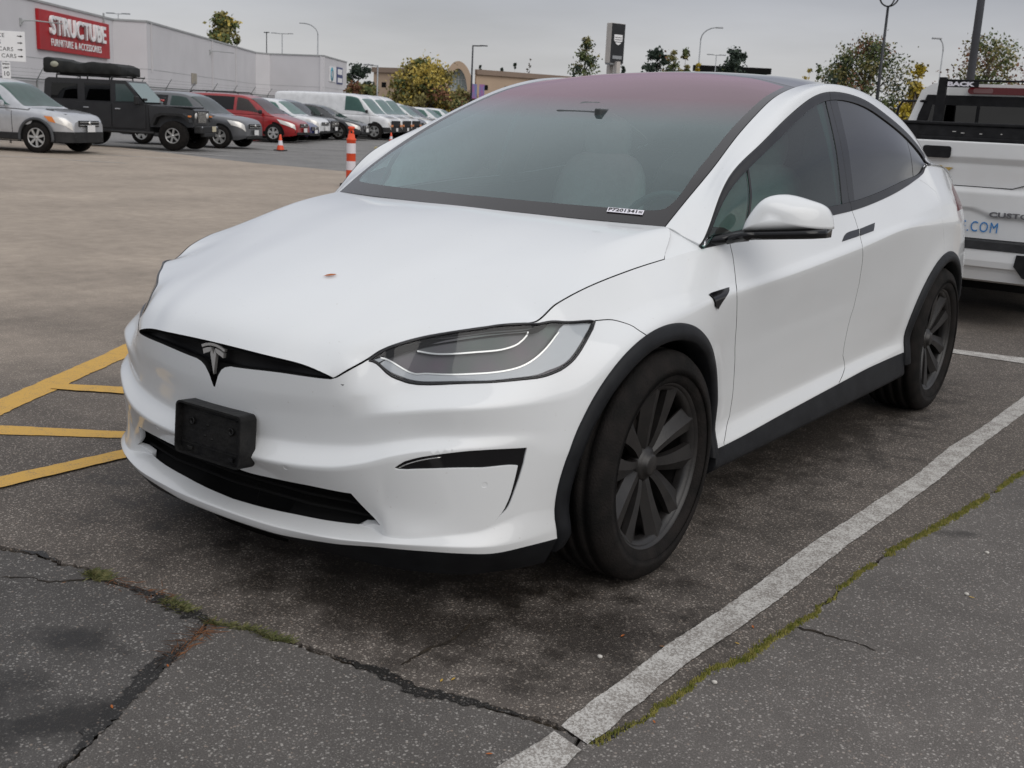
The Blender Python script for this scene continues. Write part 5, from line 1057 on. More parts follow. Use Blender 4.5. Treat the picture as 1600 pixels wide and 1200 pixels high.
def vgrid(S, u0, u1, v0, v1, nu, nv, name, mat, parent, push=0, both=True, side=-1, bil=None, smooth=True):
    """patch of a body surface; bil = four uv corners for slanted windows"""
    a, b_ = np.meshgrid(np.linspace(0, 1, nu), np.linspace(0, 1, nv))
    if bil is None: U2 = u0+(u1-u0)*a; V2 = v0+(v1-v0)*b_
    else:
        q = np.array(bil); P = (q[0]*(1-a)[..., None]*(1-b_)[..., None]+q[1]*a[..., None]*(1-b_)[..., None]+q[2]*a[..., None]*b_[..., None]+q[3]*(1-a)[..., None]*b_[..., None]); U2, V2 = P[..., 0], P[..., 1]
    P = S(U2.ravel(), V2.ravel())
    if push:
        e_ = 1e-3; Pu = S(U2.ravel()+e_, V2.ravel())-S(U2.ravel()-e_, V2.ravel()); Pv = S(U2.ravel(), V2.ravel()+e_)-S(U2.ravel(), np.maximum(V2.ravel()-e_, 0)); nn = np.cross(Pu, Pv); nn /= np.linalg.norm(nn, axis=1, keepdims=True)+1e-9
        nn *= np.where((nn[:, 1]*P[:, 1]+nn[:, 2]*.8 < 0)[:, None], -1, 1); P = P+nn*push
    F = [(i*nu+j, i*nu+j+1, (i+1)*nu+j+1, (i+1)*nu+j) for i in range(nv-1) for j in range(nu-1)]; mb = MB(); mb.add(P.tolist(), F, smooth)
    if both: mb.add((P*[1, -1, 1]).tolist(), F, smooth)
    elif side > 0: mb = MB(); mb.add((P*[1, -1, 1]).tolist(), F, smooth)
    return mb.build(name, mat, parent)
def vwheel(parent, x, y, r_, wd, rimmat, spokes=5, ratio=.64, two=True):
    e_ = bpy.data.objects.new('wheel', None); C.objects.link(e_); e_.parent = parent; e_.location = (x, y, r_); sg = -1 if y < 0 else 1
    if sg > 0: e_.rotation_euler = (0, 0, math.pi)
    mb = MB(); h = wd/2; rr = r_*ratio; mb.lathe([(rr, -h*.9), (r_*.93, -h), (r_, -h*.7), (r_, h*.7), (r_*.93, h), (rr, h*.9), (rr*.98, h*.5)], 'y', n=36); mb.build('tyre', RUBBER, e_)
    # outer face is -y
    mb = MB(); mb.lathe([(rr*1.01, -h*.82), (rr*.93, -h*.90), (rr*.88, -h*.80), (rr*.86, -h*.2)], 'y', n=36); mb.lathe([(0, -h*.82), (rr*.16, -h*.82), (rr*.22, -h*.6)], 'y', n=16)
    for k in range(spokes):
        a = 2*math.pi*k/spokes+.3; wd_ = rr*(.34 if spokes <= 5 else .22)
        for dd in ((-.32, .32) if two and spokes <= 5 else (0,)):
            aa = a+dd*.55; er = Vector((math.cos(aa), 0, math.sin(aa))); et = Vector((-math.sin(aa), 0, math.cos(aa))); q = wd_*(.32 if two and spokes <= 5 else .5)
            mb.add([er*rr*.12-et*q+Vector((0, -h*.80, 0)), er*rr*.12+et*q+Vector((0, -h*.80, 0)), er*rr*.92+et*q*1.15+Vector((0, -h*.84, 0)), er*rr*.92-et*q*1.15+Vector((0, -h*.84, 0)), er*rr*.92-et*q*1.15+Vector((0, -h*.5, 0)), er*rr*.12-et*q+Vector((0, -h*.5, 0)), er*rr*.92+et*q*1.15+Vector((0, -h*.5, 0)), er*rr*.12+et*q+Vector((0, -h*.5, 0))], [(0, 1, 2, 3), (0, 3, 4, 5), (1, 7, 6, 2)])
    mb.build('rim', rimmat, e_); mb = MB(); mb.lathe([(0, -h*.62), (rr*.9, -h*.62)], 'y', n=20); mb.build('wheel_well', DARK, e_)
    return e_
def vehicle(name, label, cat, k, paint, pos, hd=25, group=None, s=1.0):
    hd = math.radians(hd); R2 = Matrix.Rotation(hd, 3, 'Z'); off_ = R2 @ Vector((k['xf'], -k['W']/2+.1, 0))*s; loc = Vector(pos)-off_
    t_ = thing(name, label, cat, loc, hd, group, s); vb = VBody(k); x0, x1 = k['deck'][0][0], k['deck'][-1][0]; W2 = k['W']/2
    body = vgrid(vb.low, x0, x1, 0, 6, 60, 26, 'body', paint, t_)
    # close the ends
    mb = MB()
    for xx in (x0, x1):
        P = vb.low(np.full(26, xx), np.linspace(0, 6, 26)); V = P.tolist()+(P[::-1]*[1, -1, 1]).tolist(); mb.add(V, [tuple(range(len(V)))])
    mb.add([(x, y, z) for x, y, z in [(x0+.1, -W2*.85, .24), (x1-.1, -W2*.85, .24), (x1-.1, W2*.85, .24), (x0+.1, W2*.85, .24)]], [(0, 1, 2, 3)])
    mb.build('end_panel', k.get('endmat', paint), t_)
    cx0, cx1 = k['cab']
    vgrid(vb.cab, cx0, cx1, 0, 1.9, 50, 10, 'roof', paint, t_)
    cabs = vgrid(vb.cab, cx0, cx1, 1.9, 5, 60, 10, 'cabin_side', paint, t_) if k.get('solid', True) else None
    for i, w_ in enumerate(k['windows']):    # (x at sill rear, x at sill front, x at top front, x at top rear, dark)
        for sd in (-1, 1): vgrid(vb.cab, 0, 0, 0, 0, 8, 5, 'side_window', VGD if w_[4] else VG, t_, .006, False, sd, bil=[(w_[0], 4.35), (w_[1], 4.35), (w_[2], 3.1), (w_[3], 3.1)])
    wx = k['ws']; vgrid(vb.cab, wx[0], wx[1], 0, 2.35, 10, 8, 'windshield', VG, t_, .006)
    if 'rw' in k: vgrid(vb.cab, k['rw'][0], k['rw'][1], 0, 2.2, 8, 8, 'rear_window', VGD, t_, .006)
    # wheels, arches
    r_ = k['r']; 
    for x in (k['xf'], k['xr']):
        for sg in (-1, 1):
            vwheel(t_, x, sg*(float(vb.w(np.array([x]))[0])-.082), r_, .22, k.get('rim', ALLOY), k.get('spokes', 5))
            yy = float(vb.w(np.array([x]))[0])*1.0
            mb = MB(); ra = r_+.065; pts = [(x+ra*math.cos(a), z) for a in np.linspace(-.15, math.pi+.15, 26) for z in [r_+ra*math.sin(a)]]
            mb.prism(pts, sg*(yy-.15), sg*(yy+.003), 'y'); mb.build('wheel_arch', DARK, t_)
            if k.get('clad'):
                mb = MB(); ring_ = [(x+(ra+.012)*math.cos(a), sg*(yy+.012), r_+(ra+.012)*math.sin(a)) for a in np.linspace(-.2, math.pi+.2, 26)]; mb.tube(ring_, .035 if k['clad'] > 1 else .022, 6); mb.build('arch_trim', k.get('cladm', VBLK), t_)
    if k.get('clad'):
        for sg in (-1, 1):
            mb = MB(); mb.box(((k['xf']+k['xr'])/2, sg*(W2-.03), .36), (k['xf']-k['xr']-2*r_-.1, .08, .16), bev=.02); mb.build('sill', VBLK, t_)
    # front end
    for sg in (-1, 1):
        h_ = k['lamp']; q = vgrid(vb.low, 0, 0, 0, 0, 10, 6, 'headlight', LAMPC, t_, .012, False, sg, bil=h_)
        if k.get('amber'): vgrid(vb.low, 0, 0, 0, 0, 4, 5, 'indicator', LAMPO, q, .016, False, sg, bil=[h_[0], tuple(np.array(h_[0])*.65+np.array(h_[1])*.35), tuple(np.array(h_[3])*.65+np.array(h_[2])*.35), h_[3]])
    g_ = k['grille']; mb = MB(); xg = x1+.005
    mb.box((xg, 0, (g_[1]+g_[2])/2), (.03, g_[0]*2, g_[2]-g_[1]), bev=.01); gr = mb.build('grille', VBLK, t_)
    mb = MB()
    for j in range(g_[3]):
        z = g_[1]+(g_[2]-g_[1])*(j+.5)/g_[3]; mb.box((xg+.02, 0, z), (.02, g_[0]*1.9, .022), bev=.004)
    if k.get('badge', 1): mb.lathe([(0, .0), (.055, .0), (.055, .02), (0, .025)], 'x', (xg+.025, 0, (g_[1]+g_[2])/2+.01), 18)
    mb.build('grille_bar', k.get('chrome', CHROME), gr)
    mb = MB(); b0, b1 = k.get('lowgr', (.30, .40)); mb.box((x1-.01, 0, (b0+b1)/2), (.06, W2*1.3, b1-b0), bev=.02); mb.build('lower_grille', VBLK, t_)
    if 'bumper' in k:
        z0, z1, m_ = k['bumper']; xq = np.linspace(x1-.55, x1-.005, 10); pts = [(float(a), float(b_)+.012) for a, b_ in zip(xq, vb.w(xq))]+[(x1+.03, float(vb.w(np.array([x1]))[0])*.8), (x1+.045, W2*.3), (x1+.05, 0)]; mb = MB(); P = pts+[(a, -b_) for a, b_ in pts[-2::-1]]; P = P+[(a-.14, b_*.9) for a, b_ in P[::-1]]; mb.prism(P, z0, z1, 'z'); mb.build('front_bumper', m_, t_)
    mb = MB(); mb.box((x1+.07, 0, k.get('pz', .50)), (.012, .31, .155), bev=.004); mb.build('licence_plate', PLATE, t_)
    if k.get('fog'):
        for sg in (-1, 1): mb = MB(); mb.lathe([(0, 0), (.05, 0), (.055, -.02)], 'x', (x1-.06, sg*W2*.66, .42), 14); mb.build('fog_lamp', k.get('fogm', VBLK), t_)
    for sg in (-1, 1):
        mx_ = k['mir']; mb = MB(); blob(mb, (mx_[0], sg*(W2+.10), mx_[1]), (.11, .22, .15), 3); mb.tube([(mx_[0], sg*(W2-.06), mx_[1]-.04), (mx_[0], sg*(W2+.06), mx_[1]-.04)], .02, 6); mb.build('wing_mirror', k.get('mirm', paint), t_)
        for dx, dz in k['handles']: mb = MB(); mb.box((dx, sg*(float(vb.w(np.array([dx]))[0])+.012), dz), (.18, .03, .03), bev=.008); mb.build('door_handle', k.get('hm', paint), t_)
        mb = MB()
        for dx in k['seams']:
            P = vb.low(np.full(9, dx), np.linspace(3.1, 5.6, 9))*[1, -sg, 1]; mb.tube([tuple(p*[1, 1, 1]+[0, -.0*sg, 0]) for p in P], .006, 4)
        mb.build('door_seam', DARK, t_)
    # inside
    mb = MB(); mb.box(((cx0+cx1)/2-.1, 0, .62), (cx1-cx0-.9, W2*1.6, .1)); xs_ = k['seats']
    for x in xs_:
        for y in (-.38, .38): blob(mb, (x, y, 1.0), (.16, .46, .75), 3); blob(mb, (x-.02, y, k['zs']), (.1, .24, .2), 3)
    mb.box((k['ws'][1]-.55 if k['ws'][1] > k['ws'][0] else k['ws'][0]-.5, 0, .95), (.3, W2*1.5, .2), bev=.05)
    mb.build('seats', VIN, t_)
    if k.get('rack'):
        for sg in (-1, 1):
            a, b_ = k['rack']; zt = k['zt']; mb = MB(); mb.tube([(a, sg*k['wr']*.88, zt-.03), (a+.12, sg*k['wr']*.88, zt+.045), (b_-.12, sg*k['wr']*.88, zt+.045), (b_, sg*k['wr']*.88, zt-.03)], .018, 6); mb.build('roof_rail', VBLK, t_)
    return t_
K_SUV = dict(W=1.80, h=.62, deck=[(-2.25, 1.00), (-2.1, 1.04), (-.9, 1.03), (.85, 1.02), (1.25, 1.0), (1.7, .95), (2.05, .87), (2.20, .74)], plan=[(-2.25, .80), (-2.0, .87), (-1, .90), (1.2, .90), (1.8, .86), (2.05, .77), (2.20, .60)], bot=[(-2.25, .38), (-1.9, .26), (1.9, .26), (2.2, .34)],
 roof=[(-2.2, 1.05), (-1.95, 1.52), (-1.6, 1.62), (-.6, 1.66), (.0, 1.64), (.35, 1.56), (1.10, 1.04), (1.25, .98)], wr=.66, cab=(-2.2, 1.22), windows=[(-1.95, -1.35, -1.3, -1.85, 1), (-1.25, -.38, -.38, -1.15, 1), (-.28, .78, .25, -.26, 0)], ws=(.36, 1.08), rw=(-2.15, -1.9), r=.345, xf=1.42, xr=-1.22, lamp=[(1.62, 3.3), (2.16, 2.9), (2.18, 3.95), (1.74, 3.9)], amber=1,
 grille=(.42, .62, .76, 2), mir=(.62, 1.08), handles=[(-.1, .92), (-1.1, .93)], seams=[.82, -.32, -1.3], seats=(-.05, -1.0), zs=1.38, fog=1, zt=1.66, pz=.48)
K_SED = dict(K_SUV, W=1.80, h=.50, deck=[(-2.35, .90), (-2.2, .98), (-1.5, .99), (-.5, .93), (.8, .93), (1.4, .88), (1.95, .78), (2.25, .66), (2.35, .58)], plan=[(-2.35, .66), (-2.1, .82), (-1, .90), (1.2, .90), (1.8, .85), (2.15, .74), (2.35, .52)], bot=[(-2.35, .32), (-1.9, .20), (1.9, .20), (2.35, .26)],
 roof=[(-1.9, .97), (-1.3, 1.22), (-.8, 1.38), (-.2, 1.44), (.2, 1.41), (.5, 1.33), (1.2, .94), (1.4, .86)], wr=.60, cab=(-1.88, 1.36), windows=[(-1.45, -.42, -.42, -1.0, 1), (-.32, .80, .30, -.30, 0)], ws=(.46, 1.18), rw=(-1.75, -.95), r=.33, xf=1.42, xr=-1.38, lamp=[(1.70, 3.1), (2.28, 2.9), (2.30, 3.9), (1.85, 3.8)], amber=0, grille=(.40, .46, .62, 3), mir=(.72, .98), handles=[(-.1, .84), (-1.05, .86)], seams=[.85, -.36], zs=1.18, zt=1.44, pz=.42, lowgr=(.24, .36))
K_MINI = dict(K_SUV, W=1.95, h=.72, deck=[(-2.6, 1.0), (-2.45, 1.06), (-1, 1.04), (1.0, 1.03), (1.5, 1.0), (2.0, .90), (2.35, .78), (2.48, .66)], plan=[(-2.6, .86), (-2.4, .93), (-1, .97), (1.2, .97), (1.9, .92), (2.3, .80), (2.48, .60)], bot=[(-2.6, .34), (-2.0, .22), (2.0, .22), (2.48, .30)],
 roof=[(-2.55, 1.06), (-2.4, 1.60), (-2.0, 1.72), (-.8, 1.75), (.2, 1.72), (.6, 1.62), (1.45, 1.04), (1.65, .96)], wr=.72, cab=(-2.55, 1.62), windows=[(-2.35, -1.45, -1.42, -2.28, 1), (-1.32, -.02, -.02, -1.30, 1), (.10, 1.25, .52, .10, 0)], ws=(.62, 1.42), rw=(-2.52, -2.38), r=.345, xf=1.62, xr=-1.45, lamp=[(1.75, 3.1), (2.38, 2.95), (2.42, 3.95), (1.9, 3.9)], amber=0, grille=(.40, .58, .72, 2), mir=(1.15, 1.10), handles=[(.25, .93), (-.15, .93)], seams=[1.22, .05, -1.36], seats=(.35, -.6), zs=1.42, zt=1.75, rack=(-1.9, .1), mirm=VBLK)
K_VAN = dict(K_SUV, W=2.0, h=.95, deck=[(-3.0, 1.12), (-2.9, 1.16), (0, 1.16), (1.75, 1.16), (2.2, 1.12), (2.55, 1.05), (2.75, .95), (2.82, .70)], plan=[(-3.0, .97), (-2.5, 1.0), (1.9, 1.0), (2.3, .97), (2.65, .90), (2.82, .78)], bot=[(-3.0, .42), (-2.5, .30), (2.4, .30), (2.82, .36)],
 roof=[(-3.0, 1.98), (-2.9, 2.06), (-1, 2.10), (.7, 2.08), (1.1, 2.02), (1.35, 1.88), (2.0, 1.22), (2.25, 1.10)], wr=.84, cab=(-3.0, 2.24), windows=[(.55, 1.80, 1.22, .58, 0)], ws=(1.36, 2.05), r=.38, xf=2.05, xr=-1.45, lamp=[(2.70, 3.5), (2.815, 3.1), (2.815, 4.1), (2.72, 4.1)], amber=0, grille=(.70, .62, .90, 3), mir=(1.70, 1.28), handles=[(.62, 1.02)], seams=[1.82, .45, -1.2], seats=(.85,), zs=1.52, zt=2.1, mirm=VBLK, chrome=VBLK, badge=0, lowgr=(.34, .58), bumper=(.36, .58, VBLK), endmat=VBLK, rim=ALLOY)
K_VAN.pop('rw')
SILV = carpaint('silver_paint', (.50, .51, .53), .3, .5); GREYP = carpaint('grey_metallic_paint', (.115, .118, .125), .3, .3); REDP = carpaint('red_paint', (.30, .012, .014), .3); WHP = carpaint('fleet_white_paint', (.74, .75, .76), .35); BLUEP = carpaint('dark_blue_paint', (.015, .022, .11), .25); BLKP = carpaint('black_paint', (.012, .012, .014), .2); DGREY = carpaint('graphite_paint', (.035, .035, .038), .25)
K1 = dict(K_SUV, clad=2, cladm=mottled('grey_cladding', (.05, .053, .058), (.065, .068, .072), 8, .6), bumper=(.26, .50, VBLK), pz=.58, spokes=7, hm=SILV, rack=None, fogm=VBLK, mir=(.62, 1.08))
v1 = vehicle('parked_suv', 'silver compact SUV with grey wheel arch cladding cut off at the left edge', 'car', K1, SILV, (-22.870, 12.531, 0.000), 25, s=1.05)
mb = MB(); mb.box((1.75, 0, .935), (.5, 1.2, .012), Matrix.Rotation(.2, 3, 'Y')); mb.build('bonnet_protector', VBLK, v1)
K2 = dict(K_SUV, rack=None, amber=0, pz=.50, lamp=[(1.66, 3.0), (2.14, 2.75), (2.18, 3.9), (1.80, 3.9)])
v3 = vehicle('parked_crossover', 'dark grey crossover nose showing behind the black off roader', 'car', K2, GREYP, (-25.856, 20.507, 0.000), 25)
v4 = vehicle('parked_minivan', 'red minivan with black roof rails behind the small traffic cone', 'minivan', K_MINI, REDP, (-30.428, 26.848, 0.000), 25)
v5 = vehicle('parked_hatchback', 'low dark blue car squeezed between red minivan and white crossover', 'car', K_SED, BLUEP, (-31.729, 28.698, 0.000), 25, s=.96)
v6 = vehicle('parked_crossover', 'white crossover with black grille next to the red minivan', 'car', K2, WHP, (-32.946, 30.610, 0.000), 25)
v7 = vehicle('parked_suv', 'glossy black SUV with tall chrome grille beside white crossover', 'car', dict(K_SUV, grille=(.46, .50, .82, 5), rack=None), BLKP, (-33.930, 32.182, 0.000), 25)
v8 = vehicle('parked_sedan', 'sloping dark graphite sedan parked in front of the long white van', 'car', K_SED, DGREY, (-34.129, 34.061, 0.000), 25, s=1.06)
v9 = vehicle('parked_van', 'long white cargo van nearest of the three identical vans', 'van', K_VAN, WHP, (-34.797, 37.122, 0.000), 25, 'white cargo vans in the parked row', 1.0)
van_amber = []
mb = MB()
for y in (-.72, .72): mb.box((2.86, y, .66), (.03, .30, .10), bev=.01)
mb.build('indicator', LAMPO, v9)
mb = MB(); mb.box((2.62, 0, 1.18), (.3, 1.5, .02)); mb.build('bonnet_edge', WHP, v9)
def again(src, label, pos, src_pos, **kw):
    o = copy_tree(src); o.location = src.location+Vector(pos)-Vector(src_pos); o['label'] = label; return o
again(v9, 'middle one of the three white cargo vans, only its nose showing', (-36.141, 39.447, 0.000), (-34.797, 37.122, 0.000)); again(v9, 'farthest of the three white cargo vans, beside a black SUV', (-37.383, 41.593, 0.000), (-34.797, 37.122, 0.000))
v12 = vehicle('parked_suv', 'black SUV roof showing behind the third white cargo van', 'car', dict(K_SUV, rack=(-1.6, .2)), BLKP, (-38.878, 43.938, 0.000), 25, s=1.05)
v13 = vehicle('parked_suv', 'white SUV with dark headlamps half hidden by the windshield edge', 'car', dict(K_MINI, rack=None, chrome=VBLK), WHP, (-39.778, 45.822, 0.000), 25, s=1.05)
v14 = vehicle('parked_suv', 'dark SUV between two white cars at the far end of the row', 'car', K_SUV, DGREY, (-41.714, 48.863, 0.000), 25, s=1.05)
v15 = vehicle('parked_hatchback', 'small white car far down the row of parked cars', 'car', dict(K_SUV, rack=None), WHP, (-42.885, 51.818, 0.000), 25)
v16 = vehicle('parked_hatchback', 'white car last in the row, just a roof beside the windshield pillar', 'car', dict(K_SUV, rack=None), WHP, (-44.765, 55.530, 0.000), 25)
# ---------------------------------------------------------------- boxy dark off-roader with a roof tent
JP = mottled('matt_granite_paint', (.030, .030, .032), (.036, .036, .038), 4, .32, .45, 0, .2); W2 = .94
jl = Vector((-24.149, 17.429, 0.000)); hd = math.radians(31); jo = jl-Matrix.Rotation(hd, 3, 'Z') @ Vector((1.50, -.82, 0))
jp = thing('parked_off_roader', 'boxy dark grey off roader with black fenders and tent cover on its roof', 'off-roader', jo, hd, s=1.0)
def pr_y(P, y0, y1, name, mat, parent): mb = MB(); mb.prism(P, y0, y1, 'y'); return mb.build(name, mat, parent)
mb = MB(); mb.prism([(-2.35, .55), (-2.35, 1.22), (.75, 1.24), (.80, .50), (-.9, .50)], -.80, .80, 'y'); mb.build('body', JP, jp)
mb = MB(); V = [(.75, -.76, .62), (.75, .76, .62), (2.0, .62, .66), (2.0, -.62, .66), (.75, -.74, 1.22), (.75, .74, 1.22), (2.0, .56, 1.14), (2.0, -.56, 1.14), (1.4, -.55, 1.235), (1.4, .55, 1.235)]
mb.add(V, [(0, 3, 2, 1), (0, 4, 7, 3), (1, 2, 6, 5), (2, 3, 7, 6), (4, 5, 6, 7), (0, 1, 5, 4)]); mb.box((1.35, 0, 1.20), (1.15, .95, .06), bev=.025); mb.build('hood', JP, jp)
mb = MB(); mb.prism([(-2.33, 1.22), (-2.26, 1.80), (-2.15, 1.86), (.10, 1.86), (.62, 1.24)], -.70, .70, 'y'); mb.build('hard_top', JP, jp)
for sd in (-1, 1):
    for P, m_ in (([(-2.10, 1.30), (-2.05, 1.72), (-1.32, 1.72), (-1.32, 1.30)], VGD), ([(-1.10, 1.28), (-1.10, 1.75), (-.36, 1.75), (-.36, 1.28)], VGD), ([(-.20, 1.28), (-.20, 1.76), (.08, 1.76), (.48, 1.30)], principled('dark_teal_glass', (.05, .07, .07), .1, 0, .6))):
        mb = MB(); mb.prism(P, sd*.702, sd*.715, 'y'); mb.build('side_window', m_, jp)
    for xa, xb in ((-1.18, -.30), (-.26, .70)):
        mb = MB(); mb.prism([(xa, .56), (xa, 1.21), (xb, 1.21), (xb, .56)], sd*.80, sd*.825, 'y'); d_ = mb.build('door', JP, jp); mb = MB(); mb.box((xa+.16, sd*.84, 1.08), (.15, .03, .03), bev=.008); mb.build('door_handle', SILV, d_)
    for x in (1.50, -1.50):
        mb = MB(); P = [(x+dx, z) for dx, z in ((-.62, .70), (-.48, .98), (-.30, 1.03), (.32, 1.03), (.46, .95), (.52, .80))]+[(x+dx, z) for dx, z in ((.45, .80), (.38, .90), (.26, .96), (-.26, .96), (-.42, .90), (-.54, .68))]
        mb.prism(P, sd*.70, sd*.97, 'y'); mb.build('fender_flare', VBLK, jp)
    mb = MB(); mb.tube([(-1.0, sd*.86, .46), (.95, sd*.86, .46)], .04, 8); mb.build('side_step', VBLK, jp)
    mb = MB(); mb.box((.52, sd*.98, 1.33), (.10, .20, .24), bev=.03); mb.tube([(.50, sd*.80, 1.24), (.52, sd*.95, 1.28)], .03, 6); mb.build('wing_mirror', VBLK, jp)
    mb = MB(); mb.lathe([(0, .03), (.08, .025), (.09, 0)], 'x', (2.01, sd*.45, .98), 20); mb.build('headlight', LAMPC, jp)
    mb = MB(); mb.box((1.98, sd*.84, .96), (.06, .14, .05), bev=.01); mb.build('indicator', LAMPO, jp)
    mb = MB(); mb.lathe([(.035, .02), (.075, .02), (.08, .0)], 'x', (2.24, sd*.58, .62), 18); mb.lathe([(0, .01), (.035, .01)], 'x', (2.24, sd*.58, .62), 12); mb.build('fog_lamp', CHROME, jp)
    for x in (1.50, -1.50): vwheel(jp, x, sd*.80, .41, .27, VBLK if False else ALLOY, 6, .52, False)
    mb = MB(); mb.lathe([(0, .0), (.035, .0), (.035, .12), (0, .13)], 'x', (.55, sd*.62, 1.36), 12); mb.build('auxiliary_light', VRED if sd > 0 else VBLK, jp)
mb = MB(); mb.add([(.13, -.62, 1.80), (.13, .62, 1.80), (.62, .66, 1.28), (.62, -.66, 1.28)], [(0, 1, 2, 3)]); 
wsj = mb.build('windshield', principled('teal_glass', (.16, .22, .215), .12, 0, .6), jp); wsj.location = (.012, 0, .012)
mb = MB(); mb.prism([(2.0, .68), (2.03, 1.12), (1.97, 1.16), (1.95, .68)], -.56, .56, 'y'); gj = mb.build('grille', JP, jp)
for i in range(7):
    mb = MB(); mb.box((2.035, -.27+.09*i, .93), (.02, .035, .30), bev=.008); mb.build('grille_bar', CHROME, gj)
mb = MB(); mb.box((2.16, 0, .60), (.20, 1.5, .20), bev=.03); mb.box((2.20, 0, .46), (.14, .9, .12), bev=.03); mb.build('front_bumper', VBLK, jp)
mb = MB(); mb.box((2.27, .32, .62), (.012, .30, .15)); mb.build('licence_plate', mottled('tan_plate', (.45, .40, .28), (.6, .55, .4), 30, .5), jp)
mb = MB(); mb.lathe([(0, -.12), (.38, -.12), (.40, -.05), (.40, .08), (.34, .12), (0, .12)], 'x', (-2.48, 0, 1.05), 28); mb.build('spare_wheel', RUBBER, jp)
mb = MB()
for x in (-1.9, -1.0, -.3): mb.tube([(x, -.72, 1.86), (x, -.70, 1.95), (x, .70, 1.95), (x, .72, 1.86)], .022, 6)
for sd in (-1, 1): mb.tube([(-1.85, sd*.62, 1.96), (.1, sd*.62, 1.96)], .02, 6)
mb.build('roof_rack', VBLK, jp)
mb = MB(); mb.box((-.6, 0, .5), (2.6, 1.3, .1)); [blob(mb, (x, y, 1.15), (.16, .46, .75), 3) for x in (-.35, -1.3) for y in (-.36, .36)]; mb.build('seats', VIN, jp)
TENT = mottled('black_canvas', (.012, .013, .013), (.022, .023, .022), 4, .75, .3, .5, bscale=14)
tn = thing('roof_tent', 'folded black canvas tent strapped on the off roader roof', 'roof tent', jo, hd)
nx_, ny_ = 40, 20; r_ = np.random.default_rng(5); V = []
for i in range(nx_):
    t_ = i/(nx_-1); x = -2.30+2.25*t_; top = 2.36-.10*t_+.035*math.sin(t_*9+1)+.02*math.sin(t_*23); bot = 1.985
    for j in range(ny_):
        a = 2*math.pi*j/ny_; cx_, sx_ = math.cos(a), math.sin(a); f_ = lambda q, p_=.14: math.copysign(abs(q)**p_, q)
        e_ = 1 if 0 < i < nx_-1 else .96
        V.append((x, .70*f_(cx_)*e_+.01*math.sin(i*1.7+j), (top+bot)/2+(top-bot)/2*f_(sx_)*e_+.008*math.sin(i*1.1+j*2.1)))
F = [(i*ny_+j, i*ny_+(j+1) % ny_, (i+1)*ny_+(j+1) % ny_, (i+1)*ny_+j) for i in range(nx_-1) for j in range(ny_)]+[tuple(range(ny_-1, -1, -1)), tuple((nx_-1)*ny_+j for j in range(ny_))]
mb = MB(); mb.add(V, F, True); mb.build('tent_cover', TENT, tn)
mb = MB(); mb.lathe([(0, 0), (.075, 0), (.08, .012)], 'y', (-1.95, -.722, 2.22), 20); 
tl = mb.build('round_label', mottled('tan_label', (.30, .30, .24), (.38, .38, .30), 20, .5), tn); tl.scale = (1.5, 1, 1); tl.location = (.97, 0, 0)
# ================================================ WHITE PICKUP, tail towards the camera
TW = mottled('pickup_white_paint', (.74, .75, .75), (.68, .68, .67), 2.2, .3, .4, 0, 0, .8)
TBK = mottled('pickup_black_plastic', (.008, .008, .009), (.016, .016, .017), 16, .6, .2, .2, bscale=200)
CHG = principled('trim_grey_letters', (.16, .16, .17), .35, .6)
pk = thing('parked_pickup', 'white pickup truck seen from behind at the right edge', 'pickup truck', (.02, 6.0, 0))
def strip(rows_, name, mat, parent, x0, x1, nx=2, flat=False):
    """horizontal moulding: (y,z) profile swept across the tail"""
    xs_ = np.linspace(x0, x1, nx); V = [(x, y, z) for y, z in rows_ for x in xs_]; n = nx
    F = [(i*n+j, i*n+j+1, (i+1)*n+j+1, (i+1)*n+j) for i in range(len(rows_)-1) for j in range(n-1)]; mb = MB(); mb.add(V, F, flat); return mb.build(name, mat, parent)
# sculpted tailgate: depth field over x,z
def tg(x, z):
    ax = abs(x); sm = lambda a, b_, t_: float(np.clip((t_-a)/(b_-a), 0, 1))
    y = 0.0
    y -= .030*sm(1.345, 1.375, z)*0
    rec = sm(1.215, 1.245, z)*(1-sm(1.325, 1.345, z)); inner = 1-sm(.30, .42, ax)*0
    # raised shoulder at top outboard of handle recess, shaded scoop beneath
    sc_ = (1-sm(1.23, 1.262, z))*sm(1.02, 1.05, z)*(1-sm(.70+(1.05-z)*-.2, .76, ax)); wide = sm(.26+.10*(1.26-z)/.05*(z > 1.21), .36, ax)
    y += .022*(1-sm(1.215, 1.262, z))*(1-sm(.885, .925, z)*0)
    y -= .018*(1-sm(1.005, 1.045, z))
    y += .016*(1-sm(.815+.05*sm(.45, .30, ax), .845+.05*sm(.45, .30, ax), z))
    return y
xs_ = np.linspace(-.80, .80, 60); zs = np.concatenate([np.linspace(.665, .80, 6), np.linspace(.81, .93, 18), np.linspace(.95, 1.06, 12), np.linspace(1.08, 1.20, 6), np.linspace(1.21, 1.28, 12), np.linspace(1.30, 1.375, 8)])
V = [(x, tg(x, z)+.04*abs(x/.8)**6, z) for z in zs for x in xs_]; n = len(xs_); F = [(i*n+j, i*n+j+1, (i+1)*n+j+1, (i+1)*n+j) for i in range(len(zs)-1) for j in range(n-1)]
V += [(x, .09, 1.378) for x in xs_]; F += [((len(zs)-1)*n+j, (len(zs)-1)*n+j+1, len(zs)*n+j+1, len(zs)*n+j) for j in range(n-1)]
mb = MB(); mb.add(V, F, True); gate = mb.build('tailgate', TW, pk)
mb = MB(); pts = [(-.60, 1.048), (.56, 1.048), (.64, 1.075), (.70, 1.12)]; mb.tube([(x, tg(x, z)-.0005, z) for x, z in pts], .0035, 5); mb.build('tailgate_groove', DARK, gate)
mb = MB(); P = rrect(.21, .088, .02); mb.prism([(a-.015, b_+1.292) for a, b_ in P], -.014, .03, 'y'); hnd = mb.build('tailgate_handle', TBK, gate)
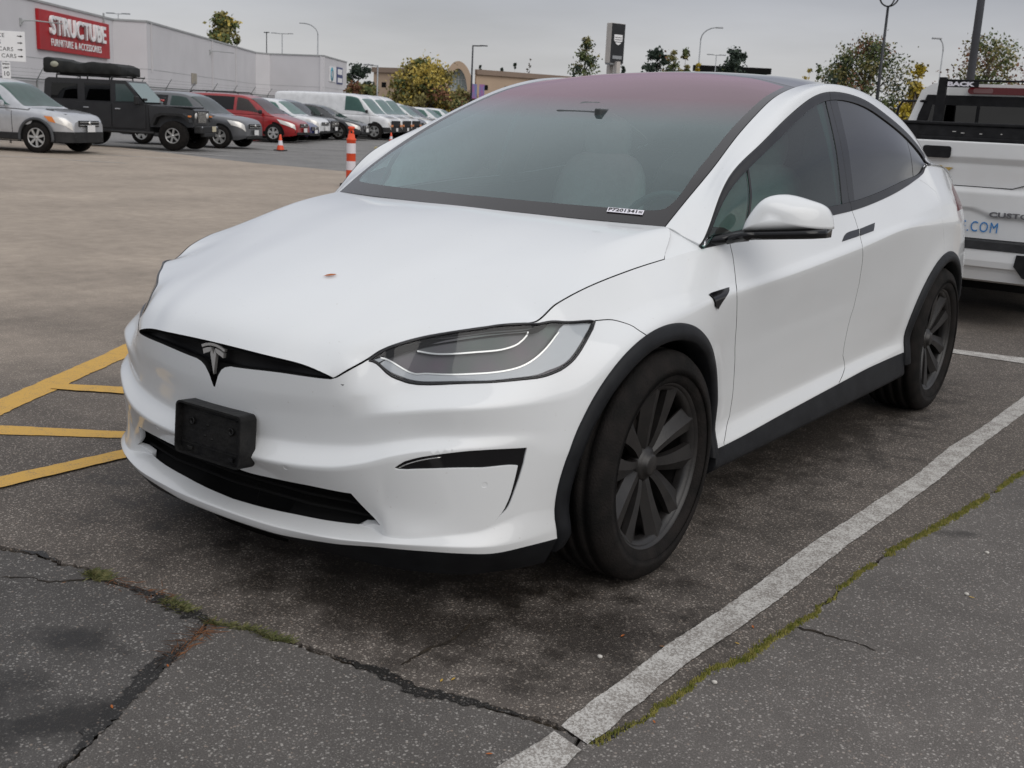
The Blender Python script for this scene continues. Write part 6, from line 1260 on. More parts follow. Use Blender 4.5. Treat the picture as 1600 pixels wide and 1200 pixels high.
mb = MB(); P = [(-.085, .0), (-.055, .026), (-.022, .026), (-.016, .036), (.016, .036), (.022, .026), (.055+.03, .026), (.055, .0), (.085-.03, -.026), (.022, -.026), (.016, -.036), (-.016, -.036), (-.022, -.026), (-.085, -.026)]
mb.prism([(a*1.25+.01, b_*1.1+1.150) for a, b_ in P], tg(0, 1.15)-.014, tg(0, 1.15)+.004, 'y'); mb.build('tailgate_emblem', principled('gold_emblem', (.55, .38, .10), .3, .6), gate)
RX = Matrix.Rotation(math.radians(90), 4, 'X')
text_obj('CUSTOM', .052, 'model_lettering', CHG, gate, Matrix.Translation((.605, tg(.6, .87)-.003, .850)) @ RX, .004, .0012, 1.06, 'CENTER', 1.62)
BLU = principled('blue_vinyl', (.03, .20, .50), .5)
text_obj('E.COM', .112, 'web_address', BLU, gate, Matrix.Translation((.366, tg(.37, .74)-.006, .748)) @ RX, .0006, 0, 1.16, 'CENTER', .74)
# bumper
def bump_prof(z): return -.16+.03*max(0, (.62-z))*1.2
rows_ = [(.00, .655), (-.13, .650), (-.165, .628), (-.175, .60), (-.180, .52), (-.172, .475), (-.150, .462), (-.140, .440), (-.125, .372), (-.08, .355), (-.02, .35)]
strip(rows_[3:], 'rear_bumper', TW, pk, -.98, .98, 2, False)
mb = MB(); P = [(-.98, .60), (-.98, .655), (.98, .655), (.98, .60)]; mb.add([(x, -.183 if z < .62 else -.14, z+.003) for x, z in P]+[(x, .03, .660) for x in (-.98, .98)], [(0, 1, 2, 3), (1, 4, 5, 2)]); mb.build('bumper_step_pad', TBK, pk)
P = [(.70, .585), (.69, .50), (.76, .42), (.90, .40), (.99, .42), (.99, .59)]
for q_ in (P, [(-a, b_) for a, b_ in P]): mb = MB(); mb.prism(q_, -.188, -.12, 'y'); mb.build('corner_step', TBK, pk)
mb = MB(); P = rrect(.34, .18, .02); mb.prism([(a, b_+.50) for a, b_ in P], -.19, -.12, 'y'); mb.build('plate_recess', TBK, pk)
# bed sides, lamps, wheels
for sd in (-1, 1):
    mb = MB(); mb.prism([(.02, .55), (.02, 1.37), (2.0, 1.39), (2.0, .50), (1.5, .50)], sd*.82, sd*1.0, 'x'); mb.build('bed_side', TW, pk)
    mb = MB(); mb.prism([(-.012, .92), (-.012, 1.30), (.10, 1.32), (.10, .90)], sd*.83, sd*1.003, 'x'); mb.build('tail_lamp', TAILR, pk)
    for y in (1.25, 4.75):
        e_ = bpy.data.objects.new('wheel', None); C.objects.link(e_); e_.parent = pk; e_.location = (sd*.86, y, .40)
        mb = MB(); mb.lathe([(.24, -.13), (.37, -.14), (.40, -.10), (.40, .10), (.37, .14), (.24, .13), (0, .10)], 'x', n=36); mb.build('tyre', RUBBER, e_)
mb = MB(); mb.box((0, 3.0, .42), (1.9, 5.7, .30)); mb.box((0, 1.25, .42), (1.3, .16, .16)); mb.build('chassis_shade_slab', DARK, pk)  # solid slab, filled out and lowered to deepen the shade under the truck
mb = MB(); mb.box((0, 1.0, 1.02), (1.62, 1.9, .06)); mb.build('bed_floor', TBK, pk)
# cab, rear wall at y = 2.05
cy_ = 2.05
P = [(-.93, 1.20), (-.90, 1.52), (-.80, 1.82), (-.70, 1.885), (.70, 1.885), (.80, 1.82), (.90, 1.52), (.93, 1.20)]
mb = MB(); mb.prism([(x, z) for x, z in P], cy_, cy_+1.5, 'y'); mb.prism([(x, z) for x, z in [(-.96, .55), (-.96, 1.22), (.96, 1.22), (.96, .55)]], cy_, cy_+3.9, 'y'); mb.build('cab', TW, pk)
mb = MB(); Pb = [(-.84, 1.40), (-.80, 1.60), (-.74, 1.78), (.74, 1.78), (.80, 1.60), (.84, 1.40)]; mb.prism(Pb, cy_-.012, cy_+.005, 'y'); mb.build('cab_window_frame', TBK, pk)
mb = MB()
mb.prism([(-.72, 1.47), (-.68, 1.69), (-.28, 1.69), (-.28, 1.47)], cy_-.020, cy_-.010, 'y'); mb.prism([(.72, 1.47), (.68, 1.69), (.28, 1.69), (.28, 1.47)], cy_-.020, cy_-.010, 'y'); mb.prism([(-.25, 1.47), (-.25, 1.69), (.25, 1.69), (.25, 1.47)], cy_-.020, cy_-.010, 'y')
mb.build('cab_rear_window', RGLASS, pk)
mb = MB(); P = rrect(.95, .062, .028); mb.prism([(a+.10, b_+1.825) for a, b_ in P], cy_-.03, cy_+.004, 'y'); tb_ = mb.build('third_brake_lamp', TAILR, pk)
mb = MB(); P = rrect(.17, .042, .015); mb.prism([(a-.24, b_+1.825) for a, b_ in P], cy_-.034, cy_-.028, 'y'); mb.build('cargo_lamp', principled('smoky_lens', (.20, .10, .10), .2), tb_)
mb = MB()
for sd in (-1, 1): mb.tube([(sd*.74, cy_-.02, 1.72), (sd*.99, cy_+.1, 1.72), (sd*1.03, cy_+.1, 1.66), (sd*1.05, cy_+.1, 1.45), (sd*1.02, cy_+.1, 1.40), (sd*.80, cy_, 1.38)], .012, 6)
mb.build('window_guard', TBK, pk)
# black tool box across the bed
tb = thing('tool_box', 'long black tool box lying across the white pickup bed', 'tool box', (.02, 6.0, 0))
mb = MB(); mb.box((0, .34, 1.435), (1.66, .42, .12), bev=.012); mb.build('box_body', TBK, tb); mb = MB(); mb.box((0, .34, 1.506), (1.70, .45, .024), bev=.008); mb.build('box_lid', TBK, tb)
mb = MB(); mb.box((.0, .125, 1.392), (1.60, .02, .03), bev=.005); mb.build('box_rail', TBK, tb)
mb = MB(); r_ = np.random.default_rng(3)
for k in range(9): mb.box((r_.uniform(-.5, .8), .122, 1.445+r_.uniform(-.01, .01)), (r_.uniform(.01, .03), .008, .006))
mb.build('scuff_mark', principled('bare_scuff', (.45, .44, .42), .6), tb)
# headache rack carrying the maker's plate
rk = thing('headache_rack', 'black bar rack behind the pickup cab with BACK lettering', 'truck rack', (.02, 6.0, 0))
ry = 1.85
for x in (-.56, .68):
    mb = MB(); mb.prism([(x-.05, 1.40), (x-.028, 1.93), (x+.034, 1.93), (x+.05, 1.40)], ry-.025, ry+.025, 'y'); mb.build('upright', TBK, rk)
mb = MB(); mb.tube([(-.53, ry, 1.905), (.66, ry, 1.905)], .009, 6); mb.build('top_bar', TBK, rk)
mb = MB(); mb.box((-.385, ry-.012, 1.872), (.29, .012, .055)); mb.build('name_plate', TBK, rk)
text_obj('BACK', .050, 'plate_lettering', STICK, rk, Matrix.Translation((-.40, ry-.019, 1.871)) @ RX, .0008, .0028, 1.0, 'CENTER', 1.75)
# ================================================ BUILDINGS
WALLM = mottled('grey_rendered_wall', (.60, .59, .605), (.56, .55, .565), .35, .8, .3, .1, bscale=3); CAPM = mottled('roof_flashing', (.30, .31, .31), (.36, .37, .37), 1, .5)
def wall_run(parent, pts, h, mat, cap=True, jz=None, step=None):
    for i in range(len(pts)-1):
        a, b_ = np.array(pts[i], float), np.array(pts[i+1], float); d = b_-a; l_ = np.hypot(*d); d /= l_; nn = np.array([-d[1], d[0]])
        mb = MB(); mb.prism([tuple(a), tuple(b_), tuple(b_+nn*.4), tuple(a+nn*.4)], 0, h, 'z'); mb.build('wall', mat, parent)
        if cap: mb = MB(); o_ = -nn*.08; mb.prism([tuple(a+o_), tuple(b_+o_), tuple(b_+nn*.5), tuple(a+nn*.5)], h, h+.14, 'z'); mb.build('roof_edge', CAPM, parent)
        if jz: mb = MB(); o_ = -nn*.012; mb.prism([tuple(a+o_), tuple(b_+o_), tuple(b_), tuple(a)], jz, jz+.035, 'z'); mb.build('wall_joint', CAPM, parent)
def rot_frame(a, b_):
    """matrix whose x runs along the wall, z up, y into the wall, origin at a"""
    a = Vector((*a, 0)); b_ = Vector((*b_, 0)); x = (b_-a).normalized(); z = Vector((0, 0, 1)); y = z.cross(x); m = Matrix((x, y, z)).transposed().to_4x4(); m.translation = a; return m
S0, S1, S2, S3, S4, S5, S6 = (-56.9, 26.9), (-74.22, 50.42), (-72.47, 52.15), (-99.92, 87.03), (-99.81, 89.07), (-93.54, 91.51), (-102.3, 104.24)
S0 = (-65.02-.595*14, 37.97-.804*-14*-1) if False else (-65.02+9.2*1.0, 37.97-12.45)
st_ = thing('store_building', 'long pale grey warehouse store with stepped walls behind the parked cars', 'building')
wall_run(st_, [S0, S1, S2, S3, S4, S5, S6], 7.0, WALLM, True, 3.55); wall_run(st_, [S6, (-160, 120), (-150, 20), S0], 7.0, WALLM, False)
mb = MB(); mb.add([(*S0, 6.95), (*S1, 6.95), (*S2, 6.95), (*S3, 6.95), (*S4, 6.95), (*S5, 6.95), (*S6, 6.95), (-160, 120, 6.95), (-150, 20, 6.95)], [tuple(range(9))]); mb.build('roof', CAPM, st_)
fA = rot_frame((-65.02, 37.97), S1); fA2 = fA.copy()
pipe = MB()
for s_, fr, zz in ((13.4, fA, 6.9),): pipe.box((s_, -.06, zz), (.12, .1, .9))
p_ = pipe.build('roof_vent', CAPM, st_); p_.matrix_local = fA
fC = rot_frame(S2, S3)
PPM = mottled('pale_pipe', (.56, .55, .56), (.54, .53, .54), 1, .6)
for s_ in (1.1, 22., 33.): mb = MB(); mb.box((s_, -.06, 5.2 if s_ < 5 else 3.5), (.10, .10, 3.6 if s_ < 5 else 7)); p_ = mb.build('downpipe', PPM, st_); p_.matrix_local = fC
mb = MB(); mb.box((0, -.08, 0), (1.6, .1, .9)); 
p_ = mb.build('louvre_vent', mottled('vent_tan', (.30, .27, .22), (.34, .31, .26), 3, .7), st_); p_.matrix_local = fC @ Matrix.Translation((14.5, 0, 3.3))
def bracket_lamp(M4, parent):
    mb = MB(); mb.box((0, -.05, 0), (.18, .12, .45), bev=.02); mb.tube([(0, -.1, -.05), (.2, -.15, .10), (.6, -.6, .14), (1.9, -1.9, .10)], [.07, .06, .045, .04], 6); o = mb.build('wall_lamp', CAPM, parent); o.matrix_local = M4; return o
bracket_lamp(fA @ Matrix.Translation((-1.25, 0, 5.6)), st_); bracket_lamp(fC @ Matrix.Translation((21, 0, 5.9)), st_)
fD = rot_frame(S4, S5); mb = MB(); mb.box((3.9, -.03, 1.3), (3.4, .08, 2.7)); o = mb.build('loading_door', mottled('door_grey', (.36, .35, .35), (.33, .32, .32), 2, .6), st_); o.matrix_local = fD
for k in range(9): mb = MB(); mb.box((3.9, -.075, .2+.3*k), (3.3, .02, .03)); o2 = mb.build('door_slat', CAPM, o)
fE = rot_frame(S5, S6); mb = MB(); mb.box((12.6, -.06, 2.9), (3.2, .1, .5)); o = mb.build('awning', mottled('green_awning', (.12, .16, .14), (.15, .19, .17), 2, .6), st_); o.matrix_local = fE
# big red shop sign on the wall
sg_ = thing('shop_sign', 'big red STRUCTUBE furniture sign on the grey store wall', 'shop sign'); sg_.matrix_world = fA @ Matrix.Translation((7.55, 0, 5.36))
mb = MB(); mb.box((0, -.12, 0), (12.9, .22, 2.48), bev=.02); mb.build('sign_panel', mottled('sign_red', (.40, .012, .018), (.34, .012, .016), .8, .5, .4), sg_)
SW = mottled('sign_white', (.82, .82, .82), (.76, .76, .77), 2, .5)
text_obj('STRUCTUBE', 1.62, 'sign_letters', SW, sg_, Matrix.Translation((.15, -.34, .31)) @ RX, .08, .035, 1.10, 'CENTER', 1.08)
text_obj('FURNITURE & ACCESSORIES', .66, 'sign_letters', SW, sg_, Matrix.Translation((-.10, -.27, -.72)) @ RX, .02, .004, 1.14, 'CENTER', 1.0)
lg = thing('wall_banner', 'small blue and white banners on the end wall of the store', 'banner'); lg.matrix_world = fE
mb = MB(); mb.box((5.6, -.05, 5.2), (4.2, .06, 1.75)); mb.build('banner_sheet', SW, lg)
mb = MB(); mb.lathe([(.45, -.02), (.80, -.02), (.80, -.06), (.45, -.06)], 'y', (4.9, -.07, 5.2), 22); mb.build('banner_ring', principled('teal_print', (.05, .30, .40), .5), lg)
NV = principled('navy_print', (.03, .05, .16), .5)
mb = MB(); mb.box((10.2, -.05, 5.2), (3.9, .06, 2.0)); mb.build('banner_sheet', NV, lg); mb = MB(); mb.box((10.2, -.09, 5.65), (2.9, .03, .65)); mb.box((10.2, -.09, 4.65), (2.9, .03, .55)); mb.build('banner_print', SW, lg)
# mall
MT = mottled('tan_stucco', (.44, .33, .24), (.40, .30, .22), .15, .85, .2); MB_ = mottled('brown_cornice', (.20, .15, .12), (.23, .17, .13), .3, .7)
ml = thing('shopping_mall', 'tan stucco mall with a tall arched glass entrance behind the yellow tree', 'building')
a, b_, c_, d_ = np.array((-146.167, 156.286, 0.000)[:2]), np.array((-132.168, 159.950, 0.000)[:2]), np.array((-127.371, 163.369, 0.000)[:2]), np.array((-117.085, 195.964, 0.000)[:2])
wall_run(ml, [tuple(a), tuple(b_)], 9.0, MT, False); wall_run(ml, [tuple(c_), tuple(d_)], 9.3, MT, False)
for p, q, h in ((a, b_, 9.0), (c_, d_, 9.3)):
    fr = rot_frame(p, q); l_ = float(np.hypot(*(q-p))); mb = MB(); mb.box((l_/2, -.15, h-.45), (l_+.4, .7, .9)); o = mb.build('cornice', MB_, ml); o.matrix_local = fr
    for s_ in np.linspace(2.2, l_*.62, 5): mb = MB(); mb.box((s_, -.02, h-3.1), (.9, .1, .9)); o = mb.build('window', DARK, ml); o.matrix_local = fr
fr = rot_frame(c_, d_); mb = MB(); mb.box((15.5, -.6, 6.7), (7.5, 1.6, .8)); o = mb.build('canopy', DARK, ml); o.matrix_local = fr
fr = rot_frame(b_, c_); l_ = float(np.hypot(*(c_-b_))); cx_, rz_ = l_*.46, 4.6
R1, R0 = l_*.46, l_*.30; A1 = [(cx_+R1*math.cos(t_), rz_+5.9*math.sin(t_)) for t_ in np.linspace(0, math.pi, 26)]; A0 = [(cx_+R0*.95+R0*math.cos(t_)*1.0-R0*.95, rz_+4.6*math.sin(t_)) for t_ in np.linspace(0, math.pi, 26)]
mb = MB()
for q in quads([(A1[0][0], 0)]+A1+[(A1[-1][0], 0)], [(A0[0][0], 0)]+A0+[(A0[-1][0], 0)]): mb.prism(q, -2.6, 1.0, 'y')
o = mb.build('entrance_arch', MT, ml); o.matrix_local = fr
mb = MB(); mb.prism([(A0[0][0], 0)]+A0+[(A0[-1][0], 0)], -.4, -.3, 'y'); o = mb.build('arch_glass', principled('mall_glass', (.30, .37, .37), .12, 0, .8), ml); o.matrix_local = fr
mb = MB()
for k in range(5): mb.box((cx_-R0*.7+R0*.35*k, -.45, 4), (.08, .08, 8))
for k in range(4): mb.box((cx_, -.45, 2+1.8*k), (R0*1.8, .08, .08))
o = mb.build('glass_mullion', SW, ml); o.matrix_local = fr
tg_ = thing('teal_building', 'low teal building with dark roof showing just above the car roof', 'building')
a, b_ = np.array((-68.795, 135.657, 0.000)[:2]), np.array((-61.072, 141.162, 0.000)[:2]); wall_run(tg_, [tuple(a), tuple(b_)], 8.4, principled('teal_wall', (.04, .19, .16), .6), False); fr = rot_frame(a, b_); mb = MB(); mb.box((4.8, 0, 8.7), (10.2, 1.5, .75)); o = mb.build('roof', DARK, tg_); o.matrix_local = fr
# ================================================ FENCE with barbed wire
FM = mottled('galvanised_fence', (.25, .26, .26), (.20, .21, .21), 4, .5, .4, 0, .3); FP = mottled('fence_screen', (.42, .42, .43), (.36, .36, .37), .8, .85)
fa, fb = np.array((-43.254, 22.503, 0.000)[:2]), np.array((-72.239, 75.100, 0.000)[:2]); fl = float(np.hypot(*(fb-fa))); fr = rot_frame(fa, fb)
fn = thing('barbed_wire_fence', 'grey screened fence with barbed wire arms behind the parked cars', 'fence'); fn.matrix_world = fr
mb = MB(); mb.box((fl/2, .0, 2.0), (fl, .07, .07)); mb.build('top_rail', FM, fn)
mb = MB(); mb.box((fl/2, .05, .98), (fl, .015, 1.9)); mb.build('fence_screen', FP, fn)
pm = MB(); pm.tube([(0, 0, 0), (0, 0, 2.05)], .04, 6); pm.tube([(0, 0, 2.0), (-.20, -.42, 2.50)], .022, 5); pme = pm.mesh('fence_post'); pme.materials.append(FM)
for k in range(int(fl/3.4)): o = bpy.data.objects.new('fence_post', pme); C.objects.link(o); o.parent = fn; o.location = (k*3.4+1, 0, 0)
for j in range(3): mb = MB(); mb.tube([(0, -.14*(j+1), 2.12+.15*j), (fl, -.14*(j+1), 2.12+.15*j)], .007, 4); mb.build('barbed_wire', FM, fn)
mb = MB(); mb.box((6.3, -.03, 1.5), (1.0, .02, .28)); mb.build('fence_sign', SW, fn)
# ================================================ SIGNS, CONES, POSTS
GALV = mottled('galvanised_steel', (.33, .34, .35), (.28, .29, .30), 6, .45, .5, 0, .5); POLE = mottled('dark_grey_pole', (.075, .08, .095), (.06, .065, .075), 3, .5); POLEB = principled('black_pole', (.02, .022, .026), .5)
RYAW = Matrix.Rotation(math.radians(48), 4, 'Z')
ds = thing('direction_sign', 'white dealer direction sign with four black arrows above the silver SUV', 'sign', (-27.722, 14.630, 0.000)); ds.rotation_euler = (0, 0, math.radians(50))
mb = MB(); mb.tube([(0, .03, 0), (0, .03, 2.95)], .03, 8); mb.build('post', GALV, ds)
mb = MB(); mb.box((-.12, 0, 2.62), (1.28, .02, .80), bev=.006); mb.build('sign_panel', SW, ds)
for i, (tx, ax) in enumerate((('SERVICE', .00), ('PARTS', -.10), ('NEW CARS', .21), ('USED CARS', .28))):
    z = 2.90-.18*i; text_obj(tx, .150, 'sign_text', INK, ds, Matrix.Translation((ax, -.012, z)) @ RX, .001, .0, 1.1, 'RIGHT', 1.0)
    mb = MB(); mb.prism([(.32, z-.012), (.32, z+.012), (.40, z+.012), (.40, z+.03), (.455, z), (.40, z-.03), (.40, z-.012)], -.016, -.011, 'y'); mb.build('sign_arrow', INK, ds)
sp = thing('speed_limit_sign', 'small white speed limit 10 sign below the direction sign', 'sign', (-27.722, 14.630, 0.000)); sp.rotation_euler = (0, 0, math.radians(50))
mb = MB(); mb.prism([(a, b_+1.98) for a, b_ in rrect(.22, .44, .02)], -.035, -.02, 'y'); mb.build('sign_panel', SW, sp)
for tx, s_, z in (('SPEED', .07, 2.14), ('LIMIT', .07, 2.04), ('10', .17, 1.88)): text_obj(tx, s_, 'sign_text', INK, sp, Matrix.Translation((0, -.036, z)) @ RX, .001, .002)
ORM = mottled('orange_plastic', (.75, .085, .03), (.68, .08, .03), 20, .5, .4); REFW = mottled('reflective_white', (.70, .66, .70), (.62, .60, .63), 60, .4)
dl = thing('delineator_post', 'tall orange traffic post with white bands behind the white car', 'traffic post', (-12.107, 12.120, 0.000))
mb = MB(); mb.lathe([(0, 0), (.20, 0), (.20, .05), (.10, .07), (.09, .08)], 'z', n=20); mb.build('base', DARK, dl)
mb = MB(); mb.lathe([(.088, .07), (.082, .83), (.090, .835), (.090, .86), (.07, .87), (.055, .95), (.0, .96)], 'z', n=24)
mb.build('shaft', ORM, dl)
mb = MB(); ringp = [(.045*math.cos(t_), 0, .975+.045*math.sin(t_)) for t_ in np.linspace(0, 2*math.pi, 17)]; mb.tube(ringp, .018, 6, False); mb.lathe([(0, 1.02), (.03, 1.02), (.065, 1.045), (.06, 1.075), (0, 1.085)], 'z', n=14); mb.build('handle', ORM, dl)
for z0, z1 in ((.20, .36), (.56, .76) if False else (.30, .46), (.60, .78)):
    if z0 == .20: continue
    mb = MB(); mb.lathe([(.0865, z0), (.0855, z1)], 'z', n=24); mb.build('reflective_band', REFW, dl)
def cone(pos, h, label):
    t_ = thing('traffic_cone', label, 'traffic cone', pos, group='orange traffic cones'); mb = MB(); mb.box((0, 0, .012), (h*.62, h*.62, .024), bev=.005); mb.build('base', DARK, t_)
    mb = MB(); mb.lathe([(h*.24, .02), (h*.168, h*.33), (h*.113, h*.62), (h*.06, h*.97), (0, h)], 'z', n=20); mb.build('cone_body', ORM, t_); mb = MB(); mb.lathe([(h*.17, h*.33), (h*.115, h*.62)], 'z', n=20); mb.build('reflective_band', REFW, t_)
cone((-24.489, 21.734, 0.000), .50, 'small orange cone with white band in front of the red minivan'); cone((-31.515, 34.661, 0.000), .44, 'distant orange cone in front of the white vans')
yp = thing('wooden_stub_post', 'short pale yellow wooden post beside the orange traffic post', 'post', (-8.032, 8.457, 0.000)); mb = MB(); mb.box((0, 0, .455), (.10, .10, .91), bev=.008); mb.build('post', mottled('pale_yellow_wood', (.55, .47, .24), (.48, .40, .20), 9, .7), yp)
def lamp_post(name, label, pos, h, r_, arms, mat, kind='arm', az=0, group=None):
    t_ = thing(name, label, 'lamp post', pos, az, group); mb = MB(); mb.tube([(0, 0, 0), (0, 0, h)], [r_, r_*.6], 8); mb.build('pole', mat, t_)
    mb = MB(); hb = MB()
    for (dx, dz) in arms:
        if kind == 'curve':
            pts = [(0, 0, h), (0.0, 0, h)]+[(dx*(1-math.cos(t2)), 0, h+dz*math.sin(t2)) for t2 in np.linspace(.15, math.pi/2, 8)]; mb.tube(pts[1:], r_*.6, 6); hb.box((dx*1.15, 0, h+dz), (.7, .25, .12), bev=.03)
        elif kind == 'cup':
            a = math.atan2(dz, dx); c2, s2 = math.cos(a), math.sin(a); R_ = .38
            pts = [(c2*R_*math.sin(t2), s2*R_*math.sin(t2), h+.02+.42*(1-math.cos(t2))) for t2 in np.linspace(0, math.pi/2, 8)]+[(c2*R_, s2*R_, h+.62)]; mb.tube(pts, .03, 6)
            hb.box((c2*(R_+.22), s2*(R_+.22), h+.66), (.62, .34, .10), Matrix.Rotation(a, 3, 'Z'), bev=.03)
        else: mb.tube([(0, 0, h-.05), (dx, 0, h-.02)], r_*.5, 6); hb.box((dx*1.2, 0, h), (.75, .3, .1), bev=.02)
    mb.build('lamp_arm', mat, t_); hb.build('lamp_head', mat, t_); return t_
lamp_post('lamp_post', 'thick grey pole rising out of frame above the white pickup', (-2.478, 16.205, 0.000), 9.5, .072, [(1.2, 0)], POLE)
lamp_post('lamp_post', 'dark post with four cupped lamp heads above the brown maple', (-12.899, 42.880, 0.000), 6.25, .085, [(1, .15), (-1, .15), (.9, -.6), (-.9, -.6)], POLEB, 'cup')
lamp_post('street_light', 'thin curved street light left of the thick grey pole', (-22.937, 86.247, 0.000), 7.6, .07, [(-.5, .9)], GALV, 'curve', math.radians(35))
lamp_post('street_light', 'tall curved street light above the yellow bush on the skyline', (-49.574, 98.836, 0.000), 9.4, .09, [(1.5, 1.2)], GALV, 'curve', math.radians(35))
lamp_post('lamp_post', 'thin twin headed light mast left of the dark pine', (-57.462, 118.474, 0.000), 9.3, .07, [(.6, 0), (-.6, 0)], GALV, 'arm', math.radians(35))
lamp_post('lamp_post', 'small twin headed light mast right of the car roof', (-42.964, 116.179, 0.000), 7.7, .06, [(.5, 0), (-.5, 0)], GALV, 'arm', math.radians(35))
lamp_post('lamp_post', 'grey single arm lamp post in front of the tan mall corner', (-59.545, 63.940, 0.000), 4.75, .09, [(-.6, 0)], GALV, 'arm', math.radians(35))
lamp_post('street_light', 'tall curved street light behind the grey store roof', (-117.282, 113.723, 0.000), 11.2, .12, [(-2.0, 1.5)], GALV, 'curve', math.radians(35))
lamp_post('lamp_post', 'twin headed light mast behind the grey store roof', (-121.401, 110.786, 0.000), 11.2, .10, [(1.0, 0), (-1.0, 0)], GALV, 'arm', math.radians(35))
lamp_post('lamp_post', 'short twin headed mast above the store roof beside the red sign', (-91.191, 62.853, 0.000), 8.9, .06, [(.6, 0), (-.6, 0)], GALV, 'arm', math.radians(35))
lamp_post('roof_mast', 'short dark mast on the store roof left of the light masts', (-107.485, 95.445, 0.000), 10.0, .09, [(0.01, 0)], POLEB, 'arm')
bp_ = lamp_post('lamp_post', 'black lamp post with pink and blue banners before the mall', (-68.816, 87.645, 0.000), 8.0, .12, [(.9, 0)], POLEB, 'arm', math.radians(35))
for k, x in enumerate((.30, 1.05)):
    mb = MB(); mb.box((x, 0, 3.6), (.52, .03, 1.4)); o = mb.build('banner', mottled('banner_print', (.10, .22, .42), (.42, .12, .30), 1.2, .6), bp_)
py_ = thing('pylon_sign', 'tall dark pylon sign with white shield emblem on the skyline', 'pylon sign', (-67.015, 111.664, 0.000)); py_.rotation_euler = (0, 0, math.radians(72))
PD = mottled('pylon_dark_face', (.016, .017, .019), (.026, .027, .030), 1, .4, .3)
for y in (-.75, .75): mb = MB(); mb.box((0 if y > 0 else 0, y*.8, 4.0), (.55, .55, 8.0)); mb.build('pylon_leg', mottled('pale_leg', (.48, .44, .41), (.44, .41, .38), 1, .6), py_)
mb = MB(); mb.box((0, 0, 10.0), (2.0, .9, 4.4), bev=.04); mb.build('cabinet', mottled('pale_cabinet', (.52, .48, .44), (.47, .44, .41), 1, .6), py_)
mb = MB(); mb.box((0, -.48, 10.0), (1.96, .06, 4.32)); mb.build('sign_face', PD, py_)
mb = MB(); P = [(-.62, 10.95), (.62, 10.95), (.60, 10.3), (.30, 9.95), (0, 9.82), (-.30, 9.95), (-.60, 10.3)]; mb.prism(P, -.56, -.50, 'y'); sh_ = mb.build('shield_emblem', SW, py_)
mb = MB()
for z in (10.65, 10.4, 10.15): mb.box((0, -.57, z), (1.0, .03, .06))
mb.build('emblem_stripe', PD, sh_); mb = MB(); mb.box((0, -.53, 8.45), (1.4, .05, .38), bev=.02); mb.build('lower_panel', GALV, py_)
mb = MB(); mb.box((0, 0, 7.72), (1.8, .9, .16)); mb.build('cabinet_base', GALV, py_)
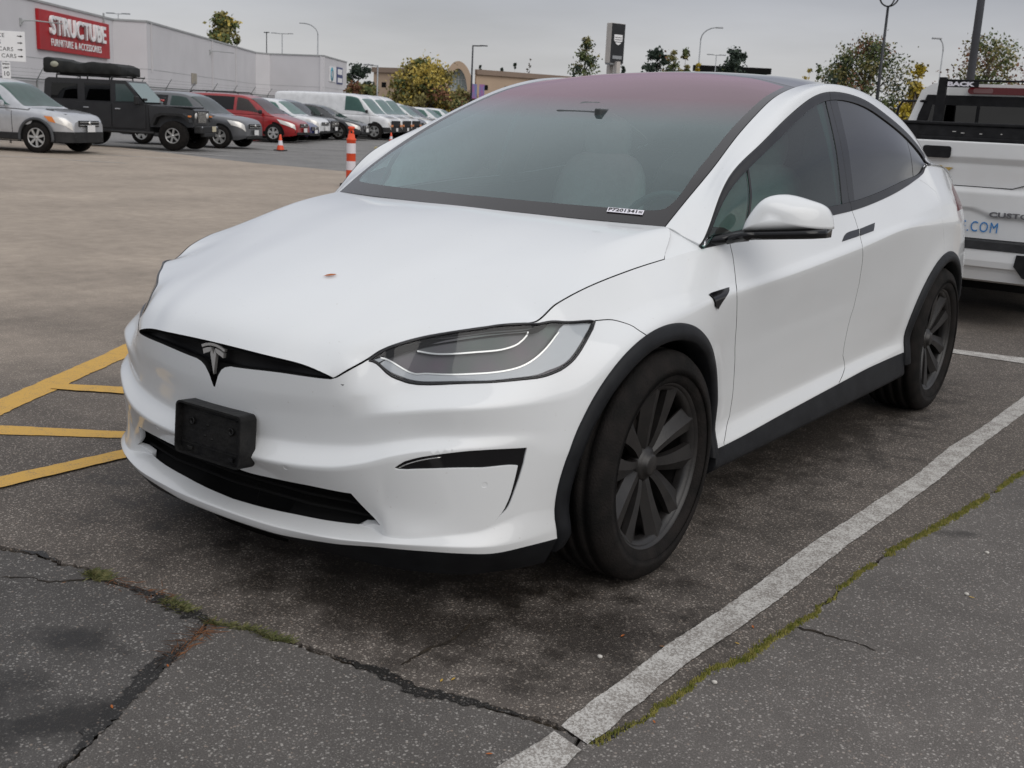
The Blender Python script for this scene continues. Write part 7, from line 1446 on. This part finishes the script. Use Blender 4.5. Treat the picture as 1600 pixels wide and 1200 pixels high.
# ================================================ TREES
BARK = mottled('bark', (.10, .085, .07), (.15, .13, .11), 9, .9, .2, .5)
def leafmat(name, a, b_): return mottled(name, a, b_, 2.5, .65, .25)
LG = leafmat('leaf_green', (.12, .145, .055), (.085, .11, .045)); LDG = leafmat('leaf_dark_green', (.045, .065, .045), (.03, .045, .035)); LY = leafmat('leaf_yellow', (.52, .40, .09), (.40, .32, .09)); LO = leafmat('leaf_olive', (.24, .21, .08), (.17, .155, .06)); LR = leafmat('leaf_russet', (.22, .10, .055), (.15, .075, .045)); LBY = leafmat('leaf_bright_yellow', (.52, .40, .04), (.38, .30, .04))
def tree(name, label, pos, H, W_, mats, weights, seed, z0=.25, shape='round', n=2600, leaf=.13, clumps=46, density=1.0, group=None):
    r = np.random.default_rng(seed); t_ = thing(name, label, 'tree', pos, 0, group); mb = MB(); base = H*z0
    mb.tube([(0, 0, 0), (r.normal()*.05*H*.2, r.normal()*.05*H*.2, base), (r.normal()*.1, r.normal()*.1, H*.55), (0, 0, H*.93)], [W_*.045+.04, W_*.035+.03, W_*.02+.02, .01], 7)
    cs = []
    for k in range(clumps):
        if shape == 'cone':
            h = r.random()**1.15; rad = (1-h)*W_/2*(.35+.65*r.random()**.4)*(1 if r.random() > .15 else 1.25); z = base+h*(H-base)
        elif shape == 'tall':
            h = r.random(); rad = W_/2*math.sin(math.pi*min(1, h*.85+.12))**.7*r.random()**.5; z = base+h*(H-base)
        else:
            h = r.random(); rad = W_/2*math.sqrt(max(0, 1-(2*h-.85)**2/1.33))*(.25+.75*r.random()**.45); z = base+h*(H-base)
        a = r.random()*6.283; rad *= 1+.22*r.normal()*.5; c_ = np.array([rad*math.cos(a), rad*math.sin(a), z]); cs.append((c_, h))
        if k % 2 == 0: z1 = max(base*.8, z-rad*.7-.1*H*.3); mb.tube([(0, 0, z1), tuple(c_*[.5, .5, 1]-[0, 0, (z-z1)*.35]), tuple(c_)], [.018*W_*.6+.01, .010*W_*.5+.006, .004], 4, False)
    mb.build('trunk', BARK, t_)
    V = []; F = []; mi = []; per = int(n*1.5)//clumps
    for c_, h in cs:
        sg = W_*(.085 if shape != 'cone' else .075)*(1-.4*h if shape == 'cone' else 1)*r.uniform(.7, 1.3); m_ = r.choice(len(mats), p=weights); k_ = int(per*density*r.uniform(.6, 1.4))
        P = c_+r.normal(size=(k_, 3))*[sg, sg, sg*.75]; A1 = r.normal(size=(k_, 3)); A1 /= np.linalg.norm(A1, axis=1, keepdims=True); B1 = np.cross(A1, r.normal(size=(k_, 3))); B1 /= np.linalg.norm(B1, axis=1, keepdims=True); s_ = leaf*1.45*r.uniform(.6, 1.3, size=(k_, 1))
        for p, a1, b1, q in zip(P, A1, B1, s_):
            i = len(V); V += [tuple(p-a1*q), tuple(p+b1*q*.62), tuple(p+a1*q), tuple(p-b1*q*.62)]; F.append((i, i+1, i+2, i+3)); mi.append(m_ if r.random() > .10 else int(r.choice(len(mats), p=weights)))
    me = bpy.data.meshes.new('crown'); me.from_pydata(V, [], F); me.update()
    for m in mats: me.materials.append(m)
    me.polygons.foreach_set('material_index', mi); o = bpy.data.objects.new('crown', me); C.objects.link(o); o.parent = t_; return t_
tree('autumn_tree', 'broad yellow and olive autumn tree in front of the mall', (-59.222, 69.222, 0.000), 5.2, 4.5, [LY, LO, LG, LR], [.50, .34, .13, .03], 1, .18, n=5200, leaf=.11, clumps=75)
tree('pine_tree', 'rounded dark pine between the grey store and the mall', (-119.677, 124.646, 0.000), 7.6, 3.7, [LDG, LG], [.9, .1], 2, .15, n=2200, leaf=.16, clumps=34)
tree('red_leaved_tree', 'small russet tree beside the corner of the grey store', (-78.199, 80.956, 0.000), 3.7, 2.5, [LR, LO], [.75, .25], 3, .05, n=1800, leaf=.11, clumps=34)
tree('bushy_tree', 'low olive green tree left of the mall lamp post', (-77.151, 81.703, 0.000), 3.6, 2.3, [LO, LG, LR], [.5, .35, .15], 4, .05, n=1700, leaf=.12, clumps=40)
tree('russet_bush', 'wide russet bush under the mall arch', (-74.753, 93.517, 0.000), 3.6, 4.2, [LR, LO], [.8, .2], 5, .02, n=2600, leaf=.12, clumps=40)
tree('russet_bush', 'low yellow brown shrub right under the yellow tree', (-66.931, 73.832, 0.000), 2.3, 3.0, [LO, LR, LY], [.5, .3, .2], 6, .02, n=1200, leaf=.10, clumps=24)
tree('skyline_tree', 'green and yellow tree top rising over the grey store roof', (-120.115, 99.072, 0.000), 12.4, 4.6, [LG, LO, LY], [.45, .35, .2], 7, .45, 'tall', n=2200, leaf=.2, clumps=44)
tree('skyline_tree', 'lower bushy tree top at the end of the grey store roof', (-118.571, 100.173, 0.000), 9.8, 1.8, [LG, LO], [.6, .4], 8, .5, 'tall', n=500, leaf=.18, clumps=14)
tree('young_tree', 'loose conical green tree left of the pylon sign', (-39.110, 62.088, 0.000), 6.5, 3.4, [LG, LDG, LO], [.6, .2, .2], 9, .3, 'cone', n=1500, leaf=.07, clumps=46)
for i, (px_, D_, H_, W_, lb) in enumerate(((-1, 0, 0, 0, ''),)): pass
tree('conifer', 'small dark conifer just right of the pylon sign', (-97.681, 165.588, 0.000), 10.6, 2.6, [LDG], [1], 10, .2, 'cone', n=700, leaf=.2, clumps=22)
tree('conifer', 'tiny conifer tip, second to the right of the pylon sign', (-106.458, 184.593, 0.000), 9.6, 1.6, [LDG], [1], 11, .2, 'cone', n=300, leaf=.2, clumps=14)
tree('conifer', 'dark conifer tip above the mall beside the black lamp post', (-155.180, 200.384, 0.000), 12.3, 2.2, [LDG], [1], 12, .3, 'cone', n=500, leaf=.2, clumps=18)
tree('conifer', 'little conifer tip left above the right wing of the mall', (-157.471, 211.381, 0.000), 12.0, 1.8, [LDG], [1], 13, .3, 'cone', n=400, leaf=.2, clumps=16)
tree('conifer', 'little conifer tip right above the right wing of the mall', (-155.038, 213.116, 0.000), 13.0, 2.0, [LDG], [1], 14, .3, 'cone', n=400, leaf=.2, clumps=16)
tree('bare_tree', 'thin bare grey tree above the mall roof', (-140.335, 198.336, 0.000), 13.2, 1.6, [BARK], [1], 15, .3, 'tall', n=260, leaf=.1, clumps=22)
tree('round_tree', 'dense dark green round tree on the skyline behind the roof', (-52.818, 96.523, 0.000), 8.0, 3.1, [LDG, LR], [.85, .15], 16, .2, n=2400, leaf=.12, clumps=40)
tree('poplar_tree', 'upright olive tree beside the dark round tree', (-49.025, 92.912, 0.000), 8.3, 1.7, [LO, LG], [.5, .5], 17, .25, 'tall', n=900, leaf=.11, clumps=24)
tree('poplar_tree', 'thin feathery olive tree left of the bright yellow bush', (-48.239, 93.472, 0.000), 8.0, 2.2, [LO, LG], [.6, .4], 18, .25, 'cone', n=900, leaf=.11, clumps=26)
tree('yellow_bush', 'bright yellow leaved bush under the curved street light', (-44.886, 89.547, 0.000), 6.6, 1.5, [LBY, LY], [.7, .3], 19, .2, 'cone', n=900, leaf=.1, clumps=22)
tree('pine_tree', 'spreading dark pine above the teal building', (-51.108, 110.373, 0.000), 9.1, 3.6, [LDG, LG], [.92, .08], 20, .3, n=2400, leaf=.14, clumps=34)
tree('maple_tree', 'large green and rust maple behind the four headed lamp post', (-15.103, 47.624, 0.000), 5.2, 3.7, [LG, LO, LR, LDG], [.40, .30, .12, .18], 21, .12, 'round', n=8200, leaf=.048, clumps=90)
tree('maple_tree', 'small dark green tree at the left foot of the large maple', (-17.447, 51.005, 0.000), 4.6, 1.1, [LDG, LG], [.6, .4], 22, .12, 'tall', n=1000, leaf=.062, clumps=26)
tree('yellow_tree', 'feathery yellow tree between the maple and the pickup', (-10.693, 40.664, 0.000), 3.85, 1.9, [LY, LBY, LO], [.5, .3, .2], 23, .1, 'cone', n=1900, leaf=.055, clumps=46)
tree('red_green_tree', 'sparse green and red tree behind the thick grey pole', (-10.197, 48.595, 0.000), 5.3, 3.6, [LG, LO, LR], [.42, .38, .20], 24, .15, 'round', n=4600, leaf=.05, clumps=80)
tree('small_tree', 'tiny green tree just left of the sparse red tree', (-12.692, 51.869, 0.000), 4.2, .5, [LG], [1], 25, .2, 'tall', n=250, leaf=.06, clumps=12)
tree('small_tree', 'tiny yellow green shrub on the horizon right of the car roof', (-38.803, 100.199, 0.000), 7.0, 1.0, [LO, LY], [.6, .4], 26, .3, n=300, leaf=.1, clumps=12)
tree('small_tree', 'small upright green tree on the horizon right of the car roof', (-38.115, 100.689, 0.000), 7.4, .55, [LG], [1], 27, .3, 'tall', n=300, leaf=.1, clumps=12)
# ================================================ FALLEN LEAVES AND STONES
LFO = mottled('fallen_orange', (.42, .12, .02), (.30, .09, .02), 60, .6); LFY = mottled('fallen_yellow', (.50, .32, .04), (.40, .25, .05), 60, .6); LFB = mottled('fallen_brown', (.22, .11, .05), (.16, .08, .04), 60, .7)
def leaf_obj(p, s_, mat, label, seed, nrm=None):
    r = np.random.default_rng(seed); mb = MB(); a = r.random()*6.28; out_ = [(-1, 0), (-.6, .28), (0, .38), (.55, .25), (1, 0), (.5, -.26), (-.1, -.36), (-.65, -.25)]; V = [(x*s_, y*s_, (abs(y)*.35+.08*x*x)*s_) for x, y in out_]+[(0, 0, 0), (-1.35*s_, .02*s_, .05*s_)]
    mb.add(V, [(i, (i+1) % 8, 8) for i in range(8)]+[(0, 9, 7)]); o = mb.build('fallen_leaf', mat); z = Vector(nrm or (0, 0, 1)); q = z.to_track_quat('Z', 'Y'); o.rotation_mode = 'QUATERNION'
    from mathutils import Quaternion
    o.rotation_quaternion = q @ Quaternion((0, 0, 1), a); o.location = p; return tag(o, label, 'leaf', 'fallen leaves on the ground' if nrm is None else None)
hu, hv = FEAT['hoodleaf'][0]; hp = HOOD(np.array([hu]), np.array([hv]))[0]; hn = SH.normal(np.array([[hu, hv]]))[0]
lf = leaf_obj(tuple(hp+hn*.003), .020, LFO, 'single orange leaf lying on the white hood', 3, tuple(hn))
names_ = ['orange leaf beside the moss near the bottom of the white line', 'small yellow leaf in the dark crack below the bumper', 'orange leaf right of the moss halfway up', 'pale yellow leaf between the white line and the moss', 'white pebble left of the white line', 'pale chip on the slab right of the lower moss', 'yellow leaf in the dark crack near the middle bottom', 'brown leaf at the crack junction', 'rust leaf on the front slanting crack', 'orange leaf low on the slanting crack', 'brown leaf by the left grass tuft', 'tan leaf right of the left grass tuft', 'yellow orange leaf alone on the right slab', 'tiny white chip near the top of the right slab', 'small orange crumb left of the white line', 'tan leaf at the far right slab edge', 'tiny orange leaf at the bottom near the white line', 'tiny tan chip left of the white line', 'tiny pale chip on the right slab']
mats_ = [LFO, LFY, LFO, LFY, None, None, LFY, LFB, LFO, LFO, LFB, LFB, LFY, None, LFO, LFB, LFO, LFB, None]
for i, (p, nm_, m_) in enumerate(zip(GR['leaves'][1:], names_, mats_)):
    if m_: leaf_obj((p[0], p[1], .003), .007+.003*((i*37) % 5)/5, m_, nm_, 70+i)
    else:
        mb = MB(); blob(mb, (0, 0, .004), (.016, .012, .009), 2.4, 8, 5); o = mb.build('pebble', mottled('pale_stone', (.5, .47, .42), (.6, .58, .54), 60, .8)); o.location = (p[0], p[1], 0); tag(o, nm_.replace('leaf', 'pebble'), 'pebble', 'loose pale pebbles')
